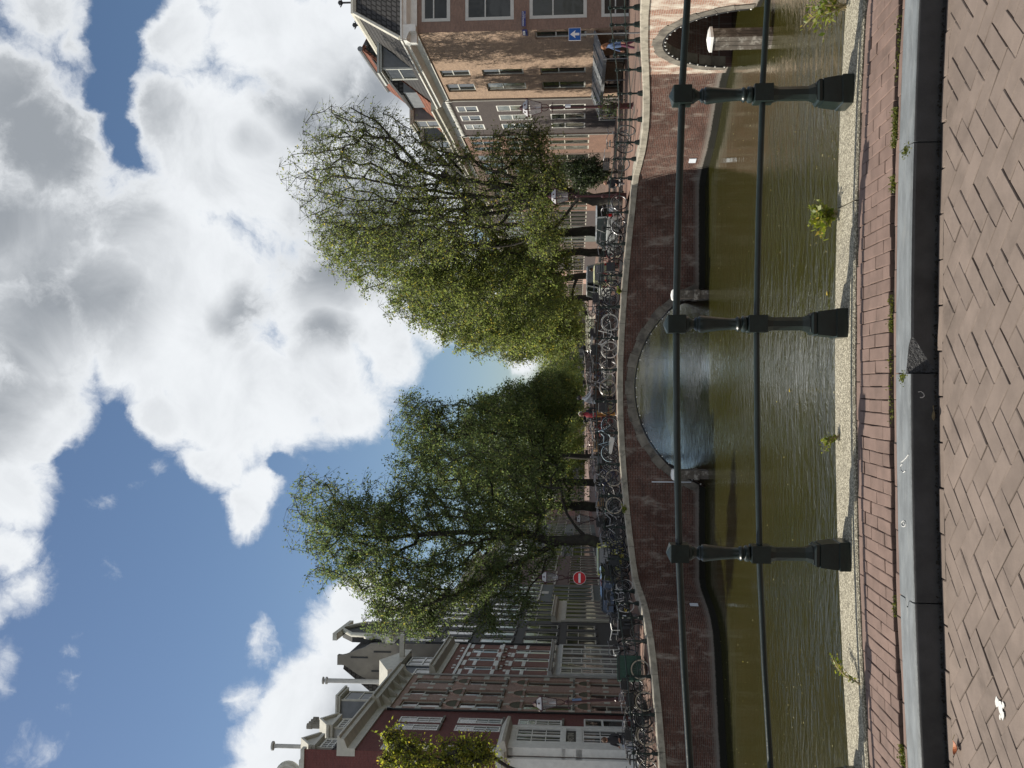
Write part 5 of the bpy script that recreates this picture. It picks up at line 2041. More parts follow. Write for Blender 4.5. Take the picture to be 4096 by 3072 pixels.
tree('elm behind the parked bicycles, third on the left bank', (b0.x, 72, 2.35), [(.1, 0, 3), (.2, 0, 5.5)],
     [bl(1100 * D_, 930 * D_, 72, 130 * D_, 90 * D_, .7), bl(1160 * D_, 870 * D_, 72, 90 * D_, 60 * D_, .3)], 560, 80, .16, LEAF_L, 6, LT, r0=.25, spread=.5)
b0 = at(2430, 1830, 90)
tree('smaller looking elm farther down the left bank', (b0.x, 90, 2.35), [(.1, 0, 3), (.2, 0, 5)],
     [bl(1140 * D_, 885 * D_, 90, 95 * D_, 58 * D_, .7), bl(1195 * D_, 845 * D_, 90, 52 * D_, 40 * D_, .3)], 420, 74, .19, LEAF_L, 7, LT, r0=.25, spread=.55)
b0 = at(2372, 1660, 205)
tree('elm at the far bend of the left bank', (b0.x, 205, 2.35), [(.1, 0, 3), (.2, 0, 5)],
     [bl(1195 * D_, 868 * D_, 205, 62 * D_, 48 * D_, .7), bl(1215 * D_, 835 * D_, 205, 40 * D_, 32 * D_, .3)], 380, 70, .34, LEAF_R, 8, LT, r0=.25, spread=.9)
# right bank
b0 = at(2510, 795, 49)
fk = at(2275, 772, 49)
tree('sparse tall elm with a leaning trunk, foremost on the right bank', (b0.x, 49, 2.62), [(-.03, 0, 1.6), (fk.x - b0.x, 0, fk.z - 2.62)],
     [bl(800 * D_, 400 * D_, 49, 210 * D_, 130 * D_, .34, .51), bl(770 * D_, 290 * D_, 49, 130 * D_, 70 * D_, .14, .30), bl(1000 * D_, 400 * D_, 49, 200 * D_, 110 * D_, .26, .72), bl(870 * D_, 500 * D_, 50, 220 * D_, 80 * D_, .20, .75), bl(1130 * D_, 390 * D_, 49, 100 * D_, 90 * D_, .08, .8), bl(1160 * D_, 400 * D_, 48, 60 * D_, 70 * D_, .07, 1.0), bl(1120 * D_, 300 * D_, 48.5, 70 * D_, 40 * D_, .05, .8), bl(1170 * D_, 500 * D_, 50, 50 * D_, 60 * D_, .07, 1.0)],
     1250, 56, .115, LEAF_R, 13, RT, r0=.29, spread=.40,
     limbs=[(1.0, [at(2080, 745, 49), at(1760, 715, 49), at(1600, 640, 49), at(1450, 560, 48.5)], .085), (1.0, [at(2050, 790, 49), at(1750, 790, 49.3), at(1440, 800, 49.5), at(1250, 760, 49.5)], .085),
            (1.0, [at(2050, 760, 49), at(1700, 690, 48.7), at(1500, 480, 48.3), at(1400, 430, 48)], .075), (1.0, [at(2060, 800, 49.4), at(1700, 760, 49.6), at(1300, 690, 49.8)], .08), (1.0, [at(1950, 830, 50), at(1500, 850, 50.2), at(1280, 870, 50.5)], .07), (.96, [at(2000, 850, 49.5), at(1700, 880, 50), at(1400, 930, 50)], .07), (.8, [at(2230, 900, 50), at(2050, 980, 51), at(1800, 1010, 51)], .07)])
b0 = at(2480, 925, 56)
tree('elm with two diverging limbs, second on the right bank', (b0.x, 56, 2.6), [(.05, 0, 2.2), (-.15, 0, 4.3)],
     [bl(930 * D_, 560 * D_, 56, 250 * D_, 90 * D_, .46, .9), bl(1050 * D_, 600 * D_, 56, 190 * D_, 110 * D_, .40), bl(800 * D_, 520 * D_, 56, 140 * D_, 60 * D_, .12, .6), bl(1170 * D_, 570 * D_, 55, 60 * D_, 80 * D_, .10, 1.0)],
     860, 84, .135, LEAF_R, 14, RT, r0=.27, spread=.44, limbs=[(1.0, [at(2050, 960, 56), at(1700, 1010, 56.5)], .15), (1.0, [at(2080, 900, 56), at(1700, 900, 56)], .13)])
b0 = at(2455, 1010, 65)
tree('broad leafy elm, third on the right bank', (b0.x, 65, 2.55), [(.05, 0, 2.4), (-.2, 0, 4.5)],
     [bl(1060 * D_, 660 * D_, 65, 175 * D_, 100 * D_, .7), bl(930 * D_, 640 * D_, 65, 130 * D_, 70 * D_, .3, .7)], 720, 84, .155, LEAF_R, 15, RT, r0=.25, spread=.48)
b0 = at(2440, 1105, 78)
tree('elm leaning over the water, fourth on the right bank', (b0.x, 78, 2.5), [(.05, 0, 2.6), (-.4, 0, 4.6)],
     [bl(1140 * D_, 690 * D_, 78, 115 * D_, 78 * D_, .7), bl(1040 * D_, 722 * D_, 78, 90 * D_, 50 * D_, .3, .5)], 580, 84, .175, LEAF_R, 16, RT, r0=.25, spread=.52)
b0 = at(2420, 1190, 98)
tree('green elm fifth on the right bank, farthest of the near row', (b0.x, 98, 2.5), [(.05, 0, 2.6), (-.3, 0, 4.6)],
     [bl(1180 * D_, 722 * D_, 98, 80 * D_, 48 * D_, .7), bl(1115 * D_, 765 * D_, 98, 45 * D_, 20 * D_, .2, .4)], 420, 74, .20, LEAF_R, 17, RT, r0=.25, spread=.58)
for i, (x, Y, s, h) in enumerate(((-10, 255, 31, 15), (-1, 310, 32, 17), (8, 380, 33, 20), (30, 300, 34, 17), (-18, 235, 35, 15), (22, 245, 36, 15))):
    lab = ['round tree at the far bend of the canal, second from the left', 'round tree at the far bend of the canal, third from the left', 'farthest round tree at the bend of the canal', 'round tree at the far bend of the canal, rightmost', 'round tree at the far bend of the canal, leftmost', 'round tree at the far bend of the canal, second from the right'][i]
    tree(lab, (x, Y, 2.3), [(0, 0, 3), (0, 0, 5)], [((x, Y, 2.3 + h * .52), (9, 6, h * .50), 1.0, 1.0)], 280, 60, .45, LEAF_R, s, 'trees closing the canal view', r0=.3, spread=.9)
# unseen elm copies added behind the camera to dim light on near fronts
back = [o for o in bpy.data.objects if o.get('category') == 'tree' and 'third on the right' in o.get('label', '')][0]
for X, Yb, lab in ((-12.5, -9, 'broad elm on the left bank behind the foreground bridge'), (12.5, -7, 'broad elm on the right bank behind the foreground bridge'), (-11.5, -24, 'broad elm farther back on the left bank behind the foreground bridge'), (11.5, -22, 'broad elm farther back on the right bank behind the foreground bridge')):
    c = copy_tree(back)
    c.location = (X, Yb, 2.5)
    c.rotation_euler = (0, 0, X + Yb)
    tag(c, lab, 'tree', 'trees behind the foreground bridge')
# small yellowish tree reaching in from the left edge
cy = at(1735, 3090, 34.5)
tree('slender yellowing young tree in front of the dark red corner house', (cy.x - .2, 34.9, 2.3), [(0, 0, 2.5), (.1, -.2, 4.6)],
     [bl(1700, 3060, 34.5, 210, 95, .6, 1.0), bl(1860, 3010, 34.5, 120, 60, .22, .8), bl(1600, 3000, 34.5, 80, 45, .10, .6), bl(1560, 2950, 34.5, 40, 25, .08, .6)], 230, 46, .12, LEAF_Y, 19, 'trees along the left bank', r0=.11, spread=.28, name='young_tree')
# clipped shrub in a tub on the right quay
p = at(2440, 690, 46)
tree('dark round evergreen shrub standing on the right quay', (p.x, 46, 2.62), [(0, 0, .5), (0, 0, 1.0)], [bl(2350, 692, 46, 80, 52, .6), bl(2290, 672, 46, 55, 36, .22), bl(2330, 735, 46, 45, 32, .18, .8)], 170, 70, .10, LEAF_D, 23, None, r0=.06, spread=.22, name='shrub', cat='shrub')
MB().lathe([(.28, 2.6), (.36, 3.1), (.33, 3.1), (.3, 2.9)], 12, (p.x, 45.9)).build('plant_tub', M_WOODDK, None, label='dark round tub under the evergreen shrub on the right quay', cat='plant tub')


# ------------------------------------------------------------------ weeds, moss, leaves, paint splash near the camera
M_WEED = leafmat('weed_leaf', (0.10, 0.14, 0.022), (0.19, 0.21, 0.035), (0.34, 0.27, 0.07), .35)
M_STRAW = pm('dry_stem', (0.34, 0.27, 0.14), .8, .2, 20, 0)


def weed(label, loc, h, w_, n, nst, seed, lean=(0, 0), leafy=.02, group=None):
    rng = np.random.default_rng(seed)
    t = thing('weed', label, 'weed', loc, 0, group)
    stems = MB()
    C, Ax = [], []
    for s in range(nst):
        a = rng.uniform(0, 2 * PI)
        rr = w_ * rng.uniform(.2, 1)
        hh = h * rng.uniform(.45, 1.0)
        e = np.array([math.cos(a) * rr + lean[0], math.sin(a) * rr * .6 + lean[1], hh])
        m_ = np.array([e[0] * .35, e[1] * .35, hh * .7])
        pts = [np.zeros(3) + rng.normal(0, .008, 3) * [1, 1, 0], m_ * .5, m_, (m_ + e) / 2 + [0, 0, .01], e]
        stems.tube(pts, [.0022, .002, .0018, .0014, .0008], 4)
        for k in range(n):
            u = rng.uniform(.25, 1)
            i = min(3, int(u * 4))
            q = np.array(pts[i]) + (np.array(pts[i + 1]) - np.array(pts[i])) * (u * 4 - i)
            C.append(q + rng.normal(0, .010, 3))
            Ax.append([math.cos(a), math.sin(a), .4])
    stems.build('stems', M_STRAW, t)
    put('leaves', leaf_mesh('leaves', np.array(C), np.array(Ax), leafy, rng, M_WEED, .55), t)
    return t


wz = LZ


def wl(x, y, Yp, dx=0, dz=0):
    X = at(x, y, Yp).x + dx
    return (X, Yp, LZ + hump(X) + dz)


weed('leafy green weed tuft hanging over the canal side of the ledge between two posts', wl(3345, 850, 5.53), .14, .17, 14, 26, 1, (-.01, .05), .034)
weed('straggly green weed growing at the right end of the ledge', wl(3330, 25, 5.54), .22, .20, 9, 22, 2, (-.03, .04), .030)
weed('small grassy tuft with dry blades on the ledge near the middle post', wl(3370, 1745, 5.46), .085, .05, 14, 14, 3, (-.06, .04), .018)
weed('single leaning weed stem with tiny leaves on the ledge left of the left post', wl(3410, 2720, 5.20, -.03, -.01), .11, .03, 18, 6, 4, (.075, .22), .018)
# moss in the joint between the pavement and the kerb
rng = np.random.default_rng(77)
C = []
MY = PY0 + .080
for ya, yb, n_, wd_ in ((430, 590, 800, .012), (700, 770, 300, .012), (60, 330, 110, .005), (1180, 1330, 170, .005), (1400, 1700, 130, .004), (1280, 1310, 120, .008), (2380, 2470, 100, .006), (2980, 3060, 320, .010)):
    a, b = at(3555, ya, MY).x, at(3555, yb, MY).x
    for i in range(n_):
        X = rng.uniform(b, a)
        C.append((X, MY + rng.normal(0, wd_), SIDEZ - .014 + hump(X) + abs(rng.normal(0, .010))))
for yj in (576, 1493):
    xj = at(3610, yj, 4.37).x
    for i in range(110):
        X = xj - .018 + rng.normal(0, .014)
        C.append((X, KY0 + .09 + rng.normal(0, .022), KZ1 + hump(X) + abs(rng.normal(0, .004))))
C = np.array(C)
o = put('moss', leaf_mesh('moss', C, np.tile([[0, 0, 1.]], (len(C), 1)), .0105, rng, M_MOSSM, .6))
tag(o, 'green moss growing in the joint behind the kerb', kind='stuff')
# dirt crumbs in the gutter
C = np.array([(q, 4.333 + rng.normal(0, .006), ROADZ + hump(q) + abs(rng.normal(0, .004))) for q in rng.uniform(-2.2, 2.2, 1100)])
o = put('dirt', leaf_mesh('dirt', C, np.tile([[0, 0, 1.]], (len(C), 1)), .010, rng, pm('dark_dirt', (.02, .017, .012), 1, .4, 40, 0), .8))
tag(o, 'dark crumbs of dirt along the foot of the kerb', kind='stuff')


def leaf_thing(label, x, y, Y, z, size, mat, rz, curl=.25):
    p = atz(x, y, z)
    mb = MB()
    N = 8
    up_ = []
    for i in range(N + 1):
        u = i / N
        wv = math.sin(PI * u ** .8) * .36 * size
        zc = curl * size * (u - .5) ** 2 * 2
        up_.append(((u - .5) * size, wv, zc))
    for i in range(N):
        a, b = up_[i], up_[i + 1]
        mb.face([(a[0], -a[1], a[2] + a[1] * .5), (b[0], -b[1], b[2] + b[1] * .5), (b[0], 0, b[2]), (a[0], 0, a[2])])
        mb.face([(a[0], 0, a[2]), (b[0], 0, b[2]), (b[0], b[1], b[2] + b[1] * .5), (a[0], a[1], a[2] + a[1] * .5)])
    if z > 1:
        p.z += hump(p.x)
    t = thing('fallen_leaf', label, 'leaf', p, rz)
    mb.build('blade', mat, t, 60)
    MB().tube([(size * .5, 0, curl * size * .5), (size * .85, .01, .004)], .0012, 4).build('stalk', M_STRAW, t)


leaf_thing('curled orange-brown fallen leaf on the bricks beside the kerb', 3790, 2990, 0, ROADZ + .006, .062, pm('dry_leaf', (0.36, 0.10, 0.025), .6, .3, 30, .3, 60, col2=(.42, .22, .08), c2s=30), .2, .6)
leaf_thing('dull brown fallen leaf lying in the gutter below the kerb', 3740, 1660, 0, ROADZ + .01, .05, pm('dull_leaf', (0.16, 0.12, 0.06), .8, .2, 30, .2), .1, .3)
# white paint splash
p = atz(3977, 2832, ROADZ)
mb = MB()
r_ = random.Random(5)
for k, (dx, dy, rr) in enumerate(((0, 0, .020), (.012, .03, .016), (-.02, -.012, .016), (.02, -.022, .010), (-.036, .004, .007))):
    N = 14
    c = [(dx + rr * r_.uniform(.7, 1.25) * math.cos(2 * PI * i / N) * 1.25, dy + rr * r_.uniform(.7, 1.25) * math.sin(2 * PI * i / N)) for i in range(N)]
    mb.prism(c, lambda a, b, h: (a, b, h), 0, .0012 + .0003 * k)
o = mb.build('paint_splash', pm('white_splash', (.62, .62, .60), .6, .1, 60, .5, 90), None, label='white splash of paint on the herringbone road bricks', cat='paint splash')
o.location = (p.x, p.y, ROADZ + .0022 + hump(p.x))
for x, y, lab in ((3310, 1172, 'yellow leaf floating on the dark water left of the right arch'), (3160, 1560, 'pale leaf floating on the bright water below the wide arch')):
    leaf_thing(lab, x, y, 0, .012, .11, pm('yellow_leaf', (.5, .38, .06), .6, .2, 10, 0), .5, .1)
# specks and small leaves drifting on the water
rng = np.random.default_rng(5)
C = []
for i in range(420):
    Yw = rng.uniform(11, 34)
    X = rng.uniform(-.40, .40) * Yw
    if abs(X - .3) < 2.4 and rng.uniform() < .6:
        continue
    C.append((X, Yw, .012))
C = np.array(C)
ax_ = rng.normal(0, 1, (len(C), 3)) * [1, 1, 0]
me = leaf_mesh('drifting_leaves', C, ax_, .05, rng, leafmat('drifted_leaf', (0.20, 0.17, 0.06), (0.36, 0.33, 0.18), (0.5, 0.42, 0.08), .2), .7)
co = np.empty(len(me.vertices) * 3, np.float32)
me.vertices.foreach_get('co', co)
co = co.reshape(-1, 3)
co[:, 2] = .010 + (co[:, 2] - .012) * .04
me.vertices.foreach_set('co', co.reshape(-1))
o = put('drifting_leaves', me)
tag(o, 'tiny pale leaves and specks drifting on the canal water', kind='stuff')
# chalk scribbles on the kerb
M_CHALK = pm('chalk', (.55, .55, .54), .9, .2, 60, .2)


def scribble(label, pts_list, top=True):
    t = None
    mb = MB()
    for pts in pts_list:
        q = []
        for x, y in pts:
            if top:
                p = atz(x, y, KZ1)
                q.append((p.x, p.y, KZ1 + hump(p.x) + .0005))
            else:
                p = at(x, y, KY0)
                q.append((p.x, KY0 - .0005, p.z + hump(p.x) * 0))
        mb.tube(q, .0022, 4)
    mb.build('chalk_mark', M_CHALK, None, label=label, cat='chalk mark')


scribble('white chalk scribble of a hook and an arc on the kerb top', [[(3632, 1818), (3622, 1832), (3604, 1848), (3598, 1850), (3604, 1856)], [(3606, 1856), (3598, 1866), (3600, 1882), (3610, 1890), (3618, 1884)]])
scribble('small round chalk ring on the kerb top near the left post', [[(3607 + 9 * math.cos(a), 2095 + 12 * math.sin(a)) for a in [i * .6 for i in range(11)]], [(3606, 2090), (3610, 2098)]])
scribble('short curved chalk stroke on the dark kerb face left of the broken stone', [[(3672, 1568), (3684, 1566), (3694, 1574), (3697, 1584), (3690, 1590), (3680, 1590)]], False)
# ------------------------------------------------------------------ bicycles
PART = {}
M_FRAMES = {'black': M_BLACK, 'white': pm('white_frame', (.62, .62, .60), .35, .06, 5, 0), 'blue': pm('pale_blue_frame', (.30, .40, .47), .35, .08, 5, 0), 'silver': pm('silver_frame', (.45, .45, .46), .3, .08, 5, 0, metal=.6),
            'green': pm('green_frame', (.02, .10, .08), .4, .1, 5, 0), 'red': pm('dark_red_frame', (.16, .02, .02), .4, .1, 5, 0), 'navy': pm('navy_frame', (.015, .02, .06), .4, .1, 5, 0)}
M_TYRES = {'black': M_TYRE, 'cream': pm('cream_rubber', (.48, .42, .32), .7, .1, 6, 0), 'white': pm('pale_rubber', (.62, .60, .55), .65, .1, 6, 0)}
M_SADDLE = pm('saddle_leather', (.02, .018, .016), .5, .2, 8, .1)
M_CRATE = pm('black_plastic', (.02, .02, .022), .5, .1, 6, .05)
M_STRAWB = pm('wicker', (.22, .14, .07), .8, .3, 30, .5, 60)
WB, WR = .56, .345


def part(key, mk, mat, smooth=45):
    k = (key, mat.name)
    if k not in PART:
        PART[k] = mk().mesh(key, mat, smooth)
    return PART[k]


def ring(R, r, n=28, k=5):
    mb = MB()
    return mb.tube([(R * math.cos(2 * PI * i / n), 0, R * math.sin(2 * PI * i / n)) for i in range(n)], r, k, closed=True)


def mk_tyre():
    return ring(WR - .019, .0205)


def mk_rim():
    mb = ring(WR - .045, .010, 28, 4)
    for i in range(18):
        a = 2 * PI * i / 18
        mb.tube([(0, (.02 if i % 2 else -.02), 0), ((WR - .05) * math.cos(a), 0, (WR - .05) * math.sin(a))], .0022, 3, caps=False)
    mb.tube([(0, -.045, 0), (0, .045, 0)], .02, 6)
    return mb


def mk_frame():
    mb = MB()
    bb = (-.08, 0, .28)
    st = (-.24, 0, .86)
    hd0, hd1 = (.36, 0, .66), (.31, 0, .90)
    mb.tube([bb, st], .016, 6)
    mb.tube([bb, (.15, 0, .38), (.345, 0, .70)], .018, 6)
    mb.tube([(-.175, 0, .62), (.1, 0, .60), (.325, 0, .83)], .014, 6)
    mb.tube([hd0, hd1], .019, 6)
    for s in (-1, 1):
        mb.tube([(-.21, s * .012, .76), (-WB, s * .055, WR)], .008, 4)
        mb.tube([(bb[0], s * .03, bb[2]), (-WB, s * .055, WR)], .010, 4)
        mb.tube([(.365, s * .03, .64), (.40, s * .052, .55), (WB - .02, s * .052, WR + .03), (WB, s * .05, WR)], .010, 5)
        mb.tube([(-.08, s * .05, .28), (-.08 + s * .12, s * .075, .28 - s * .12)], .009, 4)
        mb.box(-.13 + s * .12, -.03 + s * .12, s * .105 - .04, s * .105 + .04, .268 - s * .12, .292 - s * .12)
    mb.tube([(-.08, -.05, .28), (-.08, .05, .28)], .03, 8)
    mb.tube([(-.30, .09, .30), (-.26, .14, .02)], .009, 4)
    return mb


def mk_bars():
    mb = MB()
    mb.tube([(.31, 0, .88), (.285, 0, 1.03)], .014, 6)
    for s in (-1, 1):
        mb.tube([(.285, 0, 1.03), (.32, s * .10, 1.07), (.27, s * .24, 1.10), (.10, s * .28, 1.07), (.02, s * .28, 1.06)], .012, 6)
        mb.tube([(.12, s * .28, 1.072), (.0, s * .28, 1.056)], .017, 6)
    mb.tube([(.37, 0, .86), (.43, 0, .86)], .045, 8)
    return mb


def mk_saddle():
    mb = MB()
    prof = [(-.14, .10, .0), (-.10, .115, .02), (0, .07, .015), (.10, .03, .01), (.14, .018, -.005)]
    base = len(mb.v)
    for x, w_, z in prof:
        for y, dz in ((-w_, -.035), (-w_ * .8, .01), (0, .022), (w_ * .8, .01), (w_, -.035)):
            mb.v.append((-.27 + x, y, .965 + z + dz))
    for i in range(len(prof) - 1):
        for j in range(4):
            mb.f.append((base + i * 5 + j, base + (i + 1) * 5 + j, base + (i + 1) * 5 + j + 1, base + i * 5 + j + 1))
            mb.mi.append(0)
    mb.f.append(tuple(base + j for j in range(5)))
    mb.mi.append(0)
    mb.tube([(-.24, 0, .85), (-.265, 0, .96)], .013, 6)
    return mb


def mk_fender(a0, a1):
    def f():
        mb = MB()
        n = 10
        for i in range(n):
            t0, t1 = a0 + (a1 - a0) * i / n, a0 + (a1 - a0) * (i + 1) / n
            q = []
            for r, y in ((WR + .018, -.028), (WR + .03, 0), (WR + .018, .028)):
                q.append([(r * math.cos(t0), y, r * math.sin(t0)), (r * math.cos(t1), y, r * math.sin(t1))])
            for (p, p2), (s, s2) in zip(q, q[1:]):
                mb.face([p, p2, s2, s])
        return mb
    return f


def mk_guard():
    pts = [(-.02 + .11 * math.cos(t), .28 + .105 * math.sin(t)) for t in [-1.57 + i * .52 for i in range(7)]] + [(-WB - .0 + .055 * math.cos(t), WR + .06 * math.sin(t)) for t in [1.57 + i * .78 for i in range(5)]]
    return MB().prism(pts, lambda a, b, t: (a, t, b), -.062, -.044)


def mk_rack():
    mb = MB()
    for s in (-1, 1):
        mb.tube([(-.25, s * .05, .74), (-.85, s * .06, .73)], .007, 4)
        mb.tube([(-.75, s * .06, .73), (-WB, s * .065, WR)], .006, 4)
    for x in (-.4, -.6, -.84):
        mb.tube([(x, -.06, .733), (x, .06, .733)], .006, 4)
    return mb


def crate_fn(x0, x1, w_, z0, z1, th=.012, slats=3):
    def f():
        mb = MB()
        mb.box(x0, x1, -w_, w_, z0, z0 + th)
        hh = (z1 - z0) / slats
        for i in range(slats):
            a, b = z0 + i * hh + .012, z0 + (i + 1) * hh - .004
            mb.box(x0, x1, -w_, -w_ + th, a, b)
            mb.box(x0, x1, w_ - th, w_, a, b)
            mb.box(x0, x0 + th, -w_ + th, w_ - th, a, b)
            mb.box(x1 - th, x1, -w_ + th, w_ - th, a, b)
        for x in (x0, x1 - .02):
            for y in (-w_ - .003, w_ - .017):
                mb.box(x, x + .02, y, y + .02, z0, z1 + .002)
        return mb
    return f


def bicycle(label, x, y, z, rz, frame='black', tyre='black', extras=(), group='bicycles parked along the bridge', lean=0.05):
    t = thing('bicycle', label, 'bicycle', (x, y, z), rz, group)
    t.rotation_euler = (lean, 0, rz)
    fm, tm = M_FRAMES[frame], M_TYRES[tyre]
    put('frame', part('frame', mk_frame, fm), t)
    for s in (-1, 1):
        w1 = put('wheel', part('wheel', mk_tyre, tm), t, (s * WB, 0, WR))
        put('rim', part('rim', mk_rim, M_CHROME), w1)
    put('handlebar', part('handlebar', mk_bars, M_CHROME), t)
    put('saddle', part('saddle', mk_saddle, M_SADDLE), t)
    put('fender', part('fender', mk_fender(.3, 3.3), fm), t, (-WB, 0, WR))
    put('fender', part('fender_front', mk_fender(.5, 2.6), fm), t, (WB, 0, WR)).name = 'fender'
    put('rack', part('rack', mk_rack, M_BLACK), t)
    for e in extras:
        if e == 'crate':
            put('crate', part('crate', crate_fn(.36, .76, .17, .86, 1.12), M_CRATE), t)
        elif e == 'wicker':
            put('basket', part('basket', crate_fn(.38, .72, .18, .84, 1.08, slats=4), M_STRAWB), t)
        elif e == 'rear_crate':
            put('crate', part('rear_crate', crate_fn(-.82, -.42, .17, .745, 1.0), M_CRATE), t).name = 'crate'
        elif e == 'panniers':
            mb = lambda: MB().box(-.80, -.42, -.20, -.075, .38, .74).box(-.80, -.42, .075, .20, .38, .74)
            put('pannier', part('pannier', mb, pm('pannier_cloth', (.03, .032, .036), .8, .2, 10, .2)), t)
        elif e == 'guard':
            put('chain_guard', part('chain_guard', mk_guard, M_FRAMES['white'] if frame == 'blue' else M_CRATE), t)
        elif e == 'child_seat':
            mb = lambda: MB().box(-.72, -.42, -.15, .15, .78, .84).box(-.76, -.70, -.16, .16, .80, 1.25).box(-.70, -.44, -.17, -.145, .8, .98).box(-.70, -.44, .145, .17, .8, .98)
            put('child_seat', part('child_seat', mb, pm('grey_plastic', (.10, .10, .11), .5, .1, 6, .05)), t)
        elif e == 'yellow_bag':
            mb = lambda: MB().box(-.78, -.40, -.24, -.08, .40, .78)
            put('pannier', part('yellow_pannier', mb, pm('yellow_bag', (.62, .58, .10), .6, .1, 6, .1)), t).name = 'pannier'
    return t


def on_edge(ycol, back, xrow=2450):
    """ground point whose photo column is ycol, `back` metres inside the edge of the land"""
    r, a, b = ray(xrow, ycol)
    best = None
    s = EDGE.find(-20, 29.2)
    while s < S_R + 10:
        p, n = EDGE.at(s), EDGE.inn(s)
        q = p.xy + n * back
        e = abs(q.x / q.y - r / a)
        if best is None or e < best[0]:
            best = (e, q, p.z, EDGE.tan(s))
        s += .06
    _, q, z, tg = best
    return q.x, q.y, z - .04, math.atan2(tg.y, tg.x)


ROW = [  # photo column of the middle, depth behind the edge, turn, frame, tyre, extras, label
    (1245, 1.0, 0.1, 'black', 'black', ('crate',), 'black bicycle with a front crate at the right end of the bridge row'),
    (1345, .85, PI - .12, 'white', 'white', ('crate', 'guard'), 'white framed bicycle with pale tyres and a black crate right of the arch crown'),
    (1425, 1.5, .5, 'black', 'white', ('guard',), 'black bicycle with whitewall tyres turned towards the water'),
    (1500, 1.9, PI + .15, 'silver', 'cream', (), 'silver bicycle with cream tyres in the middle of the bridge row'),
    (1575, 1.8, .1, 'black', 'black', ('panniers',), 'black bicycle with dark panniers right of the person in red'),
    (1680, 2.6, PI - .2, 'red', 'black', (), 'dark red bicycle partly behind the person in red'),
    (1757, .80, 0.03, 'blue', 'black', ('guard',), 'pale blue bicycle with a white chain guard seen fully side-on'),
    (1838, 2.4, .3, 'black', 'black', ('wicker',), 'black bicycle with a wicker basket behind the pale blue one'),
    (1900, 1.1, PI + .1, 'navy', 'black', ('child_seat',), 'navy bicycle with a grey child seat beside the pale blue one'),
    (1968, .95, .12, 'black', 'cream', (), 'black bicycle with a cream front tyre above the left foot of the arch'),
    (2035, 1.7, PI - .1, 'black', 'black', ('crate',), 'black bicycle with a crate behind the small weed on the coping'),
    (2085, .9, .2, 'silver', 'black', ('guard',), 'silver bicycle above the small weed on the coping'),
    (2135, 1.5, PI + .25, 'black', 'black', (), 'plain black bicycle with a tall handlebar in the left half of the row'),
    (2180, .85, .05, 'navy', 'black', ('panniers',), 'navy bicycle with panniers in front of the yellow car'),
    (2225, 1.3, .3, 'black', 'black', ('rear_crate',), 'black bicycle with a rear crate in front of the yellow car'),
    (2295, .9, PI - .35, 'black', 'black', ('yellow_bag',), 'black bicycle with a yellow pannier near the no-entry lamp post'),
    (2375, .85, .1, 'silver', 'white', ('guard',), 'silver bicycle with pale tyres in front of the black car'),
    (2430, 1.5, PI + .1, 'black', 'black', (), 'black bicycle at the bend of the railing'),
    (2475, .9, .2, 'black', 'black', ('crate', 'panniers'), 'loaded black bicycle just left of the bend of the railing'),
    (2540, 1.6, PI + .3, 'black', 'black', ('rear_crate',), 'black bicycle between the bend and the green box trike'),
    (2735, 1.6, .35, 'black', 'cream', (), 'black bicycle with cream tyres just left of the green box trike'),
    (2800, .9, .05, 'black', 'black', ('crate',), 'black bicycle at the foot of the leaning lamp post'),
    (2865, .85, PI - .2, 'black', 'cream', ('guard', 'rear_crate'), 'black bicycle with cream tyres left of the leaning lamp post'),
    (2915, 1.5, .2, 'navy', 'black', (), 'navy bicycle below the shop window on the left quay'),
    (2960, 1.0, PI + .1, 'black', 'black', ('panniers',), 'black bicycle with panniers in front of the shop door'),
    (3010, .8, .1, 'black', 'cream', ('crate',), 'black bicycle with a cream front wheel near the left edge'),
    (3065, 1.3, PI - .1, 'black', 'black', (), 'black bicycle cut by the left edge of the picture'),
]
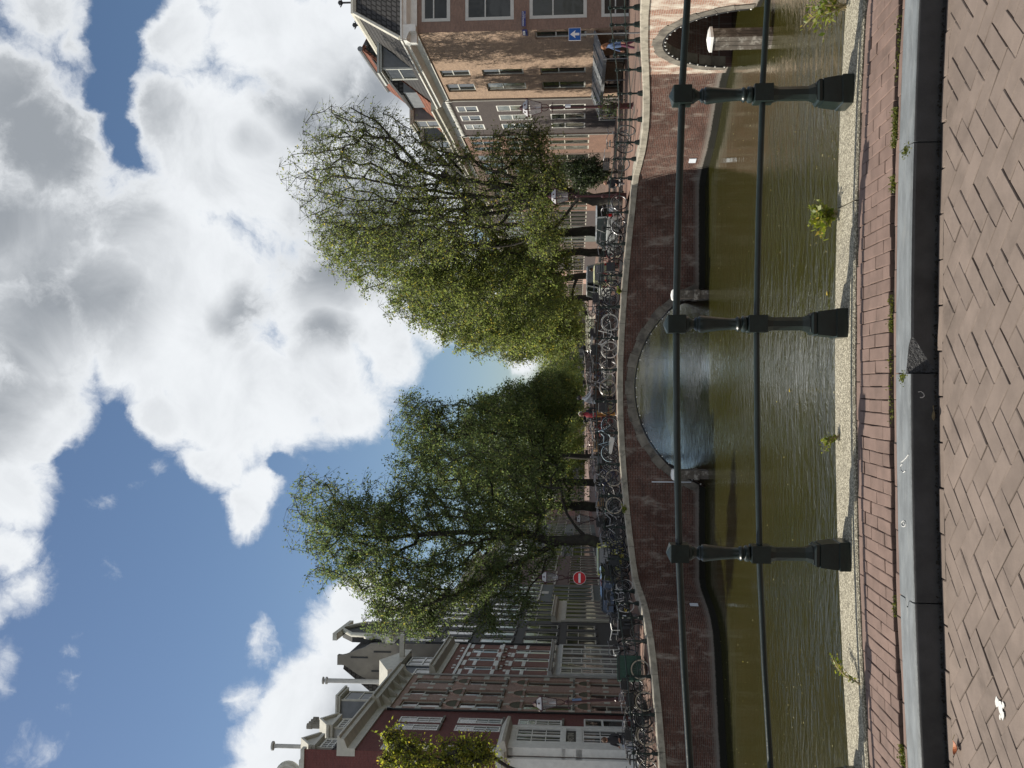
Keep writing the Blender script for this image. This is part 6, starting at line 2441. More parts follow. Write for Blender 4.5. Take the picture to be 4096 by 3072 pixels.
ROW += [
    (1205, 2.0, PI, 'black', 'black', (), 'black bicycle in the second row at the right end of the bridge'),
    (1385, 2.6, .2, 'black', 'black', ('crate',), 'black bicycle with a crate in the second row right of the arch crown'),
    (1470, 2.9, PI + .2, 'navy', 'black', (), 'navy bicycle in the second row above the arch crown'),
    (1800, 1.7, PI, 'black', 'black', ('panniers',), 'black bicycle with panniers in the second row behind the pale blue one'),
    (1930, 2.0, .2, 'black', 'black', (), 'black bicycle in the second row beside the child seat bicycle'),
    (2000, 2.4, PI + .3, 'green', 'black', (), 'green bicycle in the second row left of the arch'),
    (2060, 2.2, .1, 'black', 'black', ('wicker',), 'black bicycle with a basket in the second row left of the arch'),
    (2110, 2.3, .4, 'black', 'black', (), 'black bicycle in the second row behind the tall handlebar'),
    (2160, 2.1, PI, 'black', 'black', ('rear_crate',), 'black bicycle with a crate in the second row by the yellow car'),
    (2260, 2.1, .2, 'navy', 'black', (), 'navy bicycle in the second row right of the lamp post'),
    (2330, 1.9, PI - .2, 'black', 'black', ('crate',), 'black bicycle with a crate in the second row left of the lamp post'),
    (2410, 2.4, .3, 'black', 'black', (), 'black bicycle in the second row in front of the black car'),
    (2590, 2.4, .1, 'black', 'black', (), 'black bicycle behind the black cargo bike'),
    (2770, 2.5, PI + .2, 'black', 'black', ('panniers',), 'black bicycle in the second row by the leaning lamp post'),
    (2840, 2.3, .2, 'black', 'black', (), 'black bicycle behind the bicycle with cream tyres'),
    (2890, 2.4, PI, 'black', 'black', ('crate',), 'black bicycle with a crate in the second row below the salmon house'),
    (2985, 2.3, .15, 'black', 'black', (), 'black bicycle in the second row before the shop door'),
    (560, 1.3, .1, 'black', 'black', (), 'black bicycle behind the railing at the corner of the right quay'),
    (620, 2.5, PI, 'black', 'black', ('crate',), 'black bicycle with a crate beside the evergreen shrub'),
    (860, 1.6, .3, 'silver', 'black', (), 'silver bicycle beside the silver car on the right'),
    (940, 2.0, PI + .2, 'black', 'black', (), 'black bicycle leaning beneath the second right trunk'),
    (1010, 1.5, .1, 'black', 'black', ('panniers',), 'black bicycle with panniers between the right trunks'),
    (1060, 2.2, PI, 'red', 'black', (), 'dark red bicycle between the right trunks and the white van'),
]
for yc_, bk, tw_, fr, ty, ex, lab in ROW:
    x, y, z, a = on_edge(yc_, bk)
    bicycle(lab, x, y, z, a + tw_, fr, ty, ex, lean=rnd.choice((-1, 1)) * rnd.uniform(.02, .09))
# far side of the bridge, seen between the others
for i, (px, fr, ty) in enumerate(((1165, 'black', 'black'), (1225, 'navy', 'black'), (1300, 'silver', 'black'), (1375, 'black', 'cream'), (1450, 'black', 'black'), (1640, 'red', 'black'), (1730, 'black', 'black'), (1870, 'silver', 'black'), (1990, 'black', 'black'), (2110, 'black', 'cream'))):
    if i < 6 and i not in (0, 1):
        continue
    X = (1536 - px) / FPX * 43.8
    lab = ['black bicycle against the rear railing behind the white van', 'navy bicycle against the rear railing at the right', '', '', '', '', 'black bicycle against the rear railing left of the person in red', 'silver bicycle against the rear railing behind the navy one', 'black bicycle against the rear railing under the left trees', 'black bicycle with cream tyres against the rear railing near the second trunk'][i]
    bicycle(lab, X, 43.8, zdk(X), .1 * (-1) ** i + (PI if i % 2 else 0), fr, ty, (), 'bicycles at the rear railing of the bridge')

# green box trike
x, y, z, a = on_edge(2672, 1.15)
t = thing('cargo_trike', 'cargo trike with a big dark green plank box on the left quay', 'cargo bike', (x, y, z), a + PI)
M_GBOX = pm('green_planks', (.014, .05, .035), .55, .25, 4, .2, 20)
for k in range(8):
    MB().box(-.42 + k * .105, -.32 + k * .105, -.40, -.38, .30, 1.14).build('plank', M_GBOX, t)
    MB().box(-.42 + k * .105, -.32 + k * .105, .38, .40, .30, 1.14).build('plank', M_GBOX, t)
MB().box(-.43, .42, -.378, .378, .32, .36).box(-.43, -.41, -.378, .378, .36, 1.12).box(.40, .42, -.378, .378, .36, 1.12).build('box', M_GBOX, t)
MB().box(-.45, .44, -.42, -.401, 1.08, 1.13).box(-.45, .44, .401, .42, 1.08, 1.13).build('box_edge', M_CRATE, t)
for s in (-1, 1):
    w1 = put('wheel', part('wheel', mk_tyre, M_TYRES['cream']), t, (.06, s * .47, WR))
    put('rim', part('rim', mk_rim, M_CHROME), w1)
    put('fender', part('fender', mk_fender(.3, 2.8), M_BLACK), t, (.06, s * .47, WR))
w1 = put('wheel', part('wheel', mk_tyre, M_TYRE), t, (-1.28, 0, WR))
put('rim', part('rim', mk_rim, M_CHROME), w1)
MB().tube([(-.43, 0, .42), (-.75, 0, .36), (-.95, 0, .84)], .02, 6).tube([(-.75, 0, .36), (-1.28, .06, WR)], .012, 5).tube([(-.93, 0, .78), (-1.28, -.06, WR)], .01, 5).tube([(-.45, 0, .9), (-.9, 0, .70)], .016, 6).build('frame', M_BLACK, t)
MB().tube([(-.50, -.40, 1.28), (-.46, -.20, 1.20), (-.45, 0, 1.18), (-.46, .20, 1.20), (-.50, .40, 1.28), (-.62, .44, 1.30)], .014, 6).build('handlebar', M_FRAMES['white'], t)
o = put('saddle', part('saddle', mk_saddle, M_SADDLE), t, (-.72, 0, -.03))
# black box bike
x, y, z, a = on_edge(2515, 1.0)
t = thing('cargo_bike', 'black cargo bike with a closed box and pale handlebar beside the green trike', 'cargo bike', (x, y, z), a)
MB().hexa([(.0, -.3, .25), (.85, -.26, .30), (0, .3, .25), (.85, .26, .30), (-.06, -.34, .86), (.95, -.30, .80), (-.06, .34, .86), (.95, .30, .80)]).build('box', M_CRATE, t)
MB().hexa([(-.09, -.36, .865), (.98, -.32, .805), (-.09, .36, .865), (.98, .32, .805), (-.09, -.36, .90), (.98, -.32, .83), (-.09, .36, .90), (.98, .32, .83)]).build('lid', pm('grey_lid', (.30, .30, .30), .5, .1, 4, .05), t)
MB().box(.25, .50, -.345, -.335, .55, .68).build('sticker', M_PLATE, t)
for xw, sc2 in ((1.22, .74), (-.95, 1)):
    w1 = put('wheel', part('wheel', mk_tyre, M_TYRE), t, (xw, 0, WR * sc2))
    w1.scale = (sc2,) * 3
    put('rim', part('rim', mk_rim, M_CHROME), w1)
MB().tube([(-.1, 0, .3), (-.45, 0, .32), (-.62, 0, .86)], .02, 6).tube([(-.45, 0, .32), (-.95, .05, WR)], .012, 5).tube([(.85, 0, .3), (1.1, 0, .6), (1.22, .05, .26)], .015, 5).build('frame', M_BLACK, t)
MB().tube([(-.1, 0, .8), (-.12, 0, 1.1), (-.16, -.3, 1.16), (-.28, -.32, 1.14)], .014, 6).tube([(-.12, 0, 1.1), (-.16, .3, 1.16), (-.28, .32, 1.14)], .014, 6).build('handlebar', M_FRAMES['white'], t)
put('saddle', part('saddle', mk_saddle, M_SADDLE), t, (-.38, 0, -.03))

# ------------------------------------------------------------------ cars
M_CARGLASS = pm('car_glass', (.02, .025, .028), .05, .1, 3, 0, spec=.9)
M_TAIL = pm('tail_lamp', (.45, .01, .012), .2, .1, 4, 0, spec=.8)
M_HEAD = pm('head_lamp', (.7, .72, .75), .1, .05, 4, 0, spec=.9)


def car(label, loc, rz, paint, L=3.7, W=1.62, H=1.45, hood=.85, boxy=0.0, name='parked_car', cat='car'):
    """x forward; sections lofted along the length"""
    t = thing(name, label, cat, loc, rz)
    sec = [(-L / 2, .42, .72, .80), (-L / 2 + .06, .30, .95, .92), (-L / 2 + .25 + .1 * (1 - boxy), .26, 1.0, .97), (-.3 * L, .24, 1.0, .98), (0, .22, .98, 1), (L / 2 - hood, .24, .94, 1.0), (L / 2 - .25, .26, .82, .96), (L / 2 - .06, .30, .70, .90), (L / 2, .40, .58, .80)]
    belt = .62 * H
    mb = MB()
    n = 8
    for x, z0, k, wk in sec:
        w2 = W / 2 * wk
        zt = max(z0 + .15, belt * k)
        mb.v += [(x, -w2 * .9, z0), (x, -w2, z0 + .12), (x, -w2, zt - .1), (x, -w2 * .93, zt), (x, w2 * .93, zt), (x, w2, zt - .1), (x, w2, z0 + .12), (x, w2 * .9, z0)]
    for i in range(len(sec) - 1):
        for j in range(n):
            j2 = (j + 1) % n
            mb.f.append((i * n + j, (i + 1) * n + j, (i + 1) * n + j2, i * n + j2))
            mb.mi.append(0)
    mb.f.append(tuple(range(n)))
    mb.f.append(tuple((len(sec) - 1) * n + j for j in reversed(range(n))))
    mb.mi += [0, 0]
    mb.build('body', paint, t, 38)
    xr0, xr1 = -L / 2 + .10 + .25 * (1 - boxy), L / 2 - hood - .55 * (1 - .6 * boxy)
    xb0, xb1 = -L / 2 + .06, L / 2 - hood + .12
    g = MB()
    wb_, wt_ = W / 2 * .92, W / 2 * .76
    zb, zt = belt * .97, H
    P = lambda x, y, z: (x, y, z)
    lo = [(xb0, -wb_, zb), (xb1, -wb_, zb), (xb1, wb_, zb), (xb0, wb_, zb)]
    hi = [(xr0, -wt_, zt - .05), (xr1, -wt_, zt - .05), (xr1, wt_, zt - .05), (xr0, wt_, zt - .05)]
    for i in range(4):
        i2 = (i + 1) % 4
        g.face([lo[i], lo[i2], hi[i2], hi[i]])
    g.build('glass', M_CARGLASS, t)
    r_ = MB()
    r_.hexa([(xr0 - .04, -wt_ - .02, zt - .06), (xr1 + .05, -wt_ - .02, zt - .06), (xr0 - .04, wt_ + .02, zt - .06), (xr1 + .05, wt_ + .02, zt - .06), (xr0 + .08, -wt_ + .1, zt), (xr1 - .1, -wt_ + .1, zt), (xr0 + .08, wt_ - .1, zt), (xr1 - .1, wt_ - .1, zt)])
    for i in range(4):
        a, b = Vector(lo[i]), Vector(hi[i])
        r_.tube([a, b], .045, 5)
    for s in (-1, 1):
        xm0, xm1 = (xb0 + xb1) / 2 - .1, (xr0 + xr1) / 2 - .1
        r_.tube([(xm0, s * wb_, zb), (xm1, s * wt_, zt - .05)], .035, 4)
    r_.build('roof', paint, t, 50)
    for sx_ in (-L / 2 + .68, L / 2 - .72):
        for s in (-1, 1):
            w1 = MB().lathe([(.20, -.09), (.30, -.09), (.315, -.06), (.315, .06), (.30, .09), (.20, .09)], 18).build('wheel', M_TYRE, t, 40)
            w1.location = (sx_, s * (W / 2 - .09), .31)
            w1.rotation_euler = (PI / 2, 0, 0)
            MB().lathe([(.19, -.085), (.19, .085)], 12).build('hubcap', M_CHROME, w1, 40)
    for s in (-1, 1):
        MB().box(-L / 2 - .012, -L / 2 + .12, s * W * .40 - .07, s * W * .40 + .07, .62, .90).build('tail_light', M_TAIL, t)
        MB().box(L / 2 - .18, L / 2 - .02, s * W * .36 - .14, s * W * .36 + .14, .52, .66).build('headlight', M_HEAD, t)
        MB().box(xb1 - .45, xb1 - .28, s * (W / 2 + .09) - .07, s * (W / 2 + .09) + .07, belt + .02, belt + .15).build('mirror', paint, t)
    MB().box(-L / 2 - .022, -L / 2 + .05, -.26, .26, .48, .59).build('number_plate', pm('plate_yellow', (.6, .45, .05), .5, .05, 4, 0), t)
    MB().box(L / 2 - .04, L / 2 + .015, -.26, .26, .34, .45).build('number_plate', MATS['plate_yellow'], t)
    return t


M_YEL = pm('car_yellow', (.60, .58, .12), .3, .06, 2, 0, coat=.5)
M_CARBLK = pm('car_black', (.010, .010, .011), .2, .1, 2, 0, coat=.8)
M_SILV = pm('car_silver', (.38, .40, .41), .3, .06, 2, 0, metal=.5, coat=.5)
M_VANW = pm('van_white', (.62, .63, .62), .35, .05, 2, 0, coat=.4)
M_VANY = pm('cart_cream', (.55, .56, .36), .4, .06, 2, 0, coat=.3)
zq = lambda X, Y: 2.36
p = at(2400, 2235, 45.6)
car('pale yellow hatchback parked end-on behind the left bicycles', (p.x, 45.6, 2.62), -PI / 2 + .04, M_YEL, 3.6, 1.66, 1.50, .75, .6)
p = at(2400, 2357, 42.2)
car('glossy black car parked end-on left of the no-entry lamp post', (p.x - .1, 42.2, 2.62), -PI / 2 - .1, M_CARBLK, 4.1, 1.74, 1.42, 1.0, .2)
p = at(2440, 905, 52)
car('silver car with red tail lamps parked under the right trees', (p.x, 52.0, 2.62), PI / 2 + .45, M_SILV, 4.0, 1.70, 1.46, .95, .3)
p = at(2420, 1140, 66)
car('white van parked beside the right bank of the canal', (p.x + .2, 66, 2.52), PI / 2 + .1, M_VANW, 4.4, 1.8, 1.95, .5, 1.0, 'parked_van', 'van')
p = at(2430, 1099, 58)
car('tiny pale yellow microcar parked by the right bank', (p.x, 58, 2.55), PI / 2, M_VANY, 2.3, 1.25, 1.55, .4, .9, 'microcar', 'microcar')

# ------------------------------------------------------------------ street lamps
M_LAMPRED = pm('lamp_maroon', (.045, .011, .013), .4, .2, 6, .1)
M_LANTERN = None


def lantern_glass():
    m, k, b, o = _new('lantern_glass')
    b.inputs['Base Color'].default_value = (.40, .40, .43, 1)
    b.inputs['Roughness'].default_value = .12
    tr = k.n('ShaderNodeBsdfTransparent')
    mx = k.n('ShaderNodeMixShader', inp={0: .80})
    k.link(b.outputs[0], mx.inputs[1])
    k.link(tr.outputs[0], mx.inputs[2])
    k.link(mx.outputs[0], o.inputs[0])
    return m


M_LANTERN = lantern_glass()
M_OPAL = pm('opal_white', (.36, .355, .37), .35, .05, 3, 0)


def lamp(label, loc, h, rz=.3, tilt=(0, 0), group='crown lantern street lamps', extra=True):
    t = thing('street_lamp', label, 'street lamp', loc, rz, group)
    t.rotation_euler = (tilt[0], tilt[1], rz)
    mb = MB().lathe([(.16, 0), (.16, .08), (.12, .12), (.12, .55), (.14, .58), (.14, .66), (.085, .72), (.075, 1.2), (.095, 1.22), (.095, 1.3), (.058, 1.34), (.045, h - 1.32), (.07, h - 1.3), (.07, h - 1.25), (.04, h - 1.2)], 12)
    mb.build('post', M_LAMPRED, t, 40)
    mb = MB()
    for k in range(4):
        a = k * PI / 2 + PI / 4
        c, s = math.cos(a), math.sin(a)
        mb.tube([(0, 0, h - 1.22), (c * .12, s * .12, h - 1.08), (c * .14, s * .14, h - .98), (c * .11, s * .11, h - .88)], .016, 5)
    mb.tube([(-.22, 0, h - 1.34), (.22, 0, h - 1.34)], .014, 5).ball((.22, 0, h - 1.34), .03, 6).ball((-.22, 0, h - 1.34), .03, 6)
    mb.build('bracket', M_BLACK if not extra else M_LAMPRED, t)
    z0, z1 = h - .88, h - .33
    r0, r1 = .135, .245
    g = MB()
    q0 = [(r0 * c, r0 * s, z0) for c, s in ((1, 1), (-1, 1), (-1, -1), (1, -1))]
    q1 = [(r1 * c, r1 * s, z1) for c, s in ((1, 1), (-1, 1), (-1, -1), (1, -1))]
    for i in range(4):
        i2 = (i + 1) % 4
        gp = MB()
        gp.face([q0[i], q0[i2], q1[i2], q1[i]])
        gp.build('pane', M_LANTERN, t)
    f = MB()
    for i in range(4):
        i2 = (i + 1) % 4
        f.tube([q0[i], q1[i]], .014, 4)
        f.tube([q0[i], q0[i2]], .015, 4)
        f.tube([q1[i], q1[i2]], .022, 4)
    f.build('lantern_frame', M_LAMPRED, t)
    MB().lathe([(.26, z1 + .01), (.24, z1 + .05), (.13, z1 + .20), (.11, z1 + .21)], sq=True).build('lantern_roof', M_OPAL, t)
    cr = MB().lathe([(.11, z1 + .211), (.13, z1 + .26), (.09, z1 + .29), (.08, z1 + .33), (.02, z1 + .36), (.015, z1 + .44)], 8)
    for c, s in ((1, 1), (-1, 1), (-1, -1), (1, -1)):
        cr.tube([(.25 * c, .25 * s, z1), (.27 * c, .27 * s, z1 + .10), (.24 * c, .24 * s, z1 + .14)], [.03, .025, .008], 5)
    for c, s in ((1, 0), (0, 1), (-1, 0), (0, -1)):
        cr.box(c * .185 - .03, c * .185 + .03, s * .185 - .03, s * .185 + .03, z1 + .08, z1 + .15)
    cr.build('crown', M_LAMPRED, t)
    MB().tube([(0, 0, z0 + .02), (0, 0, z0 + .28)], [.05, .03], 8).build('burner', M_OPAL, t)
    return t


p = at(2540, 423, 38.5)
zb_ = at(2540, 423, 38.5).z
L1 = lamp('maroon crown lantern lamp post with green hanging plants on the right quay', (p.x, 38.5, zb_), at(2085, 423, 38.5).z - zb_ + .05, .35)
MB().box(-.06, .06, -.11, -.07, 2.62, 2.84).build('box', M_PLATE, L1)
fl_ = at(2440, 425, 38.4)
rngp = np.random.default_rng(9)
hp = thing('hanging_plant', 'green trailing plants hung round the maroon lamp post', 'hanging plant', (p.x, 38.5, fl_.z))
C = rngp.normal(0, 1, (420, 3)) * [.20, .18, .24]
put('foliage', leaf_mesh('foliage', C, rngp.normal(0, 1, (420, 3)), .085, rngp, LEAF_D, .6), hp)
MB().lathe([(.12, -.25), (.2, -.05), (.2, -.02), (.1, -.1)], 10).build('basket', M_BLACK, hp)
pb = at(2560, 2790, 36)
lz = 2.3
pt_ = at(2142, 2812, 36)
lamp('leaning crown lantern with a blue banner sleeve in front of the salmon house', (pb.x, 36, lz), pt_.z - lz + .08, .3, (0, (pt_.x - pb.x) / 4.3))
bs = MB().tube([(0, 0, 0), (0, 0, .36)], .072, 10).build('banner_sleeve', pm('blue_sleeve', (.10, .16, .28), .6, .15, 6, .1), None, 40, label='blue sleeve wrapped round the leaning lamp post', cat='banner')
q = at(2307, 2800, 35.98)
bs.location = (q.x, 35.98, q.z - .18)
bs.rotation_euler = (0, (pt_.x - pb.x) / 4.3, 0)
p3 = at(2500, 2314, 44)
t3 = at(2163, 2310, 44)
lamp('crown lantern lamp post carrying the round no-entry sign', (p3.x, 44, 2.5), t3.z - 2.5 + .05, .3)
p4 = at(2480, 2078, 56)
t4 = at(2300, 2078, 56)
lamp('small far crown lantern in front of the pale left bank houses', (p4.x, 56, 2.4), t4.z - 2.4, .3)
p5 = at(2500, 782, 42.6)
t5 = at(2222, 782, 42.6)
lamp('crown lantern lamp post right beside the leaning right trunk', (p5.x, 42.6, 2.64), t5.z - 2.64 + .3, .3)

# signs
M_RED = pm('sign_red', (.50, .012, .02), .35, .04, 4, 0)
M_SBLUE = pm('sign_blue', (.012, .095, .36), .35, .04, 4, 0)
q = at(2318, 2312, 43.75)
s = thing('traffic_sign', 'round red no-entry sign with a white bar', 'traffic sign', (q.x, 43.75, q.z))
o = MB().lathe([(.30, -.012), (.30, .012)], 32).build('rim', M_SIGNWHITE, s)
o.rotation_euler = (PI / 2, 0, 0)
o = MB().lathe([(.282, .0125), (.282, .018)], 32).build('disc', M_RED, s)
o.rotation_euler = (PI / 2, 0, 0)
MB().box(-.215, .215, -.023, -.0185, -.05, .05).build('bar', M_SIGNWHITE, s)
MB().box(-.05, .05, .012, .20, -.02, .02).build('clamp', M_CHROME, s)
q = at(2299, 137, 36)
s = thing('traffic_sign', 'square blue one-way sign with a white arrow in front of the ochre corner house', 'traffic sign', (q.x, 36, q.z), -.15)
hw_ = .235
MB().box(-hw_, hw_, -.010, .010, -hw_, hw_).build('plate', M_SIGNWHITE, s)
MB().box(-hw_ + .014, hw_ - .014, -.015, -.0105, -hw_ + .014, hw_ - .014).build('field', M_SBLUE, s)
MB().prism([(-.045, -.175), (.045, -.175), (.045, .0), (.15, -.03), (0, .175), (-.15, -.03), (-.045, .0)], lambda a, b, t: (a, t, b), -.020, -.0155).build('arrow', M_SIGNWHITE, s)
MB().tube([(0, .03, -hw_ - (q.z - hw_ - 2.62)), (0, .03, hw_)], .028, 8).build('pole', M_LEAD, s, 40)

# ------------------------------------------------------------------ people
M_SKIN = pm('skin', (.40, .22, .15), .55, .08, 6, 0)
M_SKIN2 = pm('skin_warm', (.33, .17, .11), .55, .08, 6, 0)


def cloth(name, c):
    return pm('cloth_' + name, c, .85, .15, 14, .3, 40)


def person(label, loc, rz, joints, zones, hair, hairmat, h=1.7, group=None):
    """joints: name -> (x, y, z, radius); x is forward. one skinned body; zones: (test of co) -> material"""
    t = thing('person', label, 'person', loc, rz, group)
    bones = [('pelvis', 'belly'), ('belly', 'chest'), ('chest', 'neck'), ('neck', 'head'), ('head', 'crown')]
    for s in 'LR':
        bones += [('chest', 'sh' + s), ('sh' + s, 'el' + s), ('el' + s, 'wr' + s), ('wr' + s, 'ha' + s), ('pelvis', 'hip' + s), ('hip' + s, 'kn' + s), ('kn' + s, 'an' + s), ('an' + s, 'to' + s)]
    names = list(joints)
    me = bpy.data.meshes.new('body')
    me.from_pydata([joints[n][:3] for n in names], [(names.index(a), names.index(b)) for a, b in bones], [])
    o = bpy.data.objects.new('tmp', me)
    COL.objects.link(o)
    md = o.modifiers.new('skin', 'SKIN')
    md.use_smooth_shade = True
    for i, n in enumerate(names):
        r = joints[n][3]
        sv = me.skin_vertices[0].data[i]
        sv.radius = (r, r * (1.25 if n in ('pelvis', 'belly', 'chest') else 1.0))
        sv.use_root = (n == 'pelvis')
    sd = o.modifiers.new('sub', 'SUBSURF')
    sd.levels = 1
    bpy.context.view_layer.update()
    dg = bpy.context.evaluated_depsgraph_get()
    m2 = bpy.data.meshes.new_from_object(o.evaluated_get(dg))
    bpy.data.objects.remove(o)
    m2.name = 'body'
    m2.materials.clear()
    mats = []
    for _, m in zones:
        if m not in mats:
            mats.append(m)
    for m in mats:
        m2.materials.append(m)
    for p in m2.polygons:
        c = p.center
        for test, m in zones:
            if test(c):
                p.material_index = mats.index(m)
                break
    put('body', m2, t)
    hx_, hy_, hz_, hr_ = joints['head']
    if hair:
        mb = MB()
        mb.ball((hx_ - .022, hy_, hz_ + .045), .112, 12, sz=1.08)
        if hair == 'long':
            mb.tube([(hx_ - .05, hy_, hz_ + .02), (hx_ - .09, hy_, hz_ - .12), (hx_ - .10, hy_, hz_ - .26)], [.10, .10, .06], 10)
        elif hair == 'bun':
            mb.ball((hx_ - .10, hy_, hz_ + .12), .065, 8)
        mb.build('hair', hairmat, t, 60)
    fc = MB()
    fc.prism([(hx_ + .092, hz_ - .01), (hx_ + .120, hz_ - .032), (hx_ + .092, hz_ - .04)], lambda a, b, w_: (a, w_, b), hy_ - .012, hy_ + .012)
    for s in (-1, 1):
        fc.ball((hx_ + .0, hy_ + s * .098, hz_ - .02), .025, 6)
    fc.build('face', zones[0][1], t)
    ey = MB()
    for s in (-1, 1):
        ey.ball((hx_ + .088, hy_ + s * .036, hz_ + .005), .012, 6)
    ey.box(hx_ + .086, hx_ + .097, hy_ - .024, hy_ + .024, hz_ - .068, hz_ - .060)
    ey.build('eyes_and_mouth', pm('dark_brown', (.03, .015, .012), .5, .1, 5, 0), t)
    # hands with separate fingers
    hd = MB()
    for s in 'LR':
        wv, hv = Vector(joints['wr' + s][:3]), Vector(joints['ha' + s][:3])
        d = (hv - wv).normalized()
        sd_ = d.orthogonal().normalized()
        for k in range(4):
            o_ = sd_ * (-.027 + .018 * k)
            L_ = (.07, .08, .076, .06)[k]
            hd.tube([hv + o_ - d * .01, hv + o_ * 1.1 + d * L_ * .5, hv + o_ * 1.1 + d * L_ - sd_.cross(d) * .02], [.0095, .0085, .007], 5)
        hd.tube([wv.lerp(hv, .5) + sd_ * .03, hv + sd_ * .055 + d * .005, hv + sd_ * .06 + d * .035], [.011, .010, .008], 5)
    hd.build('fingers', zones[0][1], t)
    return t


def stand(h=1.72, stride=.0, armsw=.1, lean=.03, bulk=1.0, elbow=.05):
    k = h / 1.75
    J = {'pelvis': (0, 0, .95, .13), 'belly': (lean * .4, 0, 1.12, .125), 'chest': (lean, 0, 1.33, .145), 'neck': (lean * 1.3, 0, 1.50, .055), 'head': (lean * 1.6 + .02, 0, 1.63, .098), 'crown': (lean * 1.6 + .01, 0, 1.72, .075)}
    for s, sg in (('L', 1), ('R', -1)):
        st = stride * sg
        J['sh' + s] = (lean, sg * .19, 1.40, .068)
        J['el' + s] = (lean - armsw * sg, sg * .26, 1.13, .048)
        J['wr' + s] = (lean - armsw * sg * 1.2 + elbow, sg * .27, .90, .034)
        J['ha' + s] = (lean - armsw * sg * 1.2 + elbow * 1.4, sg * .27, .82, .036)
        J['hip' + s] = (0, sg * .10, .88, .098)
        J['kn' + s] = (st * .55 + .03, sg * .105, .49, .064)
        J['an' + s] = (st - (.04 if st < 0 else 0), sg * .105, .09 + (.05 if st < 0 else 0), .043)
        J['to' + s] = (st + .15, sg * .115, .035 + (.01 if st < 0 else 0), .036)
    return {n: (x * k, y * k * bulk, z * k, r * k * bulk) for n, (x, y, z, r) in J.items()}


def Z(lo, hi, m, test=None):
    return (lambda c: lo <= c.z < hi and (test is None or test(c)), m)


any_ = lambda c: True
red, dk_, tan = cloth('red_jersey', (.20, .015, .025)), cloth('charcoal', (.02, .021, .024)), cloth('mustard', (.30, .155, .03))
denim, plum = cloth('denim', (.06, .10, .20)), cloth('plum', (.11, .03, .06))
HB, HG = pm('hair_brown', (.10, .05, .025), .6, .2, 30, .3), pm('hair_dark', (.02, .014, .012), .5, .2, 30, .3)
q = at(2459, 1655, 41.2)
X = q.x
J = stand(1.64, .26, .10, .04)
person('person in a red top, open black jacket and mustard trousers walking over the bridge', (X, 41.2, zdk(X) - .11), -PI / 2 - .5, J,
       [Z(1.52, 3, M_SKIN), Z(0, .10, cloth('white_shoe', (.6, .6, .58))), Z(0, .92, tan, lambda c: abs(c.y) < .21), (lambda c: c.z < .84, M_SKIN), (lambda c: c.x > .06 and abs(c.y) < .105 and c.z < 1.5, red), (any_, dk_)], 'short', HB)
hp_ = MB().tube([(0.02, .105, 1.55), (.02, .10, 1.66), (.01, 0, 1.70), (.02, -.10, 1.66), (.02, -.105, 1.55)], .014, 6)
hp_.build('headphones', M_WHITE, bpy.data.objects[[o.name for o in bpy.data.objects if o.name.startswith('person')][-1]])
# cyclist standing beside the walker
q = at(2420, 1605, 42.5)
J = stand(1.72, .12, .35, .10)
for s, sg in (('L', 1), ('R', -1)):
    J['el' + s] = (.30, sg * .24, 1.18, .05)
    J['wr' + s] = (.52, sg * .24, 1.10, .034)
    J['ha' + s] = (.59, sg * .24, 1.08, .036)
person('person in a pale grey shirt wheeling a bicycle behind the person in red', (q.x, 42.6, zdk(q.x) - .11), -.3, J,
       [Z(1.55, 3, M_SKIN2), (lambda c: c.x > .48 and c.z > 1.0, M_SKIN2), Z(0, .10, dk_), Z(0, .92, cloth('black_jeans', (.018, .018, .02))), (any_, cloth('pale_grey', (.40, .42, .44)))], 'short', HG)
bicycle('black bicycle wheeled by the person in the pale grey shirt', q.x + .45, 42.45, zdk(q.x) - .11, -.3, 'black', 'black', (), 'bicycles at the rear railing of the bridge')
# sitting person in dark clothes at the left shop


def sit(h=1.68, seat=.46, reach=.30, hand_z=.72):
    k = h / 1.75
    J = {'pelvis': (0, 0, seat + .10, .14), 'belly': (.02, 0, seat + .27, .135), 'chest': (.05, 0, seat + .48, .150), 'neck': (.09, 0, seat + .65, .055), 'head': (.13, 0, seat + .79, .098), 'crown': (.12, 0, seat + .88, .075)}
    for s, sg in (('L', 1), ('R', -1)):
        J['sh' + s] = (.05, sg * .19, seat + .55, .07)
        J['el' + s] = (.10, sg * .25, seat + .28, .05)
        J['wr' + s] = (reach, sg * .16, hand_z, .034)
        J['ha' + s] = (reach + .07, sg * .14, hand_z - .01, .036)
        J['hip' + s] = (.05, sg * .10, seat + .07, .105)
        J['kn' + s] = (.45, sg * .12, seat + .04, .068)
        J['an' + s] = (.42, sg * .12, .09, .043)
        J['to' + s] = (.57, sg * .13, .035, .036)
    return {n: (x * k, y * k, z * k, r * k) for n, (x, y, z, r) in J.items()}


def bench(label, loc, rz, name='bench', mat=None):
    t = thing(name, label, name, loc, rz)
    m = mat or M_BLACK
    for k in range(4):
        MB().box(-.2 + k * .105, -.11 + k * .105, -.5, .5, .41, .44).build('slat', m, t)
    for y in (-.42, .42):
        MB().box(-.18, -.14, y - .02, y + .02, 0, .41).build('leg', m, t)
        MB().box(.14, .18, y - .02, y + .02, 0, .41).build('leg', m, t)
    return t


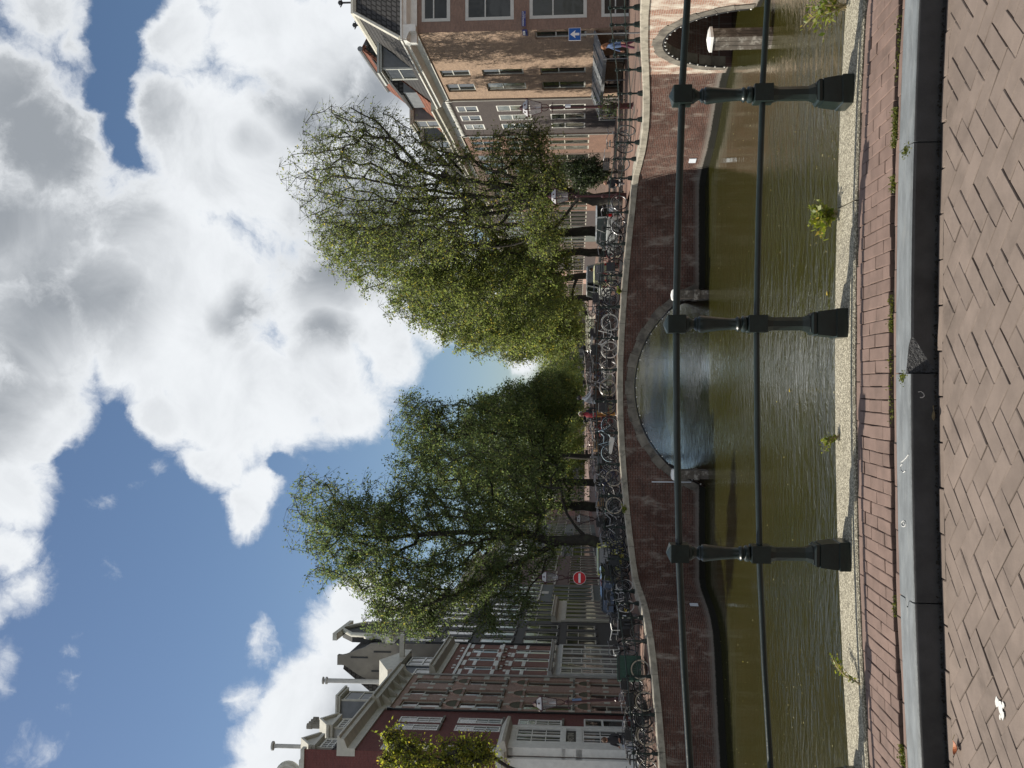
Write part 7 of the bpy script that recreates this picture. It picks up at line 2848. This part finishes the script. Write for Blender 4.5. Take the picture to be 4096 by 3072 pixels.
q = at(2470, 2955, 36.4)
zl = at(2413, 2955, 36.4).z - 1.30
bench('dark slatted bench in front of the white shop front', (q.x, 36.4, zl), -PI / 2 - .2)
person('person in black with brown hair sitting in front of the white shop front', (q.x, 36.4, zl), -PI / 2 - .2, sit(1.70), [Z(1.13, 3, M_SKIN), (lambda c: c.x > .27 and c.z > .66 and abs(c.y) < .24 and c.z < .80, M_SKIN), Z(0, .09, dk_), Z(0, .58, cloth('light_jeans', (.25, .29, .36)), lambda c: c.x > .1), (any_, dk_)], 'short', HB)
q = at(2480, 178, 40)
J = stand(1.66, .2, .12, .05)
zr_ = at(2408, 178, 40).z - 1.66
person('person in a denim jacket and plum trousers walking past the ochre corner house', (q.x, 40, zr_), PI - .2, J, [Z(1.50, 3, M_SKIN), Z(0, .09, cloth('pink_shoe', (.4, .2, .25))), (lambda c: c.z < .86 and abs(c.y) > .2, M_SKIN), Z(0, .88, plum), (any_, denim)], 'long', pm('hair_auburn', (.22, .09, .035), .6, .2, 30, .3))
bg = MB().box(-.20, -.08, -.16, .16, .95, 1.36).build('backpack', M_CRATE, None, label='black backpack on the person in the denim jacket', cat='backpack')
bg.location = (q.x, 40, zr_)
bg.rotation_euler = (0, 0, PI - .2)
q = at(2480, 733, 45)
zr_ = at(2414, 733, 45).z - 1.30
bench('dark slatted bench beside the evergreen shrub on the right quay', (q.x, 45, zr_), -PI / 2)
person('bald person in black sitting beside the evergreen shrub', (q.x, 45, zr_), -PI / 2, sit(1.72), [Z(1.14, 3, M_SKIN), Z(0, .09, dk_), (lambda c: c.x > .27 and .66 < c.z < .80 and abs(c.y) < .24, M_SKIN), Z(0, .58, cloth('grey_trousers', (.16, .15, .15)), lambda c: c.x > .1), (any_, dk_)], None, HG)
q = at(2480, 1078, 60)
person('person in dark clothes walking under the right trees', (q.x, 60, 2.55), -PI / 2, stand(1.75, .2, .1, .03), [Z(1.53, 3, M_SKIN2), (any_, dk_)], 'short', HG)

# ------------------------------------------------------------------ distant bridge with bicycles on its crown
fbz = lambda X: 3.45 - .004 * X * X
t = thing('arched_bridge', 'small distant bridge seen over the deck of the wide arched bridge', 'bridge', (0, 96, 0))
mb = MB()
xs2 = [-9.6 + 18.4 * i / 40 for i in range(41)]
for a, b in zip(xs2, xs2[1:]):
    fz = lambda X: max(-.5, -1.4 + math.sqrt(max(0, 4.0 ** 2 - (X + .8) ** 2)))
    mb.face([(a, 0, fz(a)), (b, 0, fz(b)), (b, 0, fbz(b)), (a, 0, fbz(a))], 0, [(a, fz(a)), (b, fz(b)), (b, fbz(b)), (a, fbz(a))])
    mb.face([(a, 0, fz(a)), (a, 8, fz(a)), (b, 8, fz(b)), (b, 0, fz(b))], 0, [(0, a), (8, a), (8, b), (0, b)])
    mb.face([(a, 0, fbz(a)), (b, 0, fbz(b)), (b, 8, fbz(b)), (a, 8, fbz(a))], 1)
mb.build('wall', [M_WALLRED, M_PAVEFAR], t)
rt_ = thing('railing', 'thin dark railing on the small distant bridge', 'railing', (0, 96, 0))
for i in range(14):
    X = -9 + i * 1.3
    put('post', POSTF, rt_, (X, .2, fbz(X)))
MB().tube([(X, .2, fbz(X) + .83) for X in xs2], .025, 5).build('rail', M_BRONZE, rt_)
MB().tube([(X, .2, fbz(X) + .43) for X in xs2], .02, 5).build('rail', M_BRONZE, rt_)
cols_ = ['black', 'silver', 'red', 'navy', 'black', 'black', 'green', 'white']
ORD = 'first second third fourth fifth sixth seventh eighth ninth tenth eleventh twelfth thirteenth'.split()
n_b = 13
for i in range(n_b):
    X = -7.6 + i * 1.2
    one = MB()
    me = part('far_bicycle', lambda: _joined_bike(), M_FRAMES[cols_[i % 8]]) if False else None
    bicycle(f'{"black silver dark-red navy black black green white".split()[i % 8]} bicycle on the distant bridge, {ORD[i]} from its left end', X, 97.2, fbz(X), .25 * (-1) ** i, cols_[i % 8], 'black', ('crate',) if i % 3 == 0 else (), 'bicycles on the distant bridge')
# hedge of potted plants on the coping of the bridge
for lab, x, y in (('small green plant rooted in the coping of the left half of the bridge', 2505, 2035), ('small green plant rooted in the coping above the white van', 2485, 1165)):
    p = at(x, y, 37.58)
    weed(lab, (p.x, 37.60, p.z - .05), .24, .22, 16, 14, int(y), (0, -.12), .07)
